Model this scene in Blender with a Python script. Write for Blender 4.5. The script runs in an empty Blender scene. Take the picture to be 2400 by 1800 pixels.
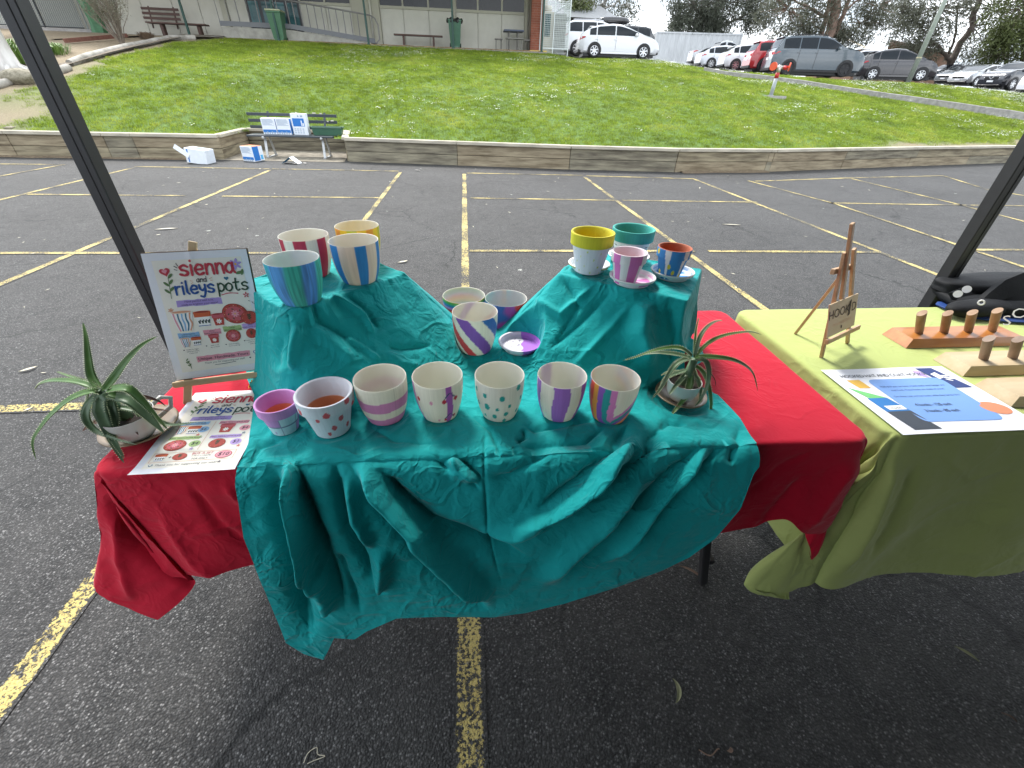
import bpy, math, random
import numpy as np
from mathutils import Vector, Matrix
random.seed(7)
S = bpy.context.scene
COL = S.collection
rad = math.radians

# ------------------------------------------------------------------ camera
CF, CPI, CRO, CYA, CH = 999.75, .6032747, -.0341913, .1126307, 1.45
Fv = np.array([math.sin(CYA)*math.cos(CPI), math.cos(CYA)*math.cos(CPI), -math.sin(CPI)])
_r0 = np.array([math.cos(CYA), -math.sin(CYA), 0.]); _d0 = np.cross(Fv, _r0)
Rv = _r0*math.cos(CRO) + _d0*math.sin(CRO)
Dv = -_r0*math.sin(CRO) + _d0*math.cos(CRO)
C0 = np.array([0, 0, CH])
cam = bpy.data.objects.new('camera', bpy.data.cameras.new('camera'))
COL.objects.link(cam); S.camera = cam
cam.data.sensor_width = 36; cam.data.lens = CF/2400*36
cam.data.clip_start = .03; cam.data.clip_end = 900
m = Matrix.Identity(4)
for i in range(3):
    m[i][0] = Rv[i]; m[i][1] = -Dv[i]; m[i][2] = -Fv[i]; m[i][3] = C0[i]
cam.matrix_world = m

# ------------------------------------------------------------------ sky, sun, exposure
SUN_EL, SUN_AZ = rad(52), rad(-25)          # azimuth from +Y towards +X
w = bpy.data.worlds.new('World'); S.world = w; w.use_nodes = True
nt = w.node_tree; nt.nodes.clear()
def N(nt, t, **k):
    n = nt.nodes.new(t)
    for a, b in k.items():
        if a in n.inputs.keys(): n.inputs[a].default_value = b
        else: setattr(n, a, b)
    return n
L = lambda nt, a, b: nt.links.new(a, b)
sky = N(nt, 'ShaderNodeTexSky', sky_type='NISHITA', sun_disc=False)
sky.sun_elevation = SUN_EL; sky.sun_rotation = SUN_AZ; sky.air_density = 1.2; sky.dust_density = 2.0
tc = N(nt, 'ShaderNodeTexCoord'); mp = N(nt, 'ShaderNodeMapping'); mp.inputs['Scale'].default_value = (1, 1, 2.6)
L(nt, tc.outputs['Generated'], mp.inputs[0])
no = N(nt, 'ShaderNodeTexNoise', Scale=3.2, Detail=7, Roughness=.55); L(nt, mp.outputs[0], no.inputs['Vector'])
cr = N(nt, 'ShaderNodeValToRGB'); L(nt, no.outputs[0], cr.inputs[0])
cr.color_ramp.elements[0].position = -.0+.40; cr.color_ramp.elements[0].color = (3.3, 3.75, 4.3, 1)
cr.color_ramp.elements[1].position = .60; cr.color_ramp.elements[1].color = (8.8, 9.1, 9.5, 1)
mx = N(nt, 'ShaderNodeMixRGB'); mx.inputs[0].default_value = .9
L(nt, sky.outputs[0], mx.inputs[1]); L(nt, cr.outputs[0], mx.inputs[2])
bg = N(nt, 'ShaderNodeBackground', Strength=.11); L(nt, mx.outputs[0], bg.inputs[0])
wo = N(nt, 'ShaderNodeOutputWorld'); L(nt, bg.outputs[0], wo.inputs[0])
sun = bpy.data.objects.new('sun', bpy.data.lights.new('sun', 'SUN')); COL.objects.link(sun)
sun.data.energy = 1.5; sun.data.angle = rad(16); sun.data.color = (1, .96, .9)
sd = Vector((math.sin(SUN_AZ)*math.cos(SUN_EL), math.cos(SUN_AZ)*math.cos(SUN_EL), math.sin(SUN_EL)))
sun.rotation_euler = sd.to_track_quat('Z', 'Y').to_euler()
S.view_settings.view_transform = 'Standard'; S.view_settings.look = 'None'
S.view_settings.exposure = 1.72; S.view_settings.gamma = 1; S.view_settings.use_curve_mapping = False
S.render.engine = 'CYCLES'
S.cycles.max_bounces = 6; S.cycles.use_denoising = True

# ------------------------------------------------------------------ places
def ray(x, y): return Fv + Rv*(x-1200)/CF + Dv*(y-900)/CF
def onZ(x, y, z=0.):
    v = ray(x, y); return C0 + v*(z-CH)/v[2]
def onY(x, y, Y):
    v = ray(x, y); return C0 + v*Y/v[1]
def proj(p):
    q = np.asarray(p, float) - C0; ww = q @ Fv
    return 1200 + CF*(q @ Rv)/ww, 900 + CF*(q @ Dv)/ww

_XW = [-60, -9.75, -5.3, -2.68, 2.31, 4.75, 7.27, 17.9, 60]
_YW = [11.0, 11.07, 11.2, 11.2, 10.58, 10.47, 10.79, 13.77, 26.]
_cr = [onY(x, y, Y) for x, y, Y in ((1347, 137.5, 25), (1440, 138.5, 25), (1540, 142, 25), (1600, 152, 25), (1660, 163, 24.5), (1800, 174, 23.5), (1900, 183, 22.8), (2000, 190, 22), (2134, 194.5, 21.5), (2300, 209.5, 20.8), (2400, 221, 20.3), (2500, 236, 20))]
_XC = [-60, -14, -6, 4]+[float(p[0]) for p in _cr]+[60]
_YC = [25, 24.8, 24.8, 24.8]+[float(p[1]) for p in _cr]+[22]
_ZC = [2.95, 2.95, 2.93, 2.88]+[float(p[2]) for p in _cr]+[float(_cr[-1][2])]
def wallY(X): return np.interp(X, _XW, _YW)
def terr(X, Y):
    X = np.asarray(X, float); Y = np.asarray(Y, float)
    yw = wallY(X)+1.85*np.clip((X+6.7)/1.2, 0, 1)*np.clip((-1.6-X)/1.2, 0, 1); yc = np.interp(X, _XC, _YC); zc = np.interp(X, _XC, _ZC)
    t = np.clip((Y-yw)/np.maximum(yc-yw, .5), 0, 1)
    z = .44 + (zc-.44)*(t + .10*np.sin(np.pi*t)*(1-.3*t))
    k = np.clip((X-6)/6, 0, 1)                       # the upper car park goes on rising gently
    far = 1.45+(zc-1.45)*(1+1.05*(np.minimum(Y, 75)/yc-1))
    return np.where(Y > yc, z+(far-z)*k, z)
def onT(x, y, dz=0.):
    v = ray(x, y); v = v/v[1]
    for Y in np.arange(10.4, 60, .02):
        p = C0 + v*Y
        if p[2] <= terr(p[0], p[1]) + dz: return p
    return p

# ------------------------------------------------------------------ noise
def vnoise(x, y, seed=0):
    x = np.asarray(x, float); y = np.asarray(y, float)
    xi = np.floor(x).astype(np.int64); yi = np.floor(y).astype(np.int64)
    fx = x-xi; fy = y-yi; fx = fx*fx*(3-2*fx); fy = fy*fy*(3-2*fy)
    def h(a, b):
        n = (a*374761393 + b*668265263 + seed*2147483647) & 0xffffffff
        n = ((n ^ (n >> 13))*1274126177) & 0xffffffff
        return ((n ^ (n >> 16)) & 0xffff)/65535.
    return (h(xi, yi)*(1-fx)+h(xi+1, yi)*fx)*(1-fy) + (h(xi, yi+1)*(1-fx)+h(xi+1, yi+1)*fx)*fy
def fbm(x, y, seed=0, o=4):
    a = 0; k = 1; f = 1; s = 0
    for i in range(o):
        a = a + k*(vnoise(x*f+17.3*i, y*f-9.1*i, seed+i)-.5); s += k; k *= .5; f *= 2.03
    return a/s*2
def ridged(x, y, seed=0, o=4):
    a = 0; k = 1; f = 1; s = 0
    for i in range(o):
        a = a + k*(1-np.abs(2*vnoise(x*f+7.7*i, y*f+3.1*i, seed+i)-1)*2.2).clip(-.4, 1); s += k; k *= .55; f *= 1.9
    return a/s

# ------------------------------------------------------------------ materials
def mat(name, col=(.5, .5, .5), rough=.6, metal=0., var=0., vs=8., bump=0., bs=60., spec=.5, col2=None, coord='Object', stretch=None, trans=0., alpha=1., emit=None, detail=4, sheen=0., attr=None, coat=0., pal=None):
    M = bpy.data.materials.new(name); M.use_nodes = True; t = M.node_tree
    b = t.nodes['Principled BSDF']
    b.inputs['Roughness'].default_value = rough; b.inputs['Metallic'].default_value = metal
    b.inputs['Specular IOR Level'].default_value = spec
    b.inputs['Base Color'].default_value = (*col, 1)
    if coat: b.inputs['Coat Weight'].default_value = coat; b.inputs['Coat Roughness'].default_value = .05
    if trans: b.inputs['Transmission Weight'].default_value = trans
    if alpha < 1: b.inputs['Alpha'].default_value = alpha
    if sheen: b.inputs['Sheen Weight'].default_value = sheen; b.inputs['Sheen Roughness'].default_value = .5
    co = N(t, 'ShaderNodeTexCoord').outputs[coord]
    if stretch:
        q = N(t, 'ShaderNodeMapping'); q.inputs['Scale'].default_value = stretch; L(t, co, q.inputs[0]); co = q.outputs[0]
    src = None
    if attr:
        a = N(t, 'ShaderNodeAttribute', attribute_name=attr); src = a.outputs['Color']; L(t, src, b.inputs['Base Color'])
    if var or col2:
        n = N(t, 'ShaderNodeTexNoise', Scale=vs, Detail=detail, Roughness=.6); L(t, co, n.inputs['Vector'])
        if col2:
            r = N(t, 'ShaderNodeValToRGB'); L(t, n.outputs[0], r.inputs[0])
            r.color_ramp.elements[0].position = .35; r.color_ramp.elements[1].position = .65
            r.color_ramp.elements[0].color = (*col, 1); r.color_ramp.elements[1].color = (*col2, 1)
            src = r.outputs[0]
            if pal:
                for pp, cc in pal:
                    e = r.color_ramp.elements.new(pp); e.color = (*cc, 1)
        if var:
            h = N(t, 'ShaderNodeMapRange'); L(t, n.outputs[0], h.inputs[0])
            h.inputs['From Min'].default_value = .3; h.inputs['From Max'].default_value = .7
            h.inputs['To Min'].default_value = 1-var; h.inputs['To Max'].default_value = 1+var
            mm = N(t, 'ShaderNodeVectorMath', operation='SCALE'); L(t, h.outputs[0], mm.inputs['Scale'])
            if src is not None: L(t, src, mm.inputs[0])
            else: mm.inputs[0].default_value = col
            src = mm.outputs[0]
        L(t, src, b.inputs['Base Color'])
    if bump:
        n2 = N(t, 'ShaderNodeTexNoise', Scale=bs, Detail=5, Roughness=.65); L(t, co, n2.inputs['Vector'])
        bb = N(t, 'ShaderNodeBump', Strength=bump, Distance=.01); L(t, n2.outputs[0], bb.inputs['Height']); L(t, bb.outputs[0], b.inputs['Normal'])
    return M

# ------------------------------------------------------------------ mesh collecting
class MB:
    def __init__(s): s.v = []; s.f = []; s.m = []; s.n = 0; s.c = []
    def add(s, v, f, mi=0, c=None):
        v = np.asarray(v, float).reshape(-1, 3); o = s.n
        s.v.append(v); s.f += [tuple(i+o for i in q) for q in f]; s.m += [mi]*len(f); s.n += len(v)
        if c is not None:
            c = np.asarray(c, float); c = np.broadcast_to(c, (len(v), 3)) if c.ndim == 1 else c
            s.c.append(c)
        return s
    def box(s, a, b, mi=0, mat4=None, bev=0.):
        (x0, y0, z0), (x1, y1, z1) = a, b
        if bev:
            k = bev; v = []; ii = {}
            f = []
            for X, sx in ((x0, 1), (x1, -1)):
                for Y, sy in ((y0, 1), (y1, -1)):
                    for Zz, sz in ((z0, 1), (z1, -1)):
                        key = (X == x1, Y == y1, Zz == z1)
                        ii[key] = len(v)
                        v += [(X, Y+sy*k, Zz+sz*k), (X+sx*k, Y, Zz+sz*k), (X+sx*k, Y+sy*k, Zz)]
            g = lambda X, Y, Zz, ax: ii[(X, Y, Zz)]+ax
            for X in (0, 1): f.append([g(X, 0, 0, 0), g(X, 1, 0, 0), g(X, 1, 1, 0), g(X, 0, 1, 0)])
            for Y in (0, 1): f.append([g(0, Y, 0, 1), g(1, Y, 0, 1), g(1, Y, 1, 1), g(0, Y, 1, 1)])
            for Zz in (0, 1): f.append([g(0, 0, Zz, 2), g(1, 0, Zz, 2), g(1, 1, Zz, 2), g(0, 1, Zz, 2)])
            for X in (0, 1):
                for Y in (0, 1): f.append([g(X, Y, 0, 0), g(X, Y, 0, 1), g(X, Y, 1, 1), g(X, Y, 1, 0)])
                for Zz in (0, 1): f.append([g(X, 0, Zz, 0), g(X, 0, Zz, 2), g(X, 1, Zz, 2), g(X, 1, Zz, 0)])
            for Y in (0, 1):
                for Zz in (0, 1): f.append([g(0, Y, Zz, 1), g(0, Y, Zz, 2), g(1, Y, Zz, 2), g(1, Y, Zz, 1)])
            for X in (0, 1):
                for Y in (0, 1):
                    for Zz in (0, 1): f.append([g(X, Y, Zz, 0), g(X, Y, Zz, 1), g(X, Y, Zz, 2)])
            # orient outwards
            va = np.array(v); ce = va.mean(0); ff = []
            for q in f:
                p = va[q]; nn = np.cross(p[1]-p[0], p[2]-p[0])
                ff.append(q if nn @ (p.mean(0)-ce) > 0 else q[::-1])
            f = ff
        else:
            v = [(x0, y0, z0), (x1, y0, z0), (x1, y1, z0), (x0, y1, z0), (x0, y0, z1), (x1, y0, z1), (x1, y1, z1), (x0, y1, z1)]
            f = [(0, 3, 2, 1), (4, 5, 6, 7), (0, 1, 5, 4), (1, 2, 6, 5), (2, 3, 7, 6), (3, 0, 4, 7)]
        v = np.array(v)
        if mat4 is not None:
            v = v @ mat4[:3, :3].T + mat4[:3, 3]
        return s.add(v, f, mi)
    def bar(s, p, q, w, h=None, up=(0, 0, 1), mi=0, bev=0.):
        """box from p to q, w wide and h high"""
        p = np.array(p, float); q = np.array(q, float); h = h or w
        d = q-p; ln = np.linalg.norm(d); d = d/ln
        u = np.array(up, float); sd_ = np.cross(d, u)
        if np.linalg.norm(sd_) < 1e-4: sd_ = np.cross(d, (1, 0, 0))
        sd_ /= np.linalg.norm(sd_); u = np.cross(sd_, d)
        M4 = np.eye(4); M4[:3, 0] = d; M4[:3, 1] = -sd_; M4[:3, 2] = u; M4[:3, 3] = p
        return s.box((0, -w/2, -h/2), (ln, w/2, h/2), mi, M4, bev)
    def tube(s, pts, r, n=8, mi=0, cap=True, c=None):
        pts = np.array(pts, float); m_ = len(pts); r = np.broadcast_to(r, (m_,)) if np.ndim(r) == 0 else np.array(r)
        V = []; pu = None
        for i in range(m_):
            d = pts[min(i+1, m_-1)]-pts[max(i-1, 0)]; d = d/max(np.linalg.norm(d), 1e-9)
            if pu is None:
                pu = np.cross(d, (0, 0, 1.)) if abs(d[2]) < .9 else np.cross(d, (1., 0, 0))
            pu = pu-d*(pu @ d); pu /= max(np.linalg.norm(pu), 1e-9); pv = np.cross(d, pu)
            a = np.arange(n)*2*np.pi/n
            V.append(pts[i]+r[i]*(np.cos(a)[:, None]*pu+np.sin(a)[:, None]*pv))
        f = [(i*n+j, i*n+(j+1) % n, (i+1)*n+(j+1) % n, (i+1)*n+j) for i in range(m_-1) for j in range(n)]
        if cap: f += [tuple(range(n))[::-1], tuple((m_-1)*n+j for j in range(n))]
        return s.add(np.concatenate(V), f, mi, c)
    def lathe(s, prof, n=48, mi=0, o=(0, 0, 0), cfun=None, close=False, a0=0.):
        """prof: list of (r, z[, ...]); cfun(angle array, i) -> colours"""
        o = np.array(o, float); a = a0+np.arange(n)*2*np.pi/n; V = []; Cc = []
        for i, p in enumerate(prof):
            V.append(np.stack([np.sin(a)*p[0], -np.cos(a)*p[0], np.full(n, p[1])], 1)+o)
            if cfun: Cc.append(cfun(a, i, p))
        k = len(prof)
        f = [(i*n+j, i*n+(j+1) % n, (i+1)*n+(j+1) % n, (i+1)*n+j) for i in range(k-1) for j in range(n)]
        return s.add(np.concatenate(V), f, mi, np.concatenate(Cc) if cfun else None)
    def grid(s, P, mi=0, c=None, flip=False):
        a, b = P.shape[:2]; i = np.arange(a-1)[:, None]*b+np.arange(b-1)[None]
        q = np.stack([i, i+1, i+b+1, i+b], -1).reshape(-1, 4)
        if flip: q = q[:, ::-1]
        return s.add(P.reshape(-1, 3), [tuple(int(z) for z in r) for r in q], mi, c)
    def poly(s, pts, mi=0): return s.add(pts, [tuple(range(len(pts)))], mi)
    def disc(s, c, r, n=20, mi=0, ax=(0, 0, 1), ry=None):
        c = np.array(c, float); ax = np.array(ax, float); ax /= np.linalg.norm(ax)
        u = np.cross(ax, (0, 0, 1.)) if abs(ax[2]) < .9 else np.array([1., 0, 0]); u -= ax*(u@ax); u /= np.linalg.norm(u); v = np.cross(ax, u)
        a = np.arange(n)*2*np.pi/n; ry = ry or r
        return s.add(c+r*np.cos(a)[:, None]*u+ry*np.sin(a)[:, None]*v, [tuple(range(n))], mi)
    def shift(s, d):
        s.v = [x+np.array(d) for x in s.v]; return s
    def build(s, name, mats, parent=None, smooth=False, local=False, loc=None, autos=None):
        """vertices are world coordinates unless local; a child's are moved to its parent's frame (parents unrotated)"""
        v = np.concatenate(s.v)
        if parent is not None and not local:
            w_ = np.array(wloc(parent)); v = v-w_
        me = bpy.data.meshes.new(name); me.from_pydata(v.tolist(), [], s.f)
        mats = mats if isinstance(mats, (list, tuple)) else [mats]
        for q in mats: me.materials.append(q)
        if len(mats) > 1: me.polygons.foreach_set('material_index', s.m)
        if smooth: me.polygons.foreach_set('use_smooth', [True]*len(me.polygons))
        if s.c:
            cc = np.concatenate(s.c); at = me.color_attributes.new('Col', 'FLOAT_COLOR', 'POINT')
            at.data.foreach_set('color', np.concatenate([cc, np.ones((len(cc), 1))], 1).ravel())
        me.update()
        if autos is not None and smooth: 
            try: me.set_sharp_from_angle(angle=rad(autos))
            except Exception: pass
        o = bpy.data.objects.new(name, me); COL.objects.link(o)
        if parent is not None: o.parent = parent
        if loc is not None: o.location = loc
        return o
def wloc(o):
    p = Vector((0, 0, 0))
    while o is not None: p = p+Vector(o.location); o = o.parent
    return p
def tag(o, label=None, cat=None, group=None, kind=None):
    if label: o['label'] = label
    if cat: o['category'] = cat
    if group: o['group'] = group
    if kind: o['kind'] = kind
    return o
def thing(name, label, cat, loc=(0, 0, 0), rz=0., group=None):
    o = bpy.data.objects.new(name, None); COL.objects.link(o); o.empty_display_size = .1
    o.location = tuple(float(q) for q in loc); o.rotation_euler = (0, 0, rz)
    return tag(o, label, cat, group)
def copy_tree(o, parent=None):
    c = o.copy(); COL.objects.link(c); c.parent = parent
    for ch in [k for k in bpy.data.objects if k.parent == o]: copy_tree(ch, c)
    return c
def rotz(a):
    M4 = np.eye(4); M4[0, 0] = M4[1, 1] = math.cos(a); M4[0, 1] = -math.sin(a); M4[1, 0] = math.sin(a); return M4
def seg(P, a, b):
    """distance of points P (n,2) to segment a-b and the side"""
    a = np.array(a, float); b = np.array(b, float); d = b-a; L2 = d @ d
    t = np.clip(((P-a) @ d)/L2, 0, 1); q = P-(a+t[:, None]*d)
    return np.hypot(q[:, 0], q[:, 1]), t
def polydist(P, pts):
    dd = None; tt = None; n = len(pts)-1
    for i in range(n):
        q, t = seg(P, pts[i], pts[i+1]); t = (i+t)/n
        if dd is None: dd, tt = q, t
        else:
            mk = q < dd; dd = np.where(mk, q, dd); tt = np.where(mk, t, tt)
    return dd, tt
# ================================================================== GROUND
def asphalt_nodes(t, co):
    """returns colour socket, bump normal socket"""
    v = N(t, 'ShaderNodeTexVoronoi', Scale=175, Randomness=1); L(t, co, v.inputs['Vector'])
    v2 = N(t, 'ShaderNodeTexVoronoi', Scale=85, Randomness=1); L(t, co, v2.inputs['Vector'])
    sp = N(t, 'ShaderNodeSeparateColor'); L(t, v.outputs['Color'], sp.inputs[0])
    r = N(t, 'ShaderNodeValToRGB'); L(t, sp.outputs[0], r.inputs[0]); e = r.color_ramp.elements
    e[0].position = 0; e[0].color = (.016, .016, .017, 1); e[1].position = 1; e[1].color = (.24, .235, .23, 1)
    for p, c in ((.42, .028), (.72, .058), (.92, .12)):
        q = e.new(p); q.color = (c, c*.985, c*.97, 1)
    # dark bitumen between the stones
    dm = N(t, 'ShaderNodeMapRange'); L(t, v.outputs['Distance'], dm.inputs[0])
    dm.inputs['From Min'].default_value = .35; dm.inputs['From Max'].default_value = .62; dm.inputs['To Min'].default_value = 1; dm.inputs['To Max'].default_value = .25
    m1 = N(t, 'ShaderNodeMixRGB', blend_type='MULTIPLY'); m1.inputs[0].default_value = 1; L(t, r.outputs[0], m1.inputs[1]); L(t, dm.outputs[0], m1.inputs[2])
    # broad patches and worn areas
    n = N(t, 'ShaderNodeTexNoise', Scale=.7, Detail=8, Roughness=.66); L(t, co, n.inputs['Vector'])
    h = N(t, 'ShaderNodeMapRange'); L(t, n.outputs[0], h.inputs[0]); h.inputs['From Min'].default_value = .3; h.inputs['From Max'].default_value = .7; h.inputs['To Min'].default_value = .66; h.inputs['To Max'].default_value = 1.5
    m2 = N(t, 'ShaderNodeMixRGB', blend_type='MULTIPLY'); m2.inputs[0].default_value = 1; L(t, m1.outputs[0], m2.inputs[1]); L(t, h.outputs[0], m2.inputs[2])
    # dusty film
    n3 = N(t, 'ShaderNodeTexNoise', Scale=7, Detail=8, Roughness=.7); L(t, co, n3.inputs['Vector'])
    h3 = N(t, 'ShaderNodeMapRange'); L(t, n3.outputs[0], h3.inputs[0]); h3.inputs['From Min'].default_value = .35; h3.inputs['From Max'].default_value = .75; h3.inputs['To Min'].default_value = 0; h3.inputs['To Max'].default_value = .42
    m3 = N(t, 'ShaderNodeMixRGB'); L(t, h3.outputs[0], m3.inputs[0]); L(t, m2.outputs[0], m3.inputs[1]); m3.inputs[2].default_value = (.088, .084, .08, 1)
    # bird droppings / lichen spots
    v3 = N(t, 'ShaderNodeTexVoronoi', Scale=1.5, Randomness=1); 
    nd = N(t, 'ShaderNodeTexNoise', Scale=40, Detail=4, Roughness=.7); L(t, co, nd.inputs['Vector'])
    ad = N(t, 'ShaderNodeMixRGB'); ad.inputs[0].default_value = .045; L(t, co, ad.inputs[1]); L(t, nd.outputs['Color'], ad.inputs[2]); L(t, ad.outputs[0], v3.inputs['Vector'])
    s3 = N(t, 'ShaderNodeMath', operation='LESS_THAN'); L(t, v3.outputs['Distance'], s3.inputs[0]); s3.inputs[1].default_value = .034
    nn = N(t, 'ShaderNodeTexNoise', Scale=160, Detail=2); L(t, co, nn.inputs['Vector'])
    s4 = N(t, 'ShaderNodeMath', operation='GREATER_THAN'); L(t, nn.outputs[0], s4.inputs[0]); s4.inputs[1].default_value = .5
    s5 = N(t, 'ShaderNodeMath', operation='MULTIPLY'); L(t, s3.outputs[0], s5.inputs[0]); L(t, s4.outputs[0], s5.inputs[1])
    m5 = N(t, 'ShaderNodeMixRGB'); L(t, s5.outputs[0], m5.inputs[0]); L(t, m3.outputs[0], m5.inputs[1]); m5.inputs[2].default_value = (.55, .56, .5, 1)
    # cracks
    n4 = N(t, 'ShaderNodeTexNoise', Scale=1.6, Detail=8, Roughness=.65); L(t, co, n4.inputs['Vector'])
    ad2 = N(t, 'ShaderNodeMixRGB'); ad2.inputs[0].default_value = .25; L(t, co, ad2.inputs[1]); L(t, n4.outputs['Color'], ad2.inputs[2])
    v4 = N(t, 'ShaderNodeTexVoronoi', Scale=.75, feature='DISTANCE_TO_EDGE'); L(t, ad2.outputs[0], v4.inputs['Vector'])
    ck = N(t, 'ShaderNodeMapRange'); L(t, v4.outputs['Distance'], ck.inputs[0]); ck.inputs['From Min'].default_value = .002; ck.inputs['From Max'].default_value = .006; ck.inputs['To Min'].default_value = 1; ck.inputs['To Max'].default_value = 0
    n5 = N(t, 'ShaderNodeTexNoise', Scale=.8, Detail=2); L(t, co, n5.inputs['Vector'])
    ck2 = N(t, 'ShaderNodeMapRange'); L(t, n5.outputs[0], ck2.inputs[0]); ck2.inputs['From Min'].default_value = .44; ck2.inputs['From Max'].default_value = .52
    ck3 = N(t, 'ShaderNodeMath', operation='MULTIPLY'); L(t, ck.outputs[0], ck3.inputs[0]); L(t, ck2.outputs[0], ck3.inputs[1])
    m6 = N(t, 'ShaderNodeMixRGB'); L(t, ck3.outputs[0], m6.inputs[0]); L(t, m5.outputs[0], m6.inputs[1]); m6.inputs[2].default_value = (.008, .008, .008, 1)
    hh = N(t, 'ShaderNodeMath', operation='SUBTRACT'); hh.inputs[0].default_value = 1; L(t, v.outputs['Distance'], hh.inputs[1])
    bb = N(t, 'ShaderNodeBump', Strength=.8, Distance=.006); L(t, hh.outputs[0], bb.inputs['Height'])
    return m6.outputs[0], bb.outputs[0], v
def asphalt_mat(name, paint=False):
    M = bpy.data.materials.new(name); M.use_nodes = True; t = M.node_tree; b = t.nodes['Principled BSDF']
    co = N(t, 'ShaderNodeTexCoord').outputs['Object']
    c, nrm, v = asphalt_nodes(t, co); b.inputs['Roughness'].default_value = .75
    L(t, nrm, b.inputs['Normal'])
    if paint:
        n = N(t, 'ShaderNodeTexNoise', Scale=95, Detail=4, Roughness=.75); L(t, co, n.inputs['Vector'])
        n2 = N(t, 'ShaderNodeTexNoise', Scale=2.2, Detail=3); L(t, co, n2.inputs['Vector'])
        uv = N(t, 'ShaderNodeUVMap'); sx = N(t, 'ShaderNodeSeparateXYZ'); L(t, uv.outputs[0], sx.inputs[0])
        e1 = N(t, 'ShaderNodeMath', operation='SUBTRACT'); L(t, sx.outputs[0], e1.inputs[0]); e1.inputs[1].default_value = .5
        e2 = N(t, 'ShaderNodeMath', operation='ABSOLUTE'); L(t, e1.outputs[0], e2.inputs[0])
        e3 = N(t, 'ShaderNodeMapRange'); L(t, e2.outputs[0], e3.inputs[0]); e3.inputs['From Min'].default_value = .33; e3.inputs['From Max'].default_value = .5; e3.inputs['To Max'].default_value = .32
        s1 = N(t, 'ShaderNodeMath', operation='ADD'); L(t, n.outputs[0], s1.inputs[0])
        k = N(t, 'ShaderNodeMath', operation='MULTIPLY_ADD'); L(t, n2.outputs[0], k.inputs[0]); k.inputs[1].default_value = .55; k.inputs[2].default_value = -.275
        L(t, k.outputs[0], s1.inputs[1])
        s2 = N(t, 'ShaderNodeMath', operation='SUBTRACT'); L(t, s1.outputs[0], s2.inputs[0]); L(t, e3.outputs[0], s2.inputs[1])
        th = N(t, 'ShaderNodeMapRange'); L(t, s2.outputs[0], th.inputs[0]); th.inputs['From Min'].default_value = .47; th.inputs['From Max'].default_value = .53
        yc = N(t, 'ShaderNodeMixRGB'); L(t, n2.outputs[0], yc.inputs[0]); yc.inputs[1].default_value = (.52, .38, .09, 1); yc.inputs[2].default_value = (.62, .52, .21, 1)
        # missing strips where the cracks cross
        n6 = N(t, 'ShaderNodeTexNoise', Scale=5.5, Detail=7, Roughness=.8); L(t, co, n6.inputs['Vector'])
        gp = N(t, 'ShaderNodeMapRange'); L(t, n6.outputs[0], gp.inputs[0]); gp.inputs['From Min'].default_value = .40; gp.inputs['From Max'].default_value = .44
        g2 = N(t, 'ShaderNodeMath', operation='MULTIPLY'); L(t, th.outputs[0], g2.inputs[0]); L(t, gp.outputs[0], g2.inputs[1])
        mxx = N(t, 'ShaderNodeMixRGB'); L(t, g2.outputs[0], mxx.inputs[0]); L(t, c, mxx.inputs[1]); L(t, yc.outputs[0], mxx.inputs[2]); c = mxx.outputs[0]
    L(t, c, b.inputs['Base Color']); return M
M_asph = asphalt_mat('asphalt'); M_paint = asphalt_mat('worn yellow paint on asphalt', True)
b = MB(); b.poly([(-70, -30, 0), (70, -30, 0), (70, 32, 0), (-70, 32, 0)]); tag(b.build('asphalt_ground', M_asph), kind='structure')

def strip(pts, wd, name='painted_line'):
    pts = [np.array(p[:2]) for p in pts]; V = []; UV = []
    for i, p in enumerate(pts):
        d = pts[min(i+1, len(pts)-1)]-pts[max(i-1, 0)]; d /= np.linalg.norm(d); n = np.array([-d[1], d[0]])
        V += [(*(p-n*wd/2), .003), (*(p+n*wd/2), .003)]
    me = bpy.data.meshes.new(name); me.from_pydata([tuple(map(float, v)) for v in V], [], [(2*i, 2*i+2, 2*i+3, 2*i+1) for i in range(len(pts)-1)])
    uv = me.uv_layers.new(name='UVMap')
    for l in me.loops: uv.data[l.index].uv = (l.vertex_index % 2, l.vertex_index//2)
    me.materials.append(M_paint); o = bpy.data.objects.new(name, me); COL.objects.link(o); tag(o, kind='structure'); return o
k_ = 2400/2212
def lp(*pts, s=k_, wd=.085, dz=0.):
    o = strip([onZ(x*s, y*s) for x, y in pts], wd); o.location.z = .0012; return o
for i, (x, y0, y1) in enumerate(((-6.42, 3.0, 9.85), (-3.88, 2.2, 9.83), (-1.335, .1, 9.80), (-.036, -1.2, 9.72), (2.45, 1.2, 9.58), (4.82, 1.2, 9.52))):
    o = strip([(x, y, 0) for y in np.linspace(y0, y1, 6)], .088 if i != 3 else .098); o.location.z = .0
lp((290, 360), (582, 365)); lp((588, 365), (862, 370)); lp((1008, 374), (1258, 379)); lp((1266, 380), (1500, 386.5))
lp((60, 420), (400, 423)); lp((480, 424), (818, 427.5)); lp((1016, 428), (1330, 433)); lp((1345, 433), (1636, 437))
lp((-60, 547), (265, 547)); lp((300, 548), (690, 547)); lp((1014, 542), (1500, 543)); lp((1530, 543), (1895, 545))
lp((-260, 893), (350, 872))
lp((1770, 425), (1996, 417), (2212, 412), s=1); lp((2214, 413), (2316, 445), (2420, 462), s=1)
lp((1754, 424), (1954, 477), (2240, 573), (2420, 633), s=1); lp((1996, 419), (2229, 475), (2430, 527), s=1)
lp((1944, 476), (2120, 479), (2420, 483), s=1); lp((2275, 586), (2440, 585.5), s=1)
lp((-60, 384), (146, 386), s=1); lp((150, 386), (-60, 424), s=1)

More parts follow.
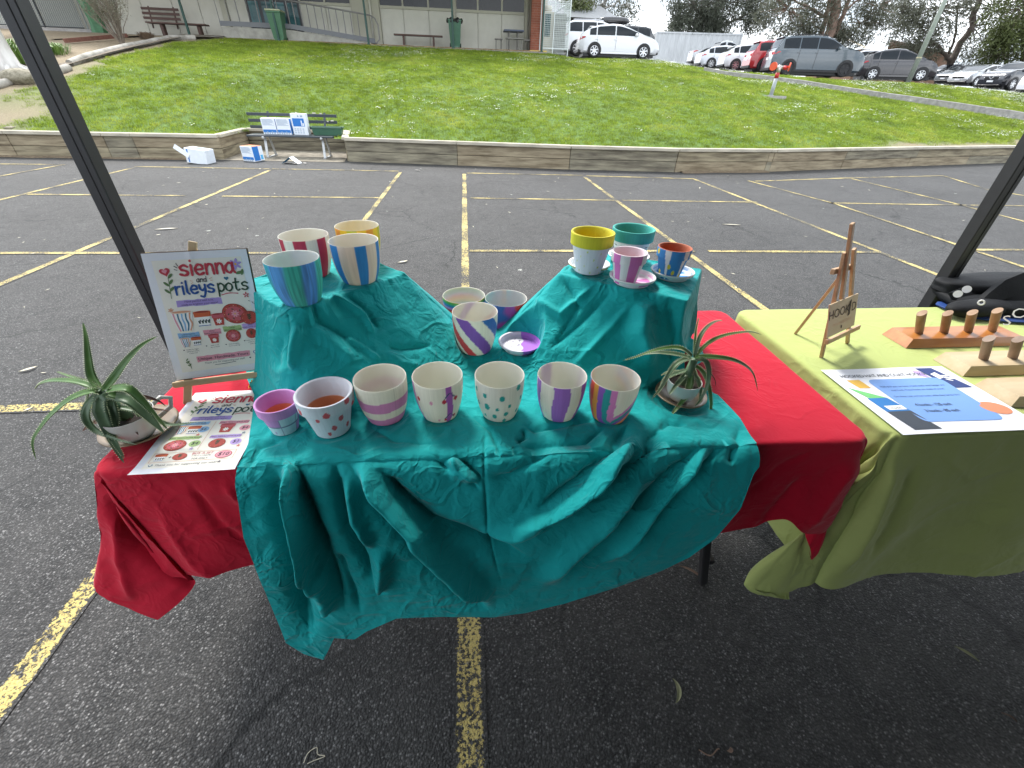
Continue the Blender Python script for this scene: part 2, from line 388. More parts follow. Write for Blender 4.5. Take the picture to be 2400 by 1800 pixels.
# ------------------------------------------------------------------ terrain sheet (soil) with grass on it
def lawn_mat():
    M = bpy.data.materials.new('lawn soil and thatch'); M.use_nodes = True; t = M.node_tree; b = t.nodes['Principled BSDF']; b.inputs['Roughness'].default_value = .9
    co = N(t, 'ShaderNodeTexCoord').outputs['Object']
    n = N(t, 'ShaderNodeTexNoise', Scale=14, Detail=7, Roughness=.7); L(t, co, n.inputs['Vector'])
    r = N(t, 'ShaderNodeValToRGB'); L(t, n.outputs[0], r.inputs[0]); e = r.color_ramp.elements
    e[0].position = .3; e[0].color = (.050, .095, .014, 1); e[1].position = .7; e[1].color = (.12, .21, .03, 1)
    a = N(t, 'ShaderNodeAttribute', attribute_name='Col'); mx_ = N(t, 'ShaderNodeMixRGB'); L(t, a.outputs['Fac'], mx_.inputs[0]); L(t, r.outputs[0], mx_.inputs[1])
    n2 = N(t, 'ShaderNodeTexNoise', Scale=45, Detail=6, Roughness=.8); L(t, co, n2.inputs['Vector'])
    r2 = N(t, 'ShaderNodeValToRGB'); L(t, n2.outputs[0], r2.inputs[0]); r2.color_ramp.elements[0].position = .32; r2.color_ramp.elements[1].position = .68
    r2.color_ramp.elements[0].color = (.12, .085, .05, 1); r2.color_ramp.elements[1].color = (.36, .29, .19, 1)
    L(t, r2.outputs[0], mx_.inputs[2]); L(t, mx_.outputs[0], b.inputs['Base Color'])
    bb = N(t, 'ShaderNodeBump', Strength=.6, Distance=.03); L(t, n2.outputs[0], bb.inputs['Height']); L(t, bb.outputs[0], b.inputs['Normal'])
    return M
LOGS = [onT(x, y) for x, y in ((-60, 232), (0, 206), (60, 190), (135, 170), (165, 152), (230, 130), (300, 112), (375, 97), (455, 93), (520, 92))]
_lx = np.array([p[0] for p in LOGS]); _ly = np.array([p[1] for p in LOGS])
def bareness(X, Y):
    """0 grass .. 1 bare soil"""
    X = np.asarray(X, float); Y = np.asarray(Y, float)
    P2 = np.stack([X.ravel(), Y.ravel()], 1)
    d, _ = polydist(P2, [(a, c) for a, c in zip(_lx, _ly)]); d = d.reshape(X.shape)
    nz = fbm(X*1.3, Y*1.3, 5)
    edge = np.clip(1.0-(d-.15)/(.5+.5*np.clip((-X-7)/5, 0, 2)) + nz*.8, 0, 1)
    far = np.clip((X-9.5)/3, 0, 1)*np.clip(1-(Y-wallY(X)-.15)/.55+nz*.8, 0, 1)       # bare strip behind the wall on the right
    lf = np.clip((-X-8.6)/1.2+nz*.7, 0, 1)*np.clip(1-(Y-wallY(X)-.7)/3.2, 0, 1)
    yb = np.interp(X, _lx, _ly); bed = (X < _lx.max()) & (Y > yb)
    return np.clip(np.maximum.reduce([edge*(X < -5.5), far, lf, bed*1.]), 0, 1)
xs = np.concatenate([np.arange(-40, -14, 1.), np.arange(-14, 28, .28), np.arange(28, 60, 2.), [-5.375, -5.365, -2.935, -2.925]]); xs.sort(); ts = np.linspace(0, 1, 60)
rows = []
for x in xs:
    yw = float(wallY(x))+.07; yc = float(np.interp(x, _XC, _YC))
    if -5.37 < x < -2.93: yw = 13.1
    if -5.37 < x < -2.93: ts_ = np.clip((np.linspace(float(wallY(x))+.07, yc, 60)-yw)/(yc-yw), 0, 1)
    else: ts_ = ts
    ys = np.concatenate([yw+(yc-yw)*ts_, yc+np.array([.5, 1.5, 4, 8, 14, 24, 60, 200])])
    z = terr(np.full_like(ys, x), ys)
    z[:60] += .025*fbm(np.full(60, x)*.9, ys[:60]*.9, 3)*np.sin(np.pi*np.clip(ts, .02, .98))
    rows.append(np.stack([np.full_like(ys, x), ys, z], 1))
P = np.array(rows); bare = bareness(P[..., 0], P[..., 1])
b = MB(); b.grid(P, flip=True, c=np.repeat(bare.reshape(-1, 1), 3, 1)); hill = b.build('hillside', lawn_mat(), smooth=True); tag(hill, kind='structure')

# grass: tufts scattered over the hillside
M_gr = bpy.data.materials.new('grass blades'); M_gr.use_nodes = True; t = M_gr.node_tree; bs_ = t.nodes['Principled BSDF']
oi = N(t, 'ShaderNodeObjectInfo'); ge = N(t, 'ShaderNodeNewGeometry'); no_ = N(t, 'ShaderNodeTexNoise', Scale=.8, Detail=8, Roughness=.72); L(t, ge.outputs['Position'], no_.inputs['Vector'])
r = N(t, 'ShaderNodeValToRGB'); L(t, no_.outputs[0], r.inputs[0]); e = r.color_ramp.elements
e[0].position = .33; e[0].color = (.118, .172, .011, 1); e[1].position = .68; e[1].color = (.38, .41, .066, 1); q = e.new(.5); q.color = (.222, .305, .020, 1)
hs = N(t, 'ShaderNodeHueSaturation'); L(t, r.outputs[0], hs.inputs['Color'])
vr = N(t, 'ShaderNodeMapRange'); L(t, oi.outputs['Random'], vr.inputs[0]); vr.inputs['To Min'].default_value = .6; vr.inputs['To Max'].default_value = 1.4; L(t, vr.outputs[0], hs.inputs['Value'])
L(t, hs.outputs[0], bs_.inputs['Base Color']); bs_.inputs['Roughness'].default_value = .6
tb = N(t, 'ShaderNodeBsdfTranslucent'); L(t, hs.outputs[0], tb.inputs[0]); ms = N(t, 'ShaderNodeMixShader'); ms.inputs[0].default_value = .35
L(t, bs_.outputs[0], ms.inputs[1]); L(t, tb.outputs[0], ms.inputs[2]); L(t, ms.outputs[0], t.nodes['Material Output'].inputs[0])
def tuft(name, nb, h, spread, w_, mt, seed):
    rn = random.Random(seed); b = MB()
    for i in range(nb):
        a = rn.uniform(0, 6.28); r0_ = spread*math.sqrt(rn.random()); x, y = r0_*math.cos(a), r0_*math.sin(a)
        hh = h*rn.uniform(.55, 1.2); lean = hh*rn.uniform(.1, .8); a2 = rn.uniform(0, 6.28); dx, dy = lean*math.cos(a2), lean*math.sin(a2)
        px, py = -math.sin(a2)*w_/2, math.cos(a2)*w_/2
        b.add([(x-px, y-py, 0), (x+px, y+py, 0), (x+dx*.4+px*.8, y+dy*.4+py*.8, hh*.6), (x+dx*.4-px*.8, y+dy*.4-py*.8, hh*.6), (x+dx, y+dy, hh)], [(0, 1, 2, 3), (3, 2, 4)])
    o = b.build(name, mt); return o
def scatter(name, src, pts, mt, sc=(.7, 1.3), label=None):
    """one point-cloud mesh whose points carry instances of src (geometry nodes)"""
    me = bpy.data.meshes.new(name); me.from_pydata([tuple(map(float, p)) for p in pts], [], [])
    o = bpy.data.objects.new(name, me); COL.objects.link(o); me.materials.append(mt)
    g = bpy.data.node_groups.new(name+' scatter', 'GeometryNodeTree')
    g.interface.new_socket('Geometry', in_out='INPUT', socket_type='NodeSocketGeometry'); g.interface.new_socket('Geometry', in_out='OUTPUT', socket_type='NodeSocketGeometry')
    gi = g.nodes.new('NodeGroupInput'); go = g.nodes.new('NodeGroupOutput'); ip = g.nodes.new('GeometryNodeInstanceOnPoints'); ob = g.nodes.new('GeometryNodeObjectInfo')
    ob.inputs[0].default_value = src; ob.inputs['As Instance'].default_value = True
    rr = g.nodes.new('FunctionNodeRandomValue'); rr.data_type = 'FLOAT_VECTOR'; rr.inputs[0].default_value = (-.25, -.25, 0); rr.inputs[1].default_value = (.25, .25, 6.28)
    rs = g.nodes.new('FunctionNodeRandomValue'); rs.data_type = 'FLOAT'; rs.inputs[2].default_value = sc[0]; rs.inputs[3].default_value = sc[1]
    g.links.new(gi.outputs[0], ip.inputs['Points']); g.links.new(ob.outputs['Geometry'], ip.inputs['Instance'])
    g.links.new(rr.outputs[0], ip.inputs['Rotation']); g.links.new(rs.outputs[1], ip.inputs['Scale']); g.links.new(ip.outputs[0], go.inputs[0])
    md = o.modifiers.new('scatter', 'NODES'); md.node_group = g
    return o
src_gr = tuft('grass_tuft_source', 16, .045, .075, .006, M_gr, 1); src_gr.location = (1, 14, float(terr(1, 14))); tag(src_gr, kind='stuff')
rng = np.random.default_rng(4)
def lawn_points(n, yext=0.):
    X = rng.uniform(-14, 27, n); u = rng.random(n)
    yw = wallY(X)+.1; yw = np.where((X > -5.36) & (X < -2.93), 13.12, yw); yc = np.interp(X, _XC, _YC)
    Y = yw+(yc-yw)*u; return X, Y
PATH = [(1650, 166), (1800, 186), (1900, 199), (2000, 215), (2100, 230), (2200, 245), (2300, 260), (2400, 276), (2520, 296)]
PATHW = [onT(x, y) for x, y in PATH]
X, Y = lawn_points(120000); keep = bareness(X, Y) < rng.uniform(.15, .75, len(X))
dpa, _ = polydist(np.stack([X, Y], 1), [tuple(p[:2]) for p in PATHW]); keep &= dpa > .56
hy = onT(1800, 226); keep &= np.hypot(X-hy[0], Y-hy[1]) > .35
X, Y = X[keep], Y[keep]
gr = scatter('lawn_grass', src_gr, np.stack([X, Y, terr(X, Y)-.005+.0*X], 1), M_gr); tag(gr, 'short bright green grass covering the slope behind the car park', 'grass', kind='stuff')
# daisies in drifts
M_da = mat('daisy petals', (.8, .8, .76), .6)
b = MB()
for i in range(5):
    a = i*1.3; b.disc((.06*math.cos(a)*i*.5, .06*math.sin(a)*i*.5, .058+.006*i), .012, 6)
src_da = b.build('daisy_source', M_da); src_da.location = (1.5, 16, float(terr(1.5, 16))); tag(src_da, kind='stuff')
X, Y = lawn_points(60000); ddr = fbm(X*.45+3, Y*.45, 11, 5); up = np.clip((Y-14)/5, 0, 1)
keep = (rng.random(len(X)) < np.clip((ddr-.06)*1.6, .02, .8)*(.25+.75*up)*(1-np.clip((-X-4)/3, 0, .9))) & (bareness(X, Y) < .1) & (polydist(np.stack([X, Y], 1), [tuple(p[:2]) for p in PATHW])[0] > .6)
X, Y = X[keep], Y[keep]
da = scatter('lawn_daisies', src_da, np.stack([X, Y, terr(X, Y)], 1), M_da); tag(da, 'small white daisies in drifts across the upper lawn', 'flowers', kind='stuff')

# ------------------------------------------------------------------ path across the slope
M_conc = mat('weathered concrete', (.25, .235, .225), .85, col2=(.38, .36, .34), vs=6, bump=.3, bs=60)
b = MB(); n = len(PATHW); top = []
pw = np.array(PATHW); tt = np.linspace(0, n-1, 50); pc = np.stack([np.interp(tt, range(n), pw[:, i]) for i in range(3)], 1)
for i in range(50):
    d = pc[min(i+1, 49)][:2]-pc[max(i-1, 0)][:2]; d /= np.linalg.norm(d); nn_ = np.array([-d[1], d[0]]); 
    if nn_[1] < 0: nn_ = -nn_
    c = pc[i][:2]; zf = float(terr(*c))+.05; row = []
    for off, dz in ((-.52, -.3), (-.52, .05), (-.50, .065), (.52, .065), (.52, -.3)):
        q = c+nn_*off; row.append((q[0], q[1], zf+dz))
    top.append(row)
b.grid(np.array(top), flip=True); tag(b.build('footpath', M_conc), kind='structure')
# ================================================================== RETAINING WALL
def wood(name, c1, c2, vs=3., stretch=(1, 1, 14), bump=.35, rough=.8, **k):
    return mat(name, c1, rough, col2=c2, vs=vs, stretch=stretch, bump=bump, bs=9, detail=8, **k)
M_slp = [wood('weathered pine sleeper %d' % i, c1, c2, 1.6, (1, 1, 9)) for i, (c1, c2) in enumerate((((.12, .095, .06), (.34, .29, .19)), ((.10, .085, .062), (.30, .27, .19)), ((.15, .115, .07), (.36, .30, .20))))]
M_cap = wood('pale grey capping timber', (.33, .30, .24), (.52, .47, .37), 2.2, (1, 1, 5))
def wall_run(parent, pts, joints, hgt=.445, th=.075):
    """upright run of two sleepers and a capping board along pts; joints = distances"""
    pts = [np.array(p[:2], float) for p in pts]
    ln = [0]
    for a, c in zip(pts, pts[1:]): ln.append(ln[-1]+np.linalg.norm(c-a))
    def at(s):
        i = min(max(np.searchsorted(ln, s)-1, 0), len(pts)-2); a, c = pts[i], pts[i+1]
        return a+(c-a)*(s-ln[i])/(ln[i+1]-ln[i])
    js = sorted(set([0]+[j for j in joints if 0 < j < ln[-1]]+ln[1:]))
    k = 0
    for s0, s1 in zip(js, js[1:]):
        if s1-s0 < .05: continue
        a, c = at(s0+.004), at(s1-.004); k += 1
        for z0, z1, nm in ((-.05, .205, 0), (.213, .415, 1)):
            b = MB(); o = random.uniform(-.006, .006); d = (c-a)/np.linalg.norm(c-a); nrm = np.array([d[1], -d[0]])*o
            if nrm[1] > 0: pass
            b.bar((*(a+nrm), (z0+z1)/2), (*(c+nrm), (z0+z1)/2), th, z1-z0, bev=.006)
            b.build('sleeper', M_slp[random.randrange(3)], parent)
        b = MB(); d = (c-a)/np.linalg.norm(c-a); nrm = np.array([d[1], -d[0]])*.012
        b.bar((*(a+nrm-d*.002), .450), (*(c+nrm+d*.002), .450), .155, .066, bev=.008); b.build('capping_board', M_cap, parent)
J = 2.38
wl = thing('retaining_wall', 'low weathered timber sleeper wall left of the bench recess', 'retaining wall', (-8, 11.1, 0))
wall_run(wl, [(-32, 10.9), (-9.75, 11.07), (-7.55, 11.08), (-5.33, 11.2)], [j for j in np.arange(1.2, 30, J)])
wr_ = thing('retaining_wall', 'timber sleeper wall lining the three sides of the bench recess', 'retaining wall', (-4.2, 12.9, 0))
wall_run(wr_, [(-5.37, 11.22), (-5.50, 12.98)], []); wall_run(wr_, [(-5.46, 13.02), (-3.0, 12.96)], []); wall_run(wr_, [(-2.97, 12.94), (-2.66, 11.28)], [])
wx = thing('retaining_wall', 'long timber sleeper wall running right from the bench recess', 'retaining wall', (2, 10.9, 0))
wall_run(wx, [(-2.66, 11.23), (-.18, 10.93), (2.33, 10.6), (4.76, 10.47), (7.27, 10.79), (12.5, 12.3), (17.9, 13.77), (26, 16.1), (40, 20)], [9.85, 12.5, 15.2, 17.9, 20.6, 23.3, 26, 28.7, 31])
# soil filling behind the wall to hide the drop
M_dirt = mat('dark soil and leaf litter', (.09, .065, .04), .95, col2=(.22, .17, .11), vs=25, bump=.6, bs=60)
b = MB(); b.poly([(-5.4, 11.05, .006), (-2.72, 11.05, .006), (-2.98, 12.95, .006), (-5.45, 13, .006)])
tag(b.build('recess_slab', mat('stained concrete slab', (.12, .10, .075), .9, col2=(.30, .27, .21), vs=5, bump=.3, bs=40, detail=8)), kind='structure')
b = MB()
for x0, x1 in ((4.9, 7.2), (-10.5, -5.6)):
    xs_ = np.linspace(x0, x1, 30); P = np.stack([np.stack([xs_, wallY(xs_)-.05-(.12+.1*vnoise(xs_*3, xs_*0, 3)), np.full(30, .006)], 1), np.stack([xs_, wallY(xs_)-.03, np.full(30, .03)], 1)], 0)
    b.grid(P)
tag(b.build('soil_strip', M_dirt), kind='structure')
# short return timber seen top left
xr = thing('retaining_wall', 'upper return of the timber wall at the far left edge', 'retaining wall', (-9.5, 11.9, .5))
b = MB(); p0, p1 = onZ(-80, 288, .56), onZ(70, 287, .56); b.bar((*p0[:2], .53), (*p1[:2], .53), .15, .12, bev=.01); b.build('sleeper', M_slp[0], xr)
b = MB(); p2 = onZ(80, 293, .5); b.bar((p1[0], p1[1], .50), (p2[0]+.15, 11.25, .47), .14, .1, bev=.01); b.build('sleeper', M_slp[1], xr)

# ================================================================== BENCH IN THE RECESS
M_dk = mat('dark slate painted steel', (.035, .045, .055), .45, var=.15, vs=20)
M_al = mat('dull cast aluminium', (.42, .43, .43), .45, metal=.4, var=.15, vs=15)
M_chip = mat('chipped paint showing pale timber', (.55, .52, .44), .8)
bench = thing('park_bench', 'dark slatted bench on aluminium legs inside the timber recess, boxes on its seat', 'bench', (-3.95, 11.8, 0))
bx0, bx1 = -4.98, -3.02
for y, z in ((12.12, .575), (12.16, .70), (12.20, .825)):
    b = MB(); b.bar((bx0+(z-.6)*-.15, y, z), (bx1+.02, y, z), .03, .062, bev=.004); b.build('back_slat', M_dk, bench)
b = MB(); 
for x, z, w_ in ((-3.10, .735, .06), (-3.2, .72, .03), (-3.35, .87, .05), (-3.5, .875, .08), (-3.9, .875, .04)): b.box((x-w_/2, 12.10 if z < .8 else 12.18, z-.012), (x+w_/2, 12.14 if z < .8 else 12.183, z+.01))
tag(b.build('chipped_paint', M_chip, bench), kind='stuff')
for i, y in enumerate((11.63, 11.73, 11.83, 11.93, 12.03)):
    b = MB(); b.bar((-4.9, y, .435), (-3.02, y, .435), .088, .032, bev=.004); b.build('seat_slat', M_dk, bench)
for x in (-4.55, -3.28):
    b = MB(); b.bar((x, 11.70, .40), (x+.03, 11.50, .02), .05, .03); b.build('leg', M_al, bench)
    b = MB(); b.bar((x, 11.95, .40), (x+.03, 12.02, .02), .04, .03); b.build('leg', M_al, bench)
    b = MB(); b.bar((x+.03, 11.46, .012), (x+.03, 12.06, .012), .06, .02); b.build('foot_plate', M_al, bench)
    b = MB(); b.bar((x, 12.0, .40), (x, 12.24, .88), .045, .02); b.build('back_bracket', M_dk, bench)
    b = MB(); b.tube([(x, 11.60, .405), (x, 11.575, .405)], [.035, .028], 12); b.build('end_cap', M_al, bench, smooth=True)

# cartons -------------------------------------------------------------
M_card = mat('white printed carton board', (.74, .78, .82), .6, var=.04, vs=12)
M_blue = mat('blue carton print', (.02, .17, .52), .55); M_blue2 = mat('pale blue carton print', (.10, .42, .72), .55); M_ink = mat('grey blue carton print', (.30, .38, .48), .6); M_org = mat('orange brown inner flap', (.55, .18, .08), .7)
def carton(label, loc, w_, d_, h_, rz=0., tilt=0., style=0, openf=False):
    t_ = thing('carton', label, 'box', loc, rz, 'printed white and blue cartons near the bench')
    M4 = Matrix.Rotation(tilt, 4, 'Y'); A = np.array(M4)
    def pt(b): return b
    b = MB(); b.box((-w_/2, -d_/2, 0), (w_/2, d_/2, h_), 0, A, bev=.003); b.build('carton_board', M_card, t_, local=True)
    f = -d_/2-.0015
    def plate(x0, x1, z0, z1, m_, nm, side=False):
        b = MB()
        if side: b.box((w_/2-.001, x0*d_/2, z0*h_), (w_/2+.0015, x1*d_/2, z1*h_), 0, A)
        else: b.box((x0*w_/2, f, z0*h_), (x1*w_/2, f+.002, z1*h_), 0, A)
        b.build(nm, m_, t_, local=True)
    if style == 0:
        plate(-.95, .95, .12, .30, M_blue, 'blue_band'); b = MB()
        rn = random.Random(5)
        for i in range(9):
            z = .92-.045*i; x1 = rn.uniform(.2, .85)
            b.box((-.85*w_/2, f-.0005, z*h_), (x1*w_/2, f+.002, (z+.02)*h_), 0, A)
        for i in range(5): b.box(((-.8+.34*i)*w_/2, f-.001, .03*h_), ((-.62+.34*i)*w_/2, f+.002, (.14+.05*(i % 2))*h_), 0, A)
        tag(b.build('small_print', M_ink, t_, local=True), kind='stuff')
        plate(-.9, .2, .05, .98, M_blue, 'blue_panel', True); plate(.35, .8, .1, .4, M_blue2, 'blue_panel', True)
    elif style == 1:
        plate(-.85, .7, .40, .78, M_blue, 'blue_band'); b = MB()
        b.disc((0, f-.001, .88*h_), .018, 14, ax=(0, -1, 0)); b.box((.3*w_/2, f-.001, .84*h_), (.6*w_/2, f, .92*h_))
        for i in range(4):
            for j in range(3): b.box(((-.8+.36*i)*w_/2, f-.001, (.08+.09*j)*h_), ((-.58+.36*i)*w_/2, f, (.12+.09*j)*h_))
        tag(b.build('small_print', M_ink, t_, local=True), kind='stuff')
        b = MB(); b.box((.25*w_/2, f-.002, .42*h_), (.4*w_/2, f-.0005, .68*h_)); b.box((.45*w_/2, f-.002, .42*h_), (.62*w_/2, f-.0005, .56*h_)); b.build('white_bottle_print', M_card, t_, local=True)
    elif style == 2:
        plate(-.78, -.66, .05, .95, M_blue, 'blue_band'); b = MB(); b.box((-.4*w_/2, -.3*d_, h_+.0005), (.6*w_/2, .3*d_, h_+.0015), 0, A); b.build('blue_panel', M_blue2, t_, local=True)
        b = MB(); b.bar((-w_/2, -d_/2, h_*.98), (-w_/2-.05, -d_/2-.02, h_*.72), .30, .004, up=(0, 1, 0)); b.build('flap', M_card, t_, local=True)
    if openf:
        b = MB(); b.bar((-w_/2, 0, h_), (w_/2, 0, h_), d_*.9, .004); b.build('inner_flap', M_org, t_, local=True)
    return t_
zs = .452
carton('left of the two small text printed cartons side by side on the bench', (-4.45, 11.92, zs), .30, .2, .32, rz=.02)
carton('right one of the two side by side text printed cartons on the bench', (-4.135, 11.93, zs), .30, .2, .32, rz=.0)
carton('tall carton with a solid blue panel standing right of the text cartons on the bench', (-3.775, 11.94, zs), .33, .16, .42, style=1, rz=-.03)
p = onZ(452, 386); carton('tipped white carton lying on the asphalt left of the recess', (p[0]+.05, 10.62, 0), .42, .3, .27, rz=-.12, tilt=.10, style=2)
p = onZ(592, 378); carton('open text printed carton on the asphalt in front of the bench leg', (p[0], 11.08, 0), .30, .30, .29, rz=-.38, openf=True)
fl = thing('folded_cardboard', 'torn flap of blue and white cardboard lying on the asphalt', 'cardboard', onZ(680, 385))
b = MB(); q = onZ(680, 385); b.add([q+(-.18, 0, .01), q+(0, .02, .13), q+(.03, .2, .13), q+(-.15, .2, .01)], [(0, 1, 2, 3)]); b.build('blue_side', M_blue2, fl)
b = MB(); b.add([q+(0, .018, .132), q+(.17, -.02, .01), q+(.2, .16, .01), q+(.03, .2, .132)], [(0, 1, 2, 3)]); b.build('white_side', M_card, fl)
for i, (x, y, lab) in enumerate(((690, 386, 'pale paper scrap beside the torn cardboard'), (716, 385, 'pale paper scrap right of the torn cardboard'), (978, 402, 'crumpled litter on the asphalt near the long timber wall'))):
    q = onZ(x, y); b = MB(); rn = random.Random(i); b.add([q+(rn.uniform(-.06, .06), rn.uniform(-.04, .04), rn.uniform(.005, .04)) for _ in range(6)], [(0, 1, 2), (2, 3, 4), (1, 4, 5), (0, 3, 5)]); tag(b.build('paper_scrap', mat('crumpled paper', (.55, .52, .47), .8), loc=None), lab, 'litter')
# planter box on the bench end
M_pg = mat('dark green plastic', (.045, .12, .075), .4, var=.08)
pl = thing('planter_box', 'empty dark green plastic trough resting on the right end of the bench', 'planter', (-3.18, 11.9, .455))
b = MB(); a0, a1, h_ = .30, .36, .17
def trough(b, w0, d0, w1, d1, z0, z1, th=.008):
    o = [(-w0, -d0, z0), (w0, -d0, z0), (w0, d0, z0), (-w0, d0, z0), (-w1, -d1, z1), (w1, -d1, z1), (w1, d1, z1), (-w1, d1, z1)]
    i_ = [(-w0+th, -d0+th, z0+th), (w0-th, -d0+th, z0+th), (w0-th, d0-th, z0+th), (-w0+th, d0-th, z0+th), (-w1+th, -d1+th, z1), (w1-th, -d1+th, z1), (w1-th, d1-th, z1), (-w1+th, d1-th, z1)]
    b.add(o+i_, [(3, 2, 1, 0), (0, 1, 5, 4), (1, 2, 6, 5), (2, 3, 7, 6), (3, 0, 4, 7), (8, 9, 10, 11), (9, 8, 12, 13), (10, 9, 13, 14), (11, 10, 14, 15), (8, 11, 15, 12), (4, 5, 13, 12), (5, 6, 14, 13), (6, 7, 15, 14), (7, 4, 12, 15)])
trough(b, .31, .07, .345, .09, 0, .16); b.build('trough', M_pg, pl, local=True)
b = MB()
for y0, y1, x0, x1 in ((-.105, -.085, -.365, .365), (.085, .105, -.365, .365), (-.105, .105, -.365, -.34), (-.105, .105, .34, .365)): b.box((x0, y0, .15), (x1, y1, .175))
b.build('rim', mat('paler green plastic rim', (.09, .17, .12), .45), pl, local=True)

# ================================================================== BUILDING
BZ = 2.93; BY = 26.0
M_pan = mat('cream fibre cement panel', (.55, .53, .46), .8, var=.05, vs=3, bump=.05); M_trim = mat('beige painted trim', (.42, .40, .32), .7)
M_glass = mat('dark window glass', (.012, .014, .016), .12, spec=.35, var=.5, vs=2); M_green = mat('dark green painted steel', (.012, .06, .045), .45); M_frame = mat('charcoal door frame', (.02, .022, .025), .4)
M_glass2 = mat('teal tinted door glass', (.05, .13, .14), .12, spec=.4, var=.6, vs=1.3); M_brick = None
bd = thing('school_building', 'low cream panelled building with a band of dark windows above the lawn', 'building', (0, BY, BZ))
b = MB(); b.box((-18, BY+.06, BZ-.3), (4.0, BY+9, BZ+3.2)); b.build('wall', M_pan, bd)
px_lines = [-18, -16.7, -15.5, -14.2, -13.05, -11.95, -10.35]
# panels left of the door and between door and pier
def panels(xs_, z0, z1):
    for x0, x1 in zip(xs_, xs_[1:]):
        b = MB(); b.box((x0+.012, BY, z0), (x1-.012, BY+.05, z1), bev=.003); b.build('panel', M_pan, bd)
def bx(x, y=60): return float(onY(x, y, BY)[0])
xsL = [-18.0, -16.8, bx(395, 60), bx(409, 30), bx(471, 30), bx(519, 30)]
xsL = [-18.0, -16.6, -15.2, bx(340, 40), bx(409, 30), bx(471, 30), bx(521, 30)]
panels(xsL, BZ-.1, BZ+3.1)
b = MB(); b.box((bx(521, 30)+.01, BY-.05, BZ-.1), (bx(536, 30)-.01, BY+.05, BZ+3.2)); b.build('column', M_trim, bd)
dx0, dx1 = bx(583, 30), bx(703, 30)
panels([bx(536, 30), dx0-.02], BZ+.3, BZ+3.1)
xsR = [bx(v, 50) for v in (711, 768, 828)]; xs2 = [bx(v, 50) for v in (893, 947, 1006, 1063)]; xs3 = [bx(v, 50) for v in (1069, 1120, 1176, 1229)]
for xx in (xsR, xs2, xs3):
    panels(xx, BZ-.1, BZ+1.40)
    b = MB(); b.box((xx[0], BY-.05, BZ+1.40), (xx[-1], BY+.05, BZ+1.46)); b.build('window_sill', M_trim, bd)
    for x0, x1 in zip(xx, xx[1:]):
        wn = MB(); 
        for q0, q1, z0, z1 in ((x0, x0+.035, BZ+1.46, BZ+2.7), (x1-.035, x1, BZ+1.46, BZ+2.7), (x0+.035, x1-.035, BZ+1.46, BZ+1.50), (x0+.035, x1-.035, BZ+2.66, BZ+2.7)): wn.box((q0, BY-.04, z0), (q1, BY+.04, z1))
        wo_ = wn.build('window', M_trim, bd); g = MB(); g.box((x0+.035, BY, BZ+1.50), (x1-.035, BY+.02, BZ+2.66)); g.build('pane', M_glass, wo_)
for xa, xb in ((xsR[-1], xs2[0]), (xs2[-1], xs3[0]), (xs3[-1], xs3[-1]+.14)):
    b = MB(); b.box((xa+.01, BY-.09, BZ-.1), (xb-.01, BY+.05, BZ+3.1)); b.build('column', M_trim, bd)
dp = MB(); X_ = (xsR[-1]+xs2[0])/2+.1; dp.tube([(X_+.12, BY-.14, BZ), (X_+.12, BY-.14, BZ+3)], .05, 10); dp.build('downpipe', M_pan, bd, smooth=True)
b = MB(); b.box((-18, BY-3.6, BZ+2.75), (3.6, BY+.5, BZ+2.95)); b.build('veranda_roof', M_trim, bd)
b = MB(); b.add([(-18.3, BY-.2, BZ+3.1), (4.4, BY-.2, BZ+3.1), (4.4, BY+4.5, BZ+4.3), (-18.3, BY+4.5, BZ+4.3), (-18.3, BY+9.2, BZ+3.1), (4.4, BY+9.2, BZ+3.1)], [(0, 1, 2, 3), (3, 2, 5, 4), (1, 5, 2), (0, 3, 4)]); b.build('roof', mat('grey metal roofing', (.3, .31, .32), .5), bd)
# doors
fz = BZ+.42
b = MB(); n_ = 4; dw = (dx1-dx0)/n_
b.box((dx0, BY-.02, fz), (dx1, BY+.05, BZ+2.9)); dr = b.build('doorway', M_frame, bd)
for i in range(n_):
    x0 = dx0+i*dw+.07; x1 = dx0+(i+1)*dw-.07
    for z0, z1 in ((fz+.12, fz+1.0), (fz+1.12, fz+2.05)):
        g = MB(); g.box((x0, BY-.03, z0), (x1, BY-.022, z1)); g.build('door_pane', M_glass2, bd)
for x in (dx0+dw*2-.04, dx0+dw*2+.04): 
    b = MB(); b.tube([(x, BY-.08, fz+.85), (x, BY-.08, fz+1.2)], .014, 6); b.build('door_handle', M_al, bd)
b = MB(); b.box((dx0+2.3*dw, BY-.034, fz+1.62), (dx0+2.75*dw, BY-.031, fz+1.98)); b.build('door_notice', M_card, bd)
# terrace slab, kerb of the slope
b = MB(); b.box((-18, 24.6, BZ-.4), (3.9, BY+.06, BZ-.005)); tag(b.build('terrace', mat('terrace concrete', (.26, .24, .21), .85, var=.1)), kind='structure')
b = MB()
xx = np.linspace(-11.7, 3.6, 60); 
P = []
for x in xx:
    y = 24.72+.03*math.sin(x*2.3)+.02*math.sin(x*5.1); zt = BZ+.035+.006*math.sin(x*7); P.append([(x, y-.05, BZ-.22), (x, y-.05, zt-.02), (x, y, zt), (x, y+.12, zt)])
b.grid(np.array(P), flip=True); tag(b.build('terrace_edge', mat('rusty brown timber edging', (.16, .095, .04), .9, col2=(.36, .25, .13), vs=5, bump=.5, bs=20)), kind='structure')
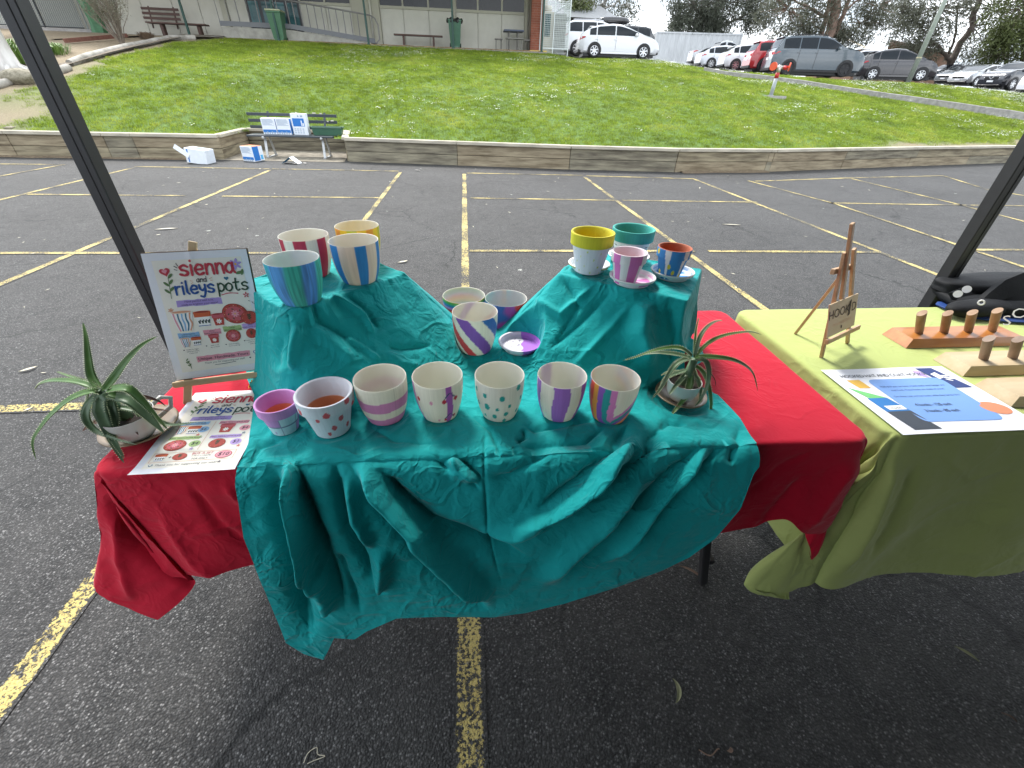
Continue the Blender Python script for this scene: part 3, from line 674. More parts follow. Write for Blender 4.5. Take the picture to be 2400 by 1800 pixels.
# ramp with hand rail
rz0, rz1 = fz, BZ+.03; rx0, rxm, rx1 = bx(545, 90), bx(700, 90), bx(892, 100); RY = 25.15
rp = thing('access_ramp', 'concrete ramp with a grey steel handrail in front of the double doors', 'ramp', (rx0, RY, BZ))
b = MB(); b.add([(rx0, RY-.05, BZ-.2), (rx1, RY-.05, BZ-.2), (rx1, RY-.05, rz1), (rxm, RY-.05, rz0-.0), (rx0, RY-.05, rz0), (rx0, BY-.03, BZ-.2), (rx1, BY-.03, BZ-.2), (rx1, BY-.03, rz1), (rxm, BY-.03, rz0), (rx0, BY-.03, rz0)],
  [(0, 1, 2, 3, 4), (4, 3, 8, 9), (3, 2, 7, 8), (1, 6, 7, 2), (5, 0, 4, 9)]); b.build('slab', mat('ramp concrete', (.30, .285, .25), .85, col2=(.42, .40, .35), vs=4), rp)
M_rail = mat('galvanised handrail', (.22, .21, .205), .5, metal=.2)
def rzat(x): return rz0 if x < rxm else rz0+(rz1-rz0)*(x-rxm)/(rx1-rxm)
b = MB(); b.tube([(rx0, BY-.15, rz0+.98), (rx0, RY, rz0+1.0), (rxm, RY, rz0+1.0), (rx1-.2, RY, rzat(rx1-.2)+1.0), (rx1-.02, RY, rz1+.93), (rx1+.1, RY, rz1+.7), (rx1+.1, RY, rz1+.2), (rx1-.05, RY, rz1+.06), (rx1-.3, RY, rz1+.07)], .030, 8); b.build('handrail', M_rail, rp, smooth=True)
for x0, x1 in ((rx0, rxm), (rxm, rx1-.1)):
    b = MB(); b.bar((x0, RY-.06, rzat(x0)+.12), (x1, RY-.06, rzat(x1)+.12), .012, .17); b.build('kick_plate', mat('grey kick plate', (.15, .155, .165), .5), rp)
for x in np.concatenate([np.linspace(rx0, rxm, 8), np.linspace(rxm+.25, rx1-.15, 12)]):
    b = MB(); b.tube([(x, RY, rzat(x)+.02), (x, RY, rzat(x)+.98)], .015 if round(x*10) % 3 else .022, 6); b.build('baluster', M_rail, rp)
# veranda posts
for x, y, Yp, lab in ((447, 90, 24.7, 'leftmost green veranda post, crossing the slatted brown bench'), (655, 98, 24.65, 'green veranda post in front of the bin at the doors'), (865, 108, 24.7, 'green veranda post beside the end of the handrail'), (1063, 118, 24.7, 'green veranda post in front of the middle wheelie bin'), (1269, 130, 24.7, 'rightmost green veranda post beside the brick pier')):
    X_ = float(onY(x, y, Yp)[0])
    if x > 1200: X_ = float(onY(1269, 125, Yp)[0])
    p = thing('veranda_post', lab, 'post', (X_, Yp, BZ), group='green posts along the veranda')
    b = MB(); b.box((-.038, -.038, 0), (.038, .038, 2.8)); b.build('post', M_green, p, local=True); b = MB(); b.box((-.07, -.07, 0), (.07, .07, .03)); b.build('base_plate', M_green, p, local=True)
# brick pier
def brick_mat(name='red brick', sc=1.):
    M = bpy.data.materials.new(name); M.use_nodes = True; t = M.node_tree; b_ = t.nodes['Principled BSDF']; b_.inputs['Roughness'].default_value = .85
    return mat(name, (.20, .06, .035), .85, col2=(.30, .10, .06), vs=4)
M_bk = brick_mat(); M_mort = mat('mortar', (.30, .25, .21), .9)
pier = thing('brick_pier', 'red brick pier closing the right end of the cream building', 'pier', (3.75, 25.4, BZ))
b = MB(); xa, xb = bx(1237, 60)+.03, bx(1262, 60)+.05; b.box((xa+.01, 25.0, BZ-.2), (xb-.01, BY+.8, BZ+3.2)); b.build('mortar_core', M_mort, pier)
bw_ = (xb-xa)/2; rn = random.Random(3)
for r_ in range(38):
    z0 = BZ-.05+r_*.086
    for i in range(-1, 3):
        x0 = xa+(i+(.5 if r_ % 2 else 0))*bw_; x1 = x0+bw_-.01; x0, x1 = max(x0, xa), min(x1, xb)
        if x1-x0 < .03: continue
        b = MB(); b.box((x0, 24.985-rn.random()*.004, z0), (x1, 25.2, z0+.076)); o = b.build('brick', M_bk, pier)
b = MB(); b.box((xa-.01, 24.9, BZ-.02), (xb+.25, 25.3, BZ+.07)); b.build('yellow_kerb', mat('yellow painted kerb', (.6, .45, .12), .7), pier)
# gas / air-conditioning cage
cg = thing('mesh_cage', 'white galvanised mesh cage with a cream cabinet beside the brick pier', 'cage', (4.7, 25.5, BZ))
M_mesh = mat('pale galvanised mesh', (.62, .66, .66), .45, metal=.3)
cx0, cx1 = float(onY(1264, 125, 25)[0]), float(onY(1329, 132, 25)[0]); cz0, cz1 = BZ-.12, BZ+1.95
M_cab = mat('cream cabinet', (.62, .60, .52), .6)
b = MB(); b.box((cx0-.05, 24.9, BZ-.28), (cx1+.05, 26.6, BZ-.1)); b.build('slab', M_conc, cg)
b = MB()
for x in (cx0, cx1, (cx0+cx1)/2-.05):
    for y in (25.0, 26.5): b.box((x-.02, y-.02, cz0), (x+.02, y+.02, cz1))
for z in (cz0+.02, cz0+.28, cz1): 
    for y in (25., 26.5): b.box((cx0, y-.015, z-.015), (cx1, y+.015, z+.015))
    for x in (cx0, cx1): b.box((x-.015, 25, z-.015), (x+.015, 26.5, z+.015))
b.build('frame', M_mesh, cg)
b = MB()
for z in np.arange(cz0+.3, cz1, .075): b.box((cx0, 25.0, z), (cx1, 25.006, z+.010)); b.box((cx1, 25.0, z), (cx1+.006, 26.5, z+.012))
for x in np.arange(cx0, cx1, .075): b.box((x, 24.995, cz0+.3), (x+.006, 25.0, cz1))
for y in np.arange(25, 26.5, .075): b.box((cx1+.006, y, cz0+.3), (cx1+.012, y+.008, cz1))
tag(b.build('wire_mesh', M_mesh, cg), kind='stuff')
b = MB(); xm = cx0+.22; b.box((xm, 25.5, cz0), (xm+.50, 26.2, cz1-.42), bev=.01); b.build('cabinet', M_cab, cg)
b = MB(); b.box((xm+.04, 25.49, cz0+.75), (xm+.30, 25.5, cz1-.5)); 
b.build('grille', mat('dark teal grille', (.03, .09, .09), .5), cg)
b = MB(); b.tube([(xm+.2, 25.8, cz1-.42), (xm+.2, 25.8, cz1-.2)], .19, 16); b.build('drum', M_cab, cg, smooth=True)
b = MB(); b.box((cx1-.62, 25.3, cz0+.1), (cx1-.1, 26.3, cz1-.5)); b.build('machine', mat('grey louvred machine', (.28, .29, .28), .6, var=.4, vs=14, stretch=(.1, .1, 1)), cg)
for i in range(3):
    b = MB(); b.tube([(cx1-.6+.12*i, 25.4, cz1-.45+.1*i), (cx1-.05, 26.3, cz1-.1)], .03, 6); b.build('pipe', M_mesh, cg)

# bins ------------------------------------------------------------------
def bin_(label, loc, lid_m, bodym, bag=False):
    t_ = thing('wheelie_bin', label, 'bin', loc, group='green wheelie bins on the terrace')
    b = MB(); b.add([(-.21, -.25, .06), (.21, -.25, .06), (.21, .25, .06), (-.21, .25, .06), (-.285, -.33, .98), (.285, -.33, .98), (.285, .33, .98), (-.285, .33, .98)], [(3, 2, 1, 0), (0, 1, 5, 4), (1, 2, 6, 5), (2, 3, 7, 6), (3, 0, 4, 7), (4, 5, 6, 7)]); b.build('body', bodym, t_, local=True)
    b = MB(); b.box((-.30, -.35, .93), (.30, .34, .99), bev=.015); b.build('rim', bodym, t_, local=True)
    if bag:
        b = MB(); n = 40; a = np.linspace(0, 2*np.pi, n); V = []
        for j, (rr, zz) in enumerate(((.29, .90), (.33, .92), (.335, .99), (.30, 1.04), (.2, 1.0))):
            q = 1+.09*np.array([vnoise(x*4, j*1.7, 2) for x in a]); V.append(np.stack([rr*np.cos(a)*q*1.05, rr*1.15*np.sin(a)*q, zz+.03*np.sin(a*7+j)], 1))
        b.grid(np.array(V)); b.build('bin_liner', mat('black bin liner', (.012, .012, .013), .35), t_, local=True)
    else:
        b = MB(); b.box((-.31, -.37, .99), (.31, .36, 1.05), bev=.02); b.build('lid', lid_m, t_, local=True)
    for s_ in (-1, 1):
        b = MB(); b.tube([(s_*.20, .24, .1), (s_*.26, .24, .1)], .1, 14); b.build('wheel', mat('black rubber wheel', (.02, .02, .02), .7), t_, local=True)
    b = MB(); b.box((-.18, -.27, 0), (.18, -.15, .08)); b.build('foot', bodym, t_, local=True)
M_bg = mat('green bin plastic', (.055, .15, .075), .4, var=.1); M_lid = mat('pale yellow green bin lid', (.45, .47, .30), .5)
bin_('green wheelie bin with a pale lid standing before the double doors', (float(onY(660, 98, 24.95)[0]), 24.95, BZ+.0), M_lid, M_bg)
bin_('green wheelie bin with a black liner against the panelled wall', (float(onY(1068, 118, 25.05)[0]), 25.05, BZ+.02), M_lid, mat('darker green bin plastic', (.04, .12, .07), .3, var=.1), True)
# benches against the building
M_br = mat('dark reddish brown timber', (.075, .035, .025), .6, var=.2, stretch=(.3, 3, 3))
t_ = thing('backless_bench', 'plain dark brown backless bench against the middle of the cream wall', 'bench', (-2.0, 25.5, BZ)); xa, xb = float(onY(925, 95, 25.5)[0]), float(onY(1038, 100, 25.5)[0])
for y in (25.4, 25.55):
    b = MB(); b.box((xa, y-.06, BZ+.42), (xb, y+.06, BZ+.48)); b.build('seat_slat', M_br, t_)
for x in (xa+.42, xb-.42): b = MB(); b.box((x-.04, 25.38, BZ), (x+.04, 25.58, BZ+.42)); b.build('leg', M_br, t_)
t_ = thing('slatted_bench', 'weathered brown slatted bench with a backrest at the left of the terrace', 'bench', (-12, 25.3, BZ)); xa, xb = float(onY(349, 60, 25.3)[0]), float(onY(488, 68, 25.3)[0])
for y in (25.15, 25.3, 25.45): b = MB(); b.box((xa, y-.06, BZ+.44), (xb, y+.06, BZ+.49)); b.build('seat_slat', M_br, t_)
for i in range(3): b = MB(); b.box((xa-.25, 25.55+.03*i, BZ+.60+.16*i), (xb-1.15, 25.58+.03*i, BZ+.69+.16*i)); b.build('back_slat', M_br, t_)
for x in (xa+.55, xb-.35): b = MB(); b.box((x-.06, 25.2, BZ), (x+.06, 25.42, BZ+.44)); b.build('leg', M_br, t_)
for x in (xa+.05, xb-1.35): b = MB(); b.bar((x, 25.5, BZ+.3), (x, 25.66, BZ+1.05), .05, .04); b.build('back_bracket', M_br, t_)
t_ = thing('picnic_table', 'small grey picnic table with fixed stools beside the brick pier', 'table', (2.2, 25.3, BZ)); xa, xb = float(onY(1185, 90, 25.3)[0]), float(onY(1223, 92, 25.3)[0])
M_gt = mat('grey blue table top', (.07, .085, .13), .5); M_gl = mat('grey steel tube', (.2, .19, .17), .5, metal=.3)
b = MB(); b.box((xa-.1, 24.95, BZ+.72), (xb+.05, 25.7, BZ+.78), bev=.01); b.build('table_top', M_gt, t_)
for x in (xa+.15, xb-.2): 
    for y in (25.1, 25.55): b = MB(); b.tube([(x, y, BZ), (x, y, BZ+.72)], .03, 6); b.build('leg', M_gl, t_)
for x0, x1, y in ((xa-.5, xa-.15, 25.3), (xb+.1, xb+.4, 25.3), (xa-.05, xb, 24.72)):
    b = MB(); b.box((x0, y-.17, BZ+.42), (x1, y+.17, BZ+.46)); s_ = b.build('seat', M_gl, t_)
    for x in (x0+.06, x1-.06): b = MB(); b.tube([(x, y, BZ), (x, y, BZ+.42)], .022, 6); b.build('leg', M_gl, t_)
# left: chain link enclosure, green cover
FYc = 25.6
fn = thing('chain_link_fence', 'chain link fence panel with dark posts at the far left', 'fence', (-17, FYc, BZ))
p0, p1 = onY(75, 62, FYc), onY(200, 70, FYc); M_wire = mat('galvanised chain link', (.25, .27, .26), .6)
b = MB(); z0, z1 = p0[2]+.02, p0[2]+2.0; x0, x1 = p0[0]-1.5, p1[0]
st = .075
for x in np.arange(x0-2, x1, st):
    a, c = max(x, x0), min(x+2, x1); 
    if c-a < .02: continue
    b.bar((a, FYc, z0+(a-x)), (c, FYc, z0+(c-x)), .014, .014, up=(0, 1, 0)); b.bar((a, FYc+.006, z1-(a-x)), (c, FYc+.006, z1-(c-x)), .014, .014, up=(0, 1, 0))
tag(b.build('wire_mesh', M_wire, fn), kind='stuff')
for px_, r_ in ((97, .035), (196, .025)):
    q = onY(px_+10, 62, FYc); b = MB(); b.tube([(q[0], FYc-.04, p0[2]-.2), (q[0], FYc-.04, z1)], r_, 8); b.build('post', M_frame if r_ > .03 else M_wire, fn)
b = MB(); b.tube([(x0, FYc-.03, z0), (x1, FYc-.03, z0)], .02, 6); b.build('bottom_rail', M_frame, fn)
b = MB(); b.box((x0-3, FYc+.8, p0[2]-.3), (x1+1.2, FYc+.9, p0[2]+3)); tag(b.build('cream_wall', M_pan), 'plain cream wall behind the chain link fence', 'wall')
b = MB(); b.box((x0, FYc-.12, p0[2]-.22), (x1+.3, FYc+.12, p0[2]-.02)); b.build('plinth', M_conc, fn)
q0 = onY(218, 80, 25.3); q1 = onY(246, 80, 25.3); t0 = onY(190, 10, 25.3)
b = MB(); zz = np.linspace(0, 1, 12); V = []
for z in zz: V.append([(q0[0]-.0+.07*math.sin(z*7)+(0)*z, 25.25, q0[2]+z*1.9), ((q0[0]+q1[0])/2, 25.12+.03*math.sin(z*11), q0[2]+z*1.9), (q1[0]+.03*math.sin(z*9), 25.25, q0[2]+z*1.9)])
b.grid(np.array(V), flip=True); b.box((q0[0]+.05, 25.27, q0[2]), (q1[0]-.02, 25.6, q0[2]+1.85)); tag(b.build('covered_stack', mat('green tarpaulin', (.06, .17, .08), .6, var=.2)), 'upright bundle under a green cover behind the bare shrub', 'tarpaulin')

# ================================================================== GARDEN BED AT LEFT
M_mulch = mat('bark mulch and dry leaves', (.055, .042, .032), .95, col2=(.30, .25, .19), vs=30, bump=.8, bs=45, detail=8)
V = []
for i in range(26):
    u = i/25*9; x = np.interp(u, range(10), _lx); y = np.interp(u, range(10), _ly); row = []
    for k in range(8):
        yy = y+.12+(25.2-y)*k/7*1.0 if y < 25 else y+.1*k; row.append((x-.02*k, yy, float(terr(x, yy))+.075+.02*vnoise(x*3, yy*3, 1)))
    V.append(row)
b = MB(); b.grid(np.array(V), flip=True); tag(b.build('garden_bed', M_mulch, smooth=True), kind='structure')
M_log = wood('silver grey weathered log', (.20, .185, .155), (.42, .395, .35), 3, (1, 1, 1), bump=.6)
def logw(pp, lab, r_=.12):
    q = [onT(x, y)+np.array([0, 0, .06]) for x, y in pp]; rr = [r_*random.uniform(.75, 1.1) for _ in q]
    b = MB(); b.tube(q, rr, 10); tag(b.build('log_edging', M_log, smooth=True, autos=50), lab, 'log', 'grey logs edging the garden bed')
logw([(166, 155), (200, 142), (250, 127), (300, 114), (345, 106), (374, 99)], 'long silver grey log edging the mulched bed', .10)
logw([(377, 98), (400, 94), (440, 93), (460, 93)], 'short upper log edging meeting the terrace', .10)
logw([(133, 174), (150, 170), (163, 165)], 'short pale log stub beside the tent leg', .11)
logw([(-40, 214), (0, 206), (38, 194)], 'log edging at the left border below the gum trunk', .10)
q = onT(58, 193); b = MB(); n = 20; V = []
for j in range(9):
    ph = -.5*math.pi*.5+math.pi*.75*j/8; a = np.linspace(0, 2*np.pi, n); rr = math.cos(ph)*(1+.12*np.array([vnoise(t_*2+9, j, 8) for t_ in a])); V.append(np.stack([q[0]+.46*rr*np.cos(a), q[1]+.3*rr*np.sin(a), q[2]+.10+.20*math.sin(ph)+0*a], 1))
b.grid(np.array(V)); b.poly(V[-1]); tag(b.build('boulder', mat('mottled grey brown rock', (.13, .115, .075), .9, col2=(.33, .30, .23), vs=9, bump=.8, bs=20), smooth=True), 'rounded grey brown boulder at the foot of the gum tree', 'rock')
# brick edging of the upper bed
q0, q1 = onT(155, 104), onT(300, 92)
b = MB(); b.bar((q0[0], q0[1], q0[2]+.1), (q1[0], q1[1], q1[2]+.12), .1, .12); tag(b.build('edging_strip', mat('red brown edging', (.16, .07, .05), .9, var=.3, vs=20)), 'low red brown edging strip at the top of the mulch', 'edging')
q0, q1 = onT(112, 95), onT(330, 88); b = MB(); b.add([q0+(0, 0, .04), q1+(0, 0, .06), q1+(0, .6, .08), q0+(0, .9, .08)], [(0, 1, 2, 3)]); tag(b.build('upper_path', M_conc), kind='structure')
# gum trunk
M_gum = mat('smooth pale gum bark', (.42, .40, .37), .7, col2=(.62, .60, .57), vs=2.5, stretch=(3, 3, .5), bump=.3, bs=8)
q = onT(28, 166); gt_ = thing('gum_tree', 'smooth white gum tree trunk cut by the left edge', 'tree', q)
b = MB(); b.tube([q+(.05, 0, -.1), q+(0, 0, .12), q+(-.02, 0, .5), q+(-.06, 0, 1.4), q+(-.2, .1, 4), q+(-.5, .3, 8)], [.36, .25, .215, .20, .17, .1], 20); b.build('trunk', M_gum, gt_, smooth=True)
for a, l_ in ((0, .35), (.9, .4), (2.5, .4), (5.2, .35), (4, .3)):
    b = MB(); b.tube([q+(.15*math.cos(a), .15*math.sin(a), .12), q+(l_*math.cos(a), l_*math.sin(a), .02), q+(1.6*l_*math.cos(a), 1.6*l_*math.sin(a), -.05)], [.09, .06, .03], 8); b.build('root', M_gum, gt_, smooth=True)
# ================================================================== UPPER CAR PARK
b = MB(); 
cxs = np.linspace(4.6, 75, 50); V = []
for x in cxs:
    yc = float(np.interp(x, _XC, _YC)); row = []
    for y in [yc+1.6, yc+4, 40, 50, 62, 80, 120, 260]: row.append((x, y, float(terr(x, y))+.03))
    V.append(row)
b.grid(np.array(V), flip=True); tag(b.build('upper_car_park', mat('pale worn asphalt', (.075, .072, .07), 1., var=.15, vs=3, spec=0.), smooth=True), kind='structure')

M_tyre = mat('tyre rubber', (.018, .018, .019), .75); M_cg = mat('car window glass', (.018, .022, .026), .06, spec=.28); M_chr = mat('satin alloy', (.55, .56, .58), .25, metal=.8); M_blk = mat('black car trim', (.012, .012, .013), .4); M_red = mat('red tail lamp', (.45, .012, .02), .15, coat=1.); M_plate = mat('white number plate', (.75, .76, .78), .5); M_head = mat('clear headlamp', (.5, .53, .56), .08, metal=.4); M_rimd = mat('black alloy', (.025, .025, .028), .3, metal=.5)
PROF = {  # top outline (x fraction of length from rear -.5 to nose .5, z fraction of height), belt height fraction, glass run
 'hatch': dict(top=[(-.5, .36), (-.495, .60), (-.475, .68), (-.44, .75), (-.36, .88), (-.26, .955), (-.1, 1.0), (.0, .985), (.10, .905), (.21, .785), (.29, .70), (.37, .65), (.44, .575), (.485, .47), (.5, .34)], belt=.645, glass=(-.375, .215), pil=(-.29, -.06), rear=(-.455, -.345), wind=(.04, .275)),
 'suv': dict(top=[(-.5, .40), (-.49, .60), (-.48, .66), (-.455, .75), (-.42, .93), (-.36, .975), (-.1, 1.0), (.02, .985), (.10, .93), (.22, .745), (.27, .70), (.36, .67), (.45, .60), (.49, .50), (.5, .36)], belt=.655, glass=(-.41, .19), pil=(-.24, -.05), rear=(-.47, -.405), wind=(.06, .235)),
 'sedan': dict(top=[(-.5, .40), (-.49, .58), (-.45, .68), (-.36, .72), (-.22, .95), (-.1, 1.0), (.02, .985), (.10, .93), (.25, .67), (.36, .62), (.45, .55), (.49, .46), (.5, .34)], belt=.62, glass=(-.27, .20), pil=(-.18, -.02), rear=(-.35, -.20), wind=(.07, .245)),
 'ute': dict(top=[(-.5, .40), (-.495, .60), (-.48, .62), (-.15, .62), (-.12, .65), (-.09, .93), (-.02, 1.0), (.08, .99), (.14, .93), (.25, .68), (.35, .65), (.45, .58), (.49, .48), (.5, .34)], belt=.62, glass=(-.10, .20), pil=(.0, .02), rear=(-.115, -.08), wind=(.11, .25)),
}
def car(name, label, cxy, rz, kind, Ln, W, H, paint, rims=None, opts=(), group='cars parked beyond the lawn', cat='car'):
    pr = PROF[kind]; rims = rims or M_chr
    q = onY(cxy[0], cxy[1], cxy[2]); t_ = thing(name, label, cat, (q[0], q[1], q[2]-.01), rad(rz), group)
    hw = W/2; wr = .325 if kind != 'suv' else .37; gl = .20
    tx = np.array([p[0] for p in pr['top']])*Ln; tz = np.array([p[1] for p in pr['top']])*H
    def topz(x): return np.interp(x, tx, tz)
    def pw(x): u = abs(x)/(Ln/2); return hw*(1-.16*max(0, (u-.62)/.38)**2.2)
    bz = pr['belt']*H
    def sect(x):
        tp = float(topz(x)); w_ = pw(x); be = min(bz, tp-.02)
        g = max(0, min(1, (tp-bz)/(H-bz))); rw = w_*(1-.25*g) if tp > bz else w_*.86
        lo = gl+.03+ (.10 if abs(x) > Ln*.47 else 0)
        pts = [(w_*.90, lo), (w_*.985, lo+.08), (w_, (lo+be)/2), (w_*.99, be-.10), (w_*.965, be)]
        for f_, dz in ((.5, .5), (.96, .955)): pts.append((w_*.955+(rw-w_*.955)*f_, be+(tp-be)*dz))
        pts += [(rw*.93, tp), (rw*.6, tp+.012*g), (0, tp+.02*g)]
        return pts
    xs_ = np.unique(np.concatenate([np.linspace(-Ln/2, Ln/2, 34), tx]))
    V = []
    for x in xs_:
        h = sect(x); V.append([(x, -y, z) for y, z in h]+[(x, y, z) for y, z in h[-2::-1]])
    V = np.array(V); b = MB(); b.grid(V); b.poly(V[0][::-1]); b.poly(V[-1]); body = b.build('body', paint, t_, smooth=True, local=True, autos=38)
    # wheel arches and wheels
    xw = (-Ln*.5+Ln*.195, Ln*.5-Ln*.195)
    for x in xw:
        for s_ in (-1, 1):
            y = s_*(pw(x)+.004)
            b = MB(); a = np.linspace(-.12*np.pi, 1.12*np.pi, 20); R_ = wr+.055
            b.add([(x+R_*math.cos(k), y, max(wr+R_*math.sin(k), gl)) for k in a], [tuple(range(20))] if s_ < 0 else [tuple(range(20))[::-1]]); b.build('wheel_arch', M_blk, t_, local=True)
            wh = bpy.data.objects.new('wheel', None); COL.objects.link(wh); wh.parent = t_; wh.location = (x, s_*(pw(x)-.10), wr)
            b = MB(); pf = [(wr*.66, -.10), (wr*.70, -.118), (wr*.93, -.118), (wr, -.09), (wr, .09), (wr*.93, .115), (wr*.66, .115)]
            n = 28; aa = np.arange(n)*2*np.pi/n; VV = np.concatenate([np.stack([np.cos(aa)*r_, np.full(n, z_)*-s_, np.sin(aa)*r_], 1) for r_, z_ in pf]) 
            b.add(VV, [(i*n+j, i*n+(j+1) % n, (i+1)*n+(j+1) % n, (i+1)*n+j) for i in range(6) for j in range(n)]); b.build('tyre', M_tyre, wh, smooth=True, local=True)
            b = MB(); b.disc((0, s_*.085, 0), wr*.67, 24, ax=(0, s_, 0)); b.build('wheel_well', M_blk, wh, local=True)
            b = MB(); ns = 5 if rims is not M_chr else 7
            for k in range(ns):
                a_ = k*2*np.pi/ns+.3; b.bar((wr*.1*math.cos(a_), s_*.105, wr*.1*math.sin(a_)), (wr*.64*math.cos(a_), s_*.112, wr*.64*math.sin(a_)), wr*.17, .012, up=(0, 1, 0))
            b.tube([(wr*.65*math.cos(k), s_*.112, wr*.65*math.sin(k)) for k in np.linspace(0, 2*np.pi, 25)], .013, 5, cap=False); b.disc((0, s_*.116, 0), wr*.16, 10, ax=(0, s_, 0)); b.build('rim', rims, wh, local=True)
    # glass
    x0, x1 = pr['glass'][0]*Ln, pr['glass'][1]*Ln; cuts = [x0]+[c*Ln for c in pr['pil']]+[x1]
    for s_ in (-1, 1):
        for i, (c0, c1) in enumerate(zip(cuts, cuts[1:])):
            g0, g1 = c0+(.03 if i else 0), c1-(.03 if i < len(cuts)-2 else 0); rows = []
            if g1-g0 < .1: continue
            for x in np.linspace(g0, g1, 9):
                h = sect(x); B_ = np.array(h[4]); R_ = np.array(h[6]); lo = B_+(R_-B_)*.06; hi = B_+(R_-B_)*.88
                rows.append([(x, s_*(lo[0]+.008), lo[1]), (x, s_*((lo[0]+hi[0])/2+.013), (lo[1]+hi[1])/2), (x, s_*(hi[0]+.008), hi[1])])
            b = MB(); b.grid(np.array(rows), flip=(s_ > 0)); b.build('side_window', M_cg, t_, smooth=True, local=True)
    for nm, (a0, a1) in (('windscreen', pr['wind']), ('rear_window', pr['rear'])):
        rows = []
        for x in np.linspace(a0*Ln, a1*Ln, 8):
            h = sect(x); tp = h[-1][1]; rw = h[-3][0]*.97; rows.append([(x+(.008 if nm == 'windscreen' else -.012), y*rw, tp+.010-(abs(y)**3)*.012) for y in np.linspace(-1, 1, 9)])
        b = MB(); b.grid(np.array(rows)); b.build(nm, M_cg, t_, smooth=True, local=True)
    # lamps, plates, handles, mirrors, door seams
    for s_ in (-1, 1):
        z = H*.545; xr = -Ln/2; b = MB()
        b.add([(xr+.0, s_*pw(xr)*.62, z-.03), (xr+.02, s_*(pw(xr)+.006), z-.05), (xr+.36, s_*(pw(xr+.36)+.009), z+.07), (xr+.30, s_*(pw(xr+.3)+.004), z+.11), (xr+.05, s_*pw(xr)*.99, z+.09), (xr+.0, s_*pw(xr)*.62, z+.07)], [(0, 1, 4, 5), (1, 2, 3, 4)]); b.build('tail_lamp', M_red, t_, local=True)
        xf = Ln/2; z = H*.46; b = MB(); b.add([(xf-.02, s_*pw(xf)*.60, z-.04), (xf-.05, s_*(pw(xf)+.0), z-.02), (xf-.42, s_*(pw(xf-.42)+.008), z+.09), (xf-.35, s_*pw(xf-.35)*.93, z+.13), (xf-.10, s_*pw(xf)*.7, z+.05)], [(0, 1, 2, 3, 4)]); b.build('headlamp', M_head, t_, local=True)
        b = MB(); x = pr['glass'][1]*Ln-.12; b.box((x-.06, s_*(pw(x)+.09)-.09, bz+.0), (x+.06, s_*(pw(x)+.09)+.09, bz+.13), bev=.03); b.build('wing_mirror', paint, t_, local=True)
        for c in pr['pil']:
            b = MB(); x = c*Ln+.05; b.box((x-.01+.0, s_*(pw(x)+.004)-.004, gl+.16), (x-.0, s_*(pw(x)+.004)+.001, bz-.02)); b.build('door_seam', M_blk, t_, local=True)
            b = MB(); b.box((x+.08-.2, s_*(pw(x)+.01)-.012, bz-.16), (x+.02, s_*(pw(x)+.01)+.012, bz-.13)); b.build('door_handle', paint, t_, local=True)
        b = MB(); b.box((-Ln*.29, s_*(pw(0)-.02)-.02, gl), (Ln*.29, s_*(pw(0)-.02)+.015, gl+.09)); b.build('side_skirt', M_blk if kind == 'suv' else paint, t_, local=True)
    b = MB(); b.box((-Ln/2-.012, -.19, H*.40), (-Ln/2+.01, .19, H*.47)); b.build('number_plate', M_plate, t_, local=True)
    b = MB(); b.box((Ln/2-.02, -.19, H*.27), (Ln/2+.014, .19, H*.33)); b.build('number_plate', M_plate, t_, local=True)
    b = MB(); b.box((-Ln/2-.01, -pw(Ln/2)*.95, gl+.03), (-Ln/2+.22, pw(Ln/2)*.95, gl+.20), bev=.03); b.build('bumper', M_blk, t_, local=True)
    b = MB(); b.box((Ln/2-.2, -pw(Ln/2)*.9, gl+.03), (Ln/2+.012, pw(Ln/2)*.9, gl+.13), bev=.03); b.box((Ln/2-.03, -.42, H*.36), (Ln/2+.008, .42, H*.45)); b.build('grille', M_blk, t_, local=True)
    b = MB(); b.box((-Ln*.44, -pw(0)*.85, gl-.13), (Ln*.44, pw(0)*.85, gl+.08)); b.build('underbody_shade_box', M_blk, t_, local=True)  # black box carried down near the ground to stand in for undercar shade
    if 'rails' in opts:
        for s_ in (-1, 1): b = MB(); b.tube([(x, s_*hw*.66, float(topz(x))+.045) for x in np.linspace(-Ln*.36, Ln*.04, 8)], .02, 6); b.build('roof_rail', M_blk if 'darkrails' in opts else M_chr, t_, local=True)
    if 'chrome' in opts:
        b = MB(); b.bar((Ln/2+.02, -.2, H*.47), (Ln/2+.02, 0, H*.37), .05, .03); b.bar((Ln/2+.02, .2, H*.47), (Ln/2+.02, 0, H*.37), .05, .03); b.tube([(Ln/2+.03, .09*math.cos(k), H*.44+.09*math.sin(k)) for k in np.linspace(0, 6.28, 13)], .012, 5); b.build('grille_badge', M_chr, t_, local=True)
    if 'spoiler' in opts:
        x = pr['rear'][1]*Ln; b = MB(); b.box((x-.14, -hw*.66, float(topz(x))+.0), (x+.12, hw*.66, float(topz(x))+.05), bev=.015); b.build('spoiler', paint, t_, local=True)
    return t_
def paint(name, c, metal=.0): return mat(name, c, .22, metal=metal, coat=1., spec=.6)
P_w = paint('white car paint', (.74, .75, .77)); P_w2 = paint('pearl white car paint', (.66, .68, .72)); P_r = paint('red car paint', (.42, .012, .018)); P_bg = paint('grey blue car paint', (.055, .078, .095)); P_g = paint('dark mauve grey paint', (.028, .025, .03)); P_d = paint('dark slate car paint', (.04, .05, .06), .4); P_k = paint('blue black car paint', (.02, .022, .03), .3); P_s = paint('silver car paint', (.45, .46, .47), .5); P_k2 = paint('graphite car paint', (.05, .052, .055), .3)
car('parked_car', 'white hatchback parked side on at the crest of the lawn, nearest the cage', (1441, 139, 30.0), -6, 'hatch', 4.45, 1.8, 1.50, P_w, opts=('spoiler',))
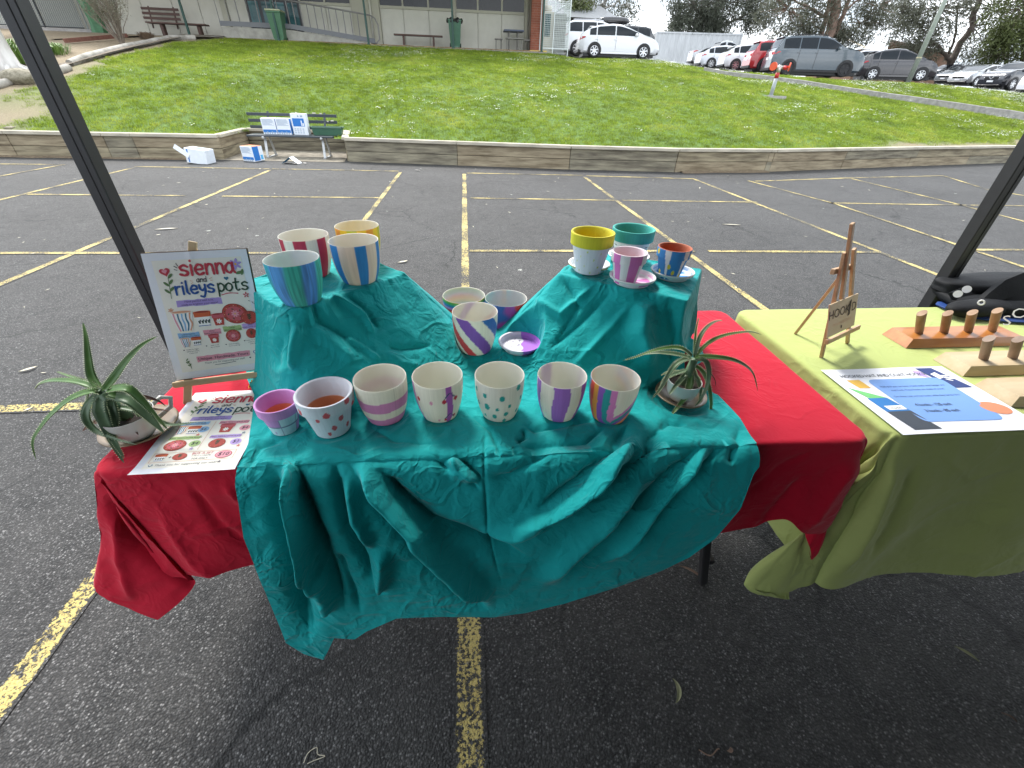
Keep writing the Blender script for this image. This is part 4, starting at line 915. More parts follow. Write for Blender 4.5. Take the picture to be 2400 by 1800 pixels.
car('parked_car', 'white four wheel drive behind the mesh cage and the white hatchback', (1392, 135, 33.5), 2, 'suv', 4.6, 1.85, 1.75, P_w, opts=('rails',))
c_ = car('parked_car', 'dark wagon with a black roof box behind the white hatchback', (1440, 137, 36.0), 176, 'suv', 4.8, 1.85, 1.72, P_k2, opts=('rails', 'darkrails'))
q = wloc(c_); rb = thing('roof_box', 'glossy black roof box on the dark wagon', 'roof box', (q.x-.35, q.y, q.z+1.80), rad(-4))
b = MB(); n = 18; V = []
for u in np.linspace(0, 1, 15):
    x = -1.05+2.1*u; hh = .21*(1-abs(2*u-1)**3.2)**.5+.004; wv = .40*(1-abs(2*u-1)**4)**.5+.004; a = np.arange(n)/(n-1)*2*np.pi
    V.append(np.stack([np.full(n, x), wv*np.sign(np.cos(a))*np.abs(np.cos(a))**.6, .17+hh*np.sign(np.sin(a))*np.abs(np.sin(a))**.7], 1))
b.grid(np.array(V)); b.build('shell', mat('glossy black plastic', (.02, .02, .022), .2, coat=.6), rb, smooth=True, local=True)
for x in (-.5, .5): b = MB(); b.box((x-.03, -.55, -.06), (x+.03, .55, .0)); b.build('crossbar', M_blk, rb, local=True)
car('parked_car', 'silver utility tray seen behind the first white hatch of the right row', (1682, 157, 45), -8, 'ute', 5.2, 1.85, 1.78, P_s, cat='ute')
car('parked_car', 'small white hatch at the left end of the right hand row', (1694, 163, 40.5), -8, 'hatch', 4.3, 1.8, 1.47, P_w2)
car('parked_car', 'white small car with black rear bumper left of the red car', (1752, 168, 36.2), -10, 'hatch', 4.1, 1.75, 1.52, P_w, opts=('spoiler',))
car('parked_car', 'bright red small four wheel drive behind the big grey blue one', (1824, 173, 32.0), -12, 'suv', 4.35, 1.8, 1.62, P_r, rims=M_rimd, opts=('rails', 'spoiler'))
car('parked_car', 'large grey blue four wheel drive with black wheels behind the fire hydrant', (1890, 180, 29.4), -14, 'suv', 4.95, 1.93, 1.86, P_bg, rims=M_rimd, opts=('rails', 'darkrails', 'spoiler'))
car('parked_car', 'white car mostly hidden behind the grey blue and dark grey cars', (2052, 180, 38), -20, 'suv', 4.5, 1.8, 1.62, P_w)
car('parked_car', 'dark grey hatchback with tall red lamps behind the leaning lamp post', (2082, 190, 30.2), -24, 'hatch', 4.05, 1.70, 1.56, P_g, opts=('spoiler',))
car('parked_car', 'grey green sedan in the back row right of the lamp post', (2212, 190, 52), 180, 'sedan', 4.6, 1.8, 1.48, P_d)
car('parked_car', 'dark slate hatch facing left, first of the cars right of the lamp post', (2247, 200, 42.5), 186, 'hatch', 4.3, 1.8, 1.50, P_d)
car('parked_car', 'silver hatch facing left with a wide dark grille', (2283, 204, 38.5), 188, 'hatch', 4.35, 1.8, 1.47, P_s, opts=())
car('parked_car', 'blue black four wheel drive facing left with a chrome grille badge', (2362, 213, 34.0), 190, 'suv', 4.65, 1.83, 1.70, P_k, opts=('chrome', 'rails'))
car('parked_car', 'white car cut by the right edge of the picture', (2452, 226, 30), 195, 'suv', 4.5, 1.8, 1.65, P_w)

# shipping container ------------------------------------------------------
q = onY(1528, 145, 58); ct = thing('shipping_container', 'long white corrugated shipping container between the parked cars', 'container', (q[0], 58, q[2]-.3), rad(-8))
b = MB(); V = []; Lc, Hc = 9.2, 2.95
for i in range(96):
    x = Lc*i/95; y = .035*(1 if i % 4 in (1, 2) else 0); V.append([(x, y, .15), (x, y, Hc-.12)])
b.grid(np.array(V)); M_ct = mat('white container paint', (.60, .62, .63), .6, var=.12, vs=1.2, stretch=(2, 1, .4)); b.build('corrugated_side', M_ct, ct, local=True)
b = MB(); b.box((0, -.03, Hc-.14), (Lc, 2.4, Hc)); b.box((0, -.03, 0), (Lc, 2.4, .16)); b.box((-.05, -.04, 0), (.1, .12, Hc)); b.box((Lc-.1, -.04, 0), (Lc+.05, .12, Hc)); b.box((0, 2.3, 0), (Lc, 2.4, Hc)); b.build('frame', M_ct, ct, local=True)
for i in (0, 1): b = MB(); b.box((-.06, .1+1.15*i, .16), (-.02, 1.2+1.15*i, Hc-.14)); b.build('door', mat('grey container door', (.25, .26, .27), .6, var=.3, vs=6), ct, local=True)
# shed -------------------------------------------------------------------
q0, q1 = onY(1300, 60, 44), onY(1446, 66, 44)
sh = thing('metal_shed', 'dark ribbed metal shed with a pale roof behind the white cars', 'shed', (q0[0], 44, q0[2]-2))
zt = q0[2]+.55; b = MB(); V = []
for i in range(120):
    x = q0[0]+(q1[0]-q0[0])*i/119; V.append([(x, 44+.05*(i % 3 == 0), zt-4), (x, 44+.05*(i % 3 == 0), zt)])
b.grid(np.array(V)); b.box((q1[0]-.05, 44, zt-4), (q1[0], 52, zt)); b.build('ribbed_wall', mat('dark brown ribbed cladding', (.06, .052, .05), .6), sh)
b = MB(); b.add([(q0[0]-.3, 43.7, zt), (q1[0]+.2, 43.7, zt-.02), (q1[0]-.6, 48, zt+1.3), (q0[0]-.3, 48, zt+1.5)], [(0, 1, 2, 3)]); b.build('roof', mat('pale grey roofing', (.17, .18, .19), .4, metal=.2, stretch=(40, 1, 1), var=.1, vs=1), sh)
# house ------------------------------------------------------------------
q0, q1 = onY(1978, 119, 66), onY(2180, 132, 66); r0_, r1_ = onY(1990, 91, 66), onY(2103, 93, 66)
hs_ = thing('brick_house', 'distant house with a brown tiled roof between the trees', 'house', (q0[0], 66, q0[2]-3))
M_tile = mat('brown grey roof tiles', (.13, .10, .085), .8, col2=(.20, .165, .14), vs=2)
b = MB(); nr, ncol = 14, 40
for r_ in range(nr):
    for c in range(ncol):
        u0, u1 = c/ncol, (c+1)/ncol; v0, v1 = r_/nr, (r_+1)/nr
        def P_(u, v): 
            a = q0+(q1-q0)*u; e = r0_+(r1_-r0_)*u; return np.array([a[0]+(e[0]-a[0])*v, 62+5*v, a[2]+(e[2]-a[2])*v+.1])
        b.add([P_(u0+.002, v0), P_(u1, v0), P_(u1, v1), P_(u0+.002, v1)]+np.array([(0, 0, .06), (0, 0, .06), (0, 0, 0), (0, 0, 0)]), [(0, 1, 2, 3)])
tag(b.build('tiles', M_tile, hs_), kind='stuff')
b = MB(); b.add([(q1[0], 62, q1[2]), (q1[0]+1, 75, q1[2]), (r1_[0], 67, r1_[2]+.1)], [(0, 1, 2)]); b.build('hip', M_tile, hs_)
b = MB(); b.add([(q0[0]-.6, 61.8, q0[2]), (q0[0]+.1, 61.8, q0[2]), (r0_[0]+.1, 66.8, r0_[2]+.2), (r0_[0]-.5, 66.8, r0_[2]+.2)], [(0, 1, 2, 3)]); b.build('barge_board', mat('cream barge board', (.6, .52, .38), .7), hs_)
b = MB(); b.box((q0[0], 63, q0[2]-4), (q1[0], 72, q0[2])); b.build('wall', mat('brown brick wall', (.2, .12, .08), .9), hs_)
q = onY(2075, 88, 66); b = MB(); b.tube([q, q+(.0, 0, 1.7)], .03, 5); b.bar(q+(-.9, 0, 1.65), q+(.3, 0, 1.7), .03, .03); b.build('aerial', M_rail, hs_)
q = onY(2074, 112, 61.9); b = MB(); b.tube([q, q+(.1, 0, 1.3)], .10, 8); b.build('flue', M_plate, hs_)

# lamp post ----------------------------------------------------------------
q = onY(2128, 193, 24.0); t_ = thing('lamp_post', 'tall pale grey steel post standing on the verge before the dark grey hatchback', 'lamp post', q)
b = MB(); b.tube([q+(0, 0, -.2), q+(0, 0, 2.5), q+(0, 0, 8)], [.115, .095, .06], 12); b.build('pole', mat('grey green galvanised pole', (.27, .30, .26), .6, var=.1), t_, smooth=True)
b = MB(); b.tube([q+(0, 0, .95), q+(0, 0, .99)], .118, 12); b.build('strap', mat('yellow strap', (.5, .45, .3), .6), t_)
b = MB(); b.tube([q+(0, 0, 7.9), q+(.5, -.3, 8.3), q+(1.2, -.6, 8.4)], .04, 6); b.box(q+(1.1, -.75, 8.33), q+(1.7, -.45, 8.45)); b.build('lamp_head', M_rail, t_)
# hydrant --------------------------------------------------------------------
hq = onT(1806, 226); t_ = thing('fire_hydrant', 'leaning grey and red fire hydrant with two orange caps on the lawn', 'hydrant', hq)
M_or = mat('bright orange red caps', (.72, .09, .03), .4); M_hr = mat('red paint', (.45, .02, .02), .4); M_hg = mat('grey steel pipe', (.33, .36, .37), .5, var=.1); M_gm = mat('brass and steel couplings', (.5, .48, .44), .35, metal=.6)
def H_(x, y, z): return hq+np.array((x*.9, y*.9, z*.83))
b = MB(); b.tube([H_(0, 0, 0), H_(0.0, 0, .62)], .062, 12); b.build('pipe', M_hg, t_, smooth=True)
b = MB(); b.tube([H_(0, 0, .62), H_(0.0, 0, .80)], .066, 12); b.build('red_band', M_hr, t_, smooth=True)
b = MB(); b.tube([H_(0, 0, .80), H_(0, 0, .98)], [.06, .07], 12); b.tube([H_(-.22, 0, .98), H_(.22, 0, .98)], .05, 10); b.tube([H_(0, 0, .95), H_(0, 0, 1.06)], .05, 8); b.build('valve_head', M_gm, t_, smooth=True)
for s_ in (-1, 1):
    b = MB(); b.tube([H_(s_*.16, 0, .98), H_(s_*.24, -.10, .96)], [.06, .065], 10); b.build('coupling', M_hr, t_, smooth=True)
    b = MB(); b.tube([H_(s_*.30, -.10, 1.0), H_(s_*.335, -.12, 1.0)], .12, 18); b.build('cap', M_or, t_, smooth=False)
    b = MB(); b.tube([H_(s_*.25, -.08, 1.0), H_(s_*.31, -.10, 1.0)], .03, 8); b.build('cap_stem', M_or, t_)
b = MB(); b.tube([H_(0, 0, 0), H_(0, 0, .05)], .09, 12); b.build('base_flange', M_hg, t_)
b = MB(); n = 10; a = np.arange(n)*2*np.pi/n; b.tube([H_(.12, 0, -.1), H_(.12, 0, .03)], [.42, .40], 11); tag(b.build('hydrant_pad', M_conc), 'low worn concrete pad under the fire hydrant', 'concrete pad')

# ================================================================== TREES
M_bark = mat('rough grey brown bark', (.055, .042, .034), .9, col2=(.15, .12, .10), vs=3, stretch=(4, 4, .7), bump=.8, bs=10); M_bark2 = mat('reddish brown bark', (.14, .09, .065), .9, col2=(.25, .17, .13), vs=2.5, stretch=(4, 4, .6), bump=.8, bs=9)
def leafmat(name, c, tr=.25):
    M = mat(name, c, .65, var=.45, vs=.9, detail=5); t = M.node_tree; b_ = t.nodes['Principled BSDF']; src = b_.inputs['Base Color'].links[0].from_socket
    tb = N(t, 'ShaderNodeBsdfTranslucent'); L(t, src, tb.inputs[0]); ms = N(t, 'ShaderNodeMixShader'); ms.inputs[0].default_value = tr
    L(t, b_.outputs[0], ms.inputs[1]); L(t, tb.outputs[0], ms.inputs[2]); L(t, ms.outputs[0], t.nodes['Material Output'].inputs[0]); return M
M_lf = leafmat('olive grey gum leaves', (.10, .105, .072)); M_lf2 = leafmat('dark sheoak foliage', (.075, .085, .06)); M_lf3 = leafmat('yellow green bush foliage', (.075, .095, .025))
def sprays(centres, n_leaf, spread, ln, wd, droop, rg):
    """leaf blades hanging in sprays round the given centres"""
    c = np.repeat(np.array(centres), n_leaf, 0); n = len(c)
    off = rg.normal(size=(n, 3))*spread; off[:, 2] -= np.abs(rg.normal(size=n))*spread*.8
    p = c+off; d = rg.normal(size=(n, 3)); d[:, 2] -= droop; d /= np.linalg.norm(d, axis=1)[:, None]
    s = rg.normal(size=(n, 3)); s -= d*(s*d).sum(1)[:, None]; s /= np.linalg.norm(s, axis=1)[:, None]
    l_ = ln*rg.uniform(.5, 1.4, n)[:, None]; w_ = wd*rg.uniform(.6, 1.3, n)[:, None]
    V = np.stack([p-s*w_*.2, p+d*l_*.5-s*w_*.5, p+d*l_, p+d*l_*.5+s*w_*.5], 1).reshape(-1, 3)
    return V, [(4*i, 4*i+1, 4*i+2, 4*i+3) for i in range(n)]
def tree(label, base, limbs, lobes, lm, bm, seed, nsp=260, nl=30, ln=.42, wd=.10, spread=.45, droop=.8, name='tree'):
    """limbs: list of (points, r0, r1) offsets from the base; lobes: (centre, radii, share)"""
    rg = np.random.default_rng(seed); t_ = thing(name, label, 'tree', base)
    for i, (pts, r0_, r1_) in enumerate(limbs):
        P3 = np.array(pts, float); k = np.linspace(0, 1, 14); s = np.linspace(0, 1, len(P3)); Q = np.stack([np.interp(k, s, P3[:, a]) for a in range(3)], 1)
        Q[1:-1] += rg.normal(size=(12, 3))*r0_*.25; b = MB(); b.tube(Q+base, np.linspace(r0_, r1_, 14), 9); b.build('trunk' if i == 0 else 'limb', bm, t_, smooth=True)
    C = []; tw = MB()
    for c, r_, sh_ in lobes:
        k = int(nsp*sh_); u = rg.normal(size=(k, 3)); u /= np.linalg.norm(u, axis=1)[:, None]; u *= rg.uniform(.35, 1, k)[:, None]**.5
        q = np.array(c)+u*np.array(r_); C.append(q)
        for j in range(0, k, 4): tw.tube([np.array(c)+base+u[j]*np.array(r_)*.15, np.array(c)+base+u[j]*np.array(r_)*.6+rg.normal(size=3)*.1, q[j]+base], [.05, .03, .01], 4, cap=False)
    tw.build('twigs', bm, t_); C = np.concatenate(C)
    # thin out to leave gaps
    gap = np.array([vnoise(a*.55, c_*.55, seed) for a, c_ in zip(C[:, 0]+C[:, 1], C[:, 2])]); C = C[gap > .25]
    b = MB(); V, F = sprays(C+base, nl, spread, ln, wd, droop, rg); b.v = [V]; b.f = F; b.m = [0]*len(F); b.n = len(V); tag(b.build('foliage', lm, t_), kind='stuff')
    return t_
def at(px, py, Y, ref): return onY(px, py, Y)-ref
def lob(px, py, Y, ref, rx, ry, rz_): return (at(px, py, Y, ref), (rx, ry, rz_))
# tree behind the shed
B = onY(1395, 110, 50); tree('pale limbed gum tree above the shed roof', B, [([(0, 0, -1), at(1404, 30, 50, B), at(1418, 5, 50, B), at(1432, -40, 50, B)], .28, .12), ([at(1404, 28, 50, B), at(1384, 0, 50, B), at(1370, -40, 50, B)], .16, .08), ([at(1408, 22, 50, B), at(1440, 12, 50, B), at(1465, -12, 50, B)], .12, .05), ([at(1395, 30, 50, B), at(1350, 10, 50, B), at(1320, -10, 50, B)], .09, .04)],
  [(*lob(1300, -5, 50, B, 2.2, 2, .8), .2), (*lob(1400, -30, 50, B, 3.5, 2, 1.5), .5), (*lob(1465, 10, 50, B, 1.2, 1.5, .9), .25), (*lob(1370, 5, 50, B, 1.6, 1.5, .6), .15)], M_lf, M_gum, 21, nsp=190, nl=30, ln=.35, wd=.07)
B = onY(1355, 60, 47); tree('yellow green bush showing above the shed roof', B, [([(0, 0, -1.5), (0, 0, 1)], .1, .05)], [(*lob(1352, 22, 47, B, 1.4, 1.2, .8), 1)], M_lf3, M_bark, 5, nsp=110, nl=40, ln=.25, wd=.10, spread=.3, name='bush')
# dense tree above the container
B = onY(1672, 130, 60); tree('dense dark tree rising behind the white container', B, [([(0, 0, -1), at(1670, 92, 60, B), at(1676, 40, 60, B), at(1690, -40, 60, B)], .5, .2), ([at(1668, 75, 60, B), at(1720, 48, 60, B), at(1780, 20, 60, B)], .16, .06), ([at(1672, 60, 60, B), at(1630, 20, 60, B), at(1610, -20, 60, B)], .2, .08), ([at(1700, 52, 60, B), at(1745, 45, 60, B), at(1775, 55, 60, B)], .08, .03)],
  [(*lob(1625, 60, 60, B, 3.0, 2.5, 1.9), .25), (*lob(1665, 75, 60, B, 2.3, 2.2, 1.5), .2), (*lob(1640, 10, 60, B, 4.4, 2.5, 2.6), .35), (*lob(1700, 8, 60, B, 4.0, 3, 2.2), .28), (*lob(1590, 30, 60, B, 1.2, 1.4, 1.6), .07), (*lob(1770, 48, 60, B, 1.6, 1.2, .8), .06), (*lob(1780, 5, 60, B, 3.0, 2, 1.4), .16)], M_lf2, M_bark, 31, nsp=470, nl=36, ln=.42, wd=.08, spread=.34)
# thick trunked tree behind the grey blue car
B = onY(1938, 150, 46); tree('thick trunked tree rising behind the grey blue four wheel drive', B, [([(0, 0, -1), at(1940, 88, 46, B), at(1958, 20, 46, B), at(1975, -60, 46, B)], .46, .36), ([at(1925, 88, 46, B), at(1938, 30, 46, B), at(1955, -40, 46, B)], .22, .15), ([at(1955, 88, 46, B), at(1985, 10, 46, B), at(2010, -50, 46, B)], .2, .12), ([at(1975, 30, 46, B), at(2005, 5, 46, B), at(2030, -10, 46, B)], .10, .05), ([at(1928, 70, 46, B), at(1900, 55, 46, B), at(1870, 62, 46, B)], .08, .03), ([at(1930, 40, 46, B), at(1880, 10, 46, B), at(1840, -10, 46, B)], .12, .05)],
  [(*lob(1850, 20, 46, B, 3.0, 2, 1.6), .25), (*lob(1830, 75, 46, B, .9, 1.2, .8), .05), (*lob(1900, 50, 46, B, 1.6, 1.5, 1.0), .14), (*lob(2020, 55, 46, B, 1.9, 1.4, 1.3), .16), (*lob(2060, 15, 46, B, 2.4, 1.5, 1.3), .14), (*lob(1980, -25, 46, B, 5, 2, 1.4), .3), (*lob(1975, 85, 46, B, 1.2, 1.0, .8), .10), (*lob(1890, 85, 46, B, .8, .8, .5), .05)], M_lf, M_bark2, 41, nsp=400, nl=30, ln=.36, wd=.07, spread=.32)
# forked tree on the right
B = onY(2232, 190, 52); tree('forked dark trunked tree behind the cars right of the lamp post', B, [([(0, 0, -1), at(2228, 152, 52, B), at(2262, 90, 52, B), at(2292, 20, 52, B), at(2310, -60, 52, B)], .36, .22), ([at(2230, 152, 52, B), at(2208, 118, 52, B), at(2175, 85, 52, B)], .2, .10), ([at(2222, 135, 52, B), at(2240, 80, 52, B), at(2245, 10, 52, B)], .13, .07), ([at(2205, 115, 52, B), at(2180, 120, 52, B), at(2160, 130, 52, B)], .08, .03)],
  [(*lob(2150, 60, 52, B, 2.6, 2, 2.0), .18), (*lob(2200, 20, 52, B, 4, 2, 2.2), .28), (*lob(2175, 100, 52, B, 2.0, 1.5, 1.2), .10), (*lob(2280, 60, 52, B, 2.2, 2, 2.4), .12), (*lob(2310, 130, 52, B, 2.2, 1.5, 1.4), .10), (*lob(2330, 20, 52, B, 4, 2, 2.8), .26), (*lob(2120, 20, 52, B, 1.8, 1.6, 1.0), .08), (*lob(2180, 145, 52, B, .9, .9, .7), .04)], M_lf, M_bark, 51, nsp=470, nl=30, ln=.40, wd=.08, spread=.36)
B = onY(2395, 190, 47); tree('drooping olive foliage mass at the right border', B, [([(0, 0, -1), at(2400, 120, 47, B), at(2410, 0, 47, B)], .3, .15)], [(*lob(2385, 95, 47, B, 3.2, 2, 2.4), .5), (*lob(2400, 20, 47, B, 3.2, 2, 2.6), .4), (*lob(2345, 125, 47, B, 1.8, 1.5, 1.0), .2)], M_lf3, M_bark, 61, nsp=330, nl=34, ln=.40, wd=.09, spread=.36)
# bare grey shrub in the garden bed
q = onT(288, 104); t_ = thing('bare_shrub', 'twiggy grey brown shrub fanning out of the mulch bed', 'shrub', q); rg = np.random.default_rng(9); b = MB(); tips = []
for i in range(46):
    a = rg.uniform(0, 6.28); le = rg.uniform(.15, .75)**.9; h = rg.uniform(1.1, 2.1); e = np.array([le*math.cos(a)*1.1-.1, le*math.sin(a)*.8, h*(1-le*.25)])
    p = [q+np.array([.05*math.cos(a), .05*math.sin(a), 0]), q+e*.35+rg.normal(size=3)*.03, q+e*.7+rg.normal(size=3)*.05, q+e]; b.tube(p, [.016, .011, .007, .003], 5, cap=False)
    for k in range(5):
        s = rg.uniform(.45, 1); o = q+e*s; d = rg.normal(size=3)*.14; d[2] = abs(d[2])+.12; b.tube([o, o+d*.6, o+d*1.3], [.006, .004, .002], 4, cap=False); tips += [o+d*.6, o+d*1.2]
b.build('stems', mat('grey brown twigs', (.20, .165, .13), .9, var=.3), t_)
V, F = sprays(tips, 7, .05, .06, .02, 0., rg); b = MB(); b.v = [V]; b.f = F; b.m = [0]*len(F); b.n = len(V); tag(b.build('foliage', mat('sparse grey olive leaves', (.16, .155, .10), .8, var=.3), t_), kind='stuff')
# strappy plants near the gum trunk
def strap(label, q, n, h, spread, m_, seed, name='strappy_plant'):
    rg = np.random.default_rng(seed); b = MB()
    for i in range(n):
        a = rg.uniform(0, 6.28); r_ = rg.uniform(0, .5)*spread; le = rg.uniform(.3, 1)*h*.8; o = q+np.array([r_*math.cos(a), r_*math.sin(a), 0]); s = np.array([-math.sin(a), math.cos(a), 0])*.012
        d = np.array([math.cos(a), math.sin(a), 0]); hh = h*rg.uniform(.6, 1.1); m1 = o+d*le*.4+(0, 0, hh*.7); m2 = o+d*le+(0, 0, hh*.55)
        b.add([o-s, o+s, m1+s, m1-s, m2], [(0, 1, 2, 3), (3, 2, 4)])
    tag(b.build(name, m_), label, 'plant')
M_st = mat('bright strappy leaves', (.11, .20, .035), .6, var=.4, vs=4)
strap('tuft of bright green strappy leaves right of the gum trunk', onT(110, 128)+(0, .1, 0), 420, .42, 1.1, M_st, 1)
strap('green strappy plant between the gum trunk and the tent leg', onT(62, 150), 260, .75, .5, M_st, 2)
strap('dry brown clump of foliage by the end of the slatted bench', onT(345, 92), 240, .30, .5, mat('dry straw', (.16, .11, .07), .9, var=.3), 3)
# ================================================================== GAZEBO
def lin(r, g, b): return tuple(((c/255+.055)/1.055)**2.4 if c > 10 else c/255/12.92 for c in (r, g, b))
M_post = mat('black powder coated steel', (.022, .023, .025), .42, var=.1, vs=30, bump=.05, bs=300); M_seam = mat('dark seam', (.004, .004, .004), .7)
PY = 1.62; lx = float(onY(199+20, 400, PY)[0]); rx = float(onY(2313, 500, PY)[0])
gz = thing('gazebo', 'black square steel legs of the pop up gazebo standing behind the tables', 'gazebo', ((lx+rx)/2, PY, 0))
for x in (lx, rx):
    for y in (PY, PY-3.05):
        b = MB(); b.box((x-.026, y-.026, .02), (x+.026, y+.026, 2.15), bev=.003); lg = b.build('leg', M_post, gz)
        b = MB(); b.box((x+.003, y-.0275, .03), (x+.0055, y-.026, 2.1)); b.build('seam', M_seam, lg)
        b = MB(); b.box((x-.05, y-.05, 0), (x+.05, y+.05, .02)); b.build('foot', M_post, lg)
mx_, my_ = (lx+rx)/2, PY-3.05/2; M_can = mat('black canopy cloth', (.012, .013, .016), .8)
b = MB(); z0, z1 = 2.26, 3.05
c4 = [(lx-.05, PY+.05, z0), (rx+.05, PY+.05, z0), (rx+.05, PY-3.1, z0), (lx-.05, PY-3.1, z0)]
b.add(c4+[(mx_, my_, z1)]+[(x, y, z-(.24 if y < 0 else .07)) for x, y, z in c4], [(0, 1, 4), (1, 2, 4), (2, 3, 4), (3, 0, 4), (0, 5, 6, 1), (1, 6, 7, 2), (2, 7, 8, 3), (3, 8, 5, 0)]); b.build('canopy', M_can, gz)
b = MB(); b.box((lx, my_*2-PY-.035, .04), (rx, my_*2-PY-.030, 2.2)); b.build('added_shade_wall', M_can, gz)  # unseen wall behind the camera, added to darken the near asphalt
# second gazebo, wholly out of view, added right of the first to shade the asphalt
gx0 = rx+.12
g2 = thing('gazebo', 'unseen second pop up gazebo added right of the first for its shade', 'gazebo', (gx0+1.5, my_, 0))
for x in (gx0+3.0,):
    for y in (PY, PY-3.05): b = MB(); b.box((x-.026, y-.026, 0), (x+.026, y+.026, 2.15)); b.build('leg', M_post, g2)
b = MB(); c4 = [(gx0-.02, PY+.0, z0+.02), (gx0+3.05, PY, z0+.02), (gx0+3.05, PY-3.1, z0+.02), (gx0-.02, PY-3.1, z0+.02)]
b.add(c4+[(gx0+1.5, my_, z1)], [(0, 1, 4), (1, 2, 4), (2, 3, 4), (3, 0, 4)]); b.build('canopy', M_can, g2)
b = MB(); b.box((gx0, my_*2-PY-.035, .04), (gx0+3.0, my_*2-PY-.030, 2.2)); b.build('added_shade_wall', M_can, g2)  # its wall is also added out of view to hold light off the ground

# ================================================================== TABLES
M_tt = mat('white plastic table top', (.6, .6, .58), .5); M_leg = mat('dark grey table leg', (.03, .03, .032), .45)
def table(label, x0, x1, y0, y1):
    t_ = thing('folding_table', label, 'table', ((x0+x1)/2, (y0+y1)/2, 0)); b = MB(); b.box((x0+.012, y0+.012, .695), (x1-.012, y1-.012, .737), bev=.008); b.build('table_top', M_tt, t_)
    for x in (x0+.20, x1-.20):
        for y in (y0+.06, y1-.08):
            sp = .17 if x > x0+.5 else -.17
            b = MB(); b.bar((x, y, 0), (x-sp*1., y, .70), .026, .026, bev=.003); b.build('leg', M_leg, t_)
        b = MB(); b.tube([(x, y0+.06, .12), (x, y1-.08, .12)], .012, 6); b.build('leg_brace', M_leg, t_)
    return t_
TX0, TX1, TY0, TY1 = -.83, 1.01, .735, 1.495
table('folding table hidden under the red and teal cloths', TX0, TX1, TY0, TY1)
table('folding table hidden under the lime green cloth', 1.085, 2.90, .735, 1.495)

# ================================================================== CLOTHS
def cloth_mat(name, c, c2, rough=.85, bst=.6):
    M = bpy.data.materials.new(name); M.use_nodes = True; t = M.node_tree; b_ = t.nodes['Principled BSDF']; b_.inputs['Roughness'].default_value = rough; b_.inputs['Specular IOR Level'].default_value = .25
    b_.inputs['Sheen Weight'].default_value = .15; b_.inputs['Sheen Roughness'].default_value = .4
    co = N(t, 'ShaderNodeTexCoord').outputs['Object']
    n = N(t, 'ShaderNodeTexNoise', Scale=6, Detail=6, Roughness=.6); L(t, co, n.inputs['Vector']); mxx = N(t, 'ShaderNodeMixRGB'); L(t, n.outputs[0], mxx.inputs[0]); mxx.inputs[1].default_value = (*c, 1); mxx.inputs[2].default_value = (*c2, 1); L(t, mxx.outputs[0], b_.inputs['Base Color'])
    # thin crumple creases, soft puckers and weave
    def rid(sc, dist, lo, hi, det=2):
        n_ = N(t, 'ShaderNodeTexNoise', Scale=sc, Detail=det, Roughness=.55, Distortion=dist); n_.noise_dimensions = '3D'; L(t, co, n_.inputs['Vector'])
        a = N(t, 'ShaderNodeMath', operation='SUBTRACT'); L(t, n_.outputs[0], a.inputs[0]); a.inputs[1].default_value = .5
        c = N(t, 'ShaderNodeMath', operation='ABSOLUTE'); L(t, a.outputs[0], c.inputs[0]); m_ = N(t, 'ShaderNodeMapRange'); L(t, c.outputs[0], m_.inputs[0]); m_.inputs['From Min'].default_value = lo; m_.inputs['From Max'].default_value = hi; m_.inputs['To Min'].default_value = 1; m_.inputs['To Max'].default_value = 0; return m_.outputs[0]
    r1 = rid(7, .6, 0, .07, 1); r2 = rid(13, 1.0, 0, .10); r3 = rid(28, .8, 0, .22)
    n4 = N(t, 'ShaderNodeTexNoise', Scale=4.5, Detail=2); L(t, co, n4.inputs['Vector']); m4 = N(t, 'ShaderNodeMapRange'); L(t, n4.outputs[0], m4.inputs[0]); m4.inputs['From Min'].default_value = .42; m4.inputs['From Max'].default_value = .60
    n5 = N(t, 'ShaderNodeTexNoise', Scale=260, Detail=2); L(t, co, n5.inputs['Vector'])
    a1 = N(t, 'ShaderNodeMath', operation='MULTIPLY'); L(t, r2, a1.inputs[0]); L(t, m4.outputs[0], a1.inputs[1])
    a2 = N(t, 'ShaderNodeMath', operation='MULTIPLY_ADD'); L(t, r1, a2.inputs[0]); a2.inputs[1].default_value = .8; L(t, a1.outputs[0], a2.inputs[2])
    a3 = N(t, 'ShaderNodeMath', operation='MULTIPLY_ADD'); L(t, r3, a3.inputs[0]); a3.inputs[1].default_value = .30; L(t, a2.outputs[0], a3.inputs[2])
    a4 = N(t, 'ShaderNodeMath', operation='MULTIPLY_ADD'); L(t, n5.outputs[0], a4.inputs[0]); a4.inputs[1].default_value = .10; L(t, a3.outputs[0], a4.inputs[2])
    bb = N(t, 'ShaderNodeBump', Strength=bst, Distance=.0030); L(t, a4.outputs[0], bb.inputs['Height']); L(t, bb.outputs[0], b_.inputs['Normal']); return M
M_redc = cloth_mat('red cotton', (.46, .004, .022), (.54, .008, .034), bst=.38); M_teal = cloth_mat('teal cotton', (.004, .31, .315), (.008, .39, .395), bst=1.0); M_lime = cloth_mat('lime green cotton', (.40, .47, .155), (.44, .51, .18), bst=.28)
def gridnormals(P):
    du = np.gradient(P, axis=0); dv = np.gradient(P, axis=1); n = np.cross(du, dv); n /= np.maximum(np.linalg.norm(n, axis=2)[..., None], 1e-9); return n
def smoothP(P, k=1):
    for _ in range(k):
        Q = P.copy(); Q[1:-1, 1:-1] = (P[1:-1, 1:-1]*4+P[:-2, 1:-1]+P[2:, 1:-1]+P[1:-1, :-2]+P[1:-1, 2:])/8; P = Q
    return P
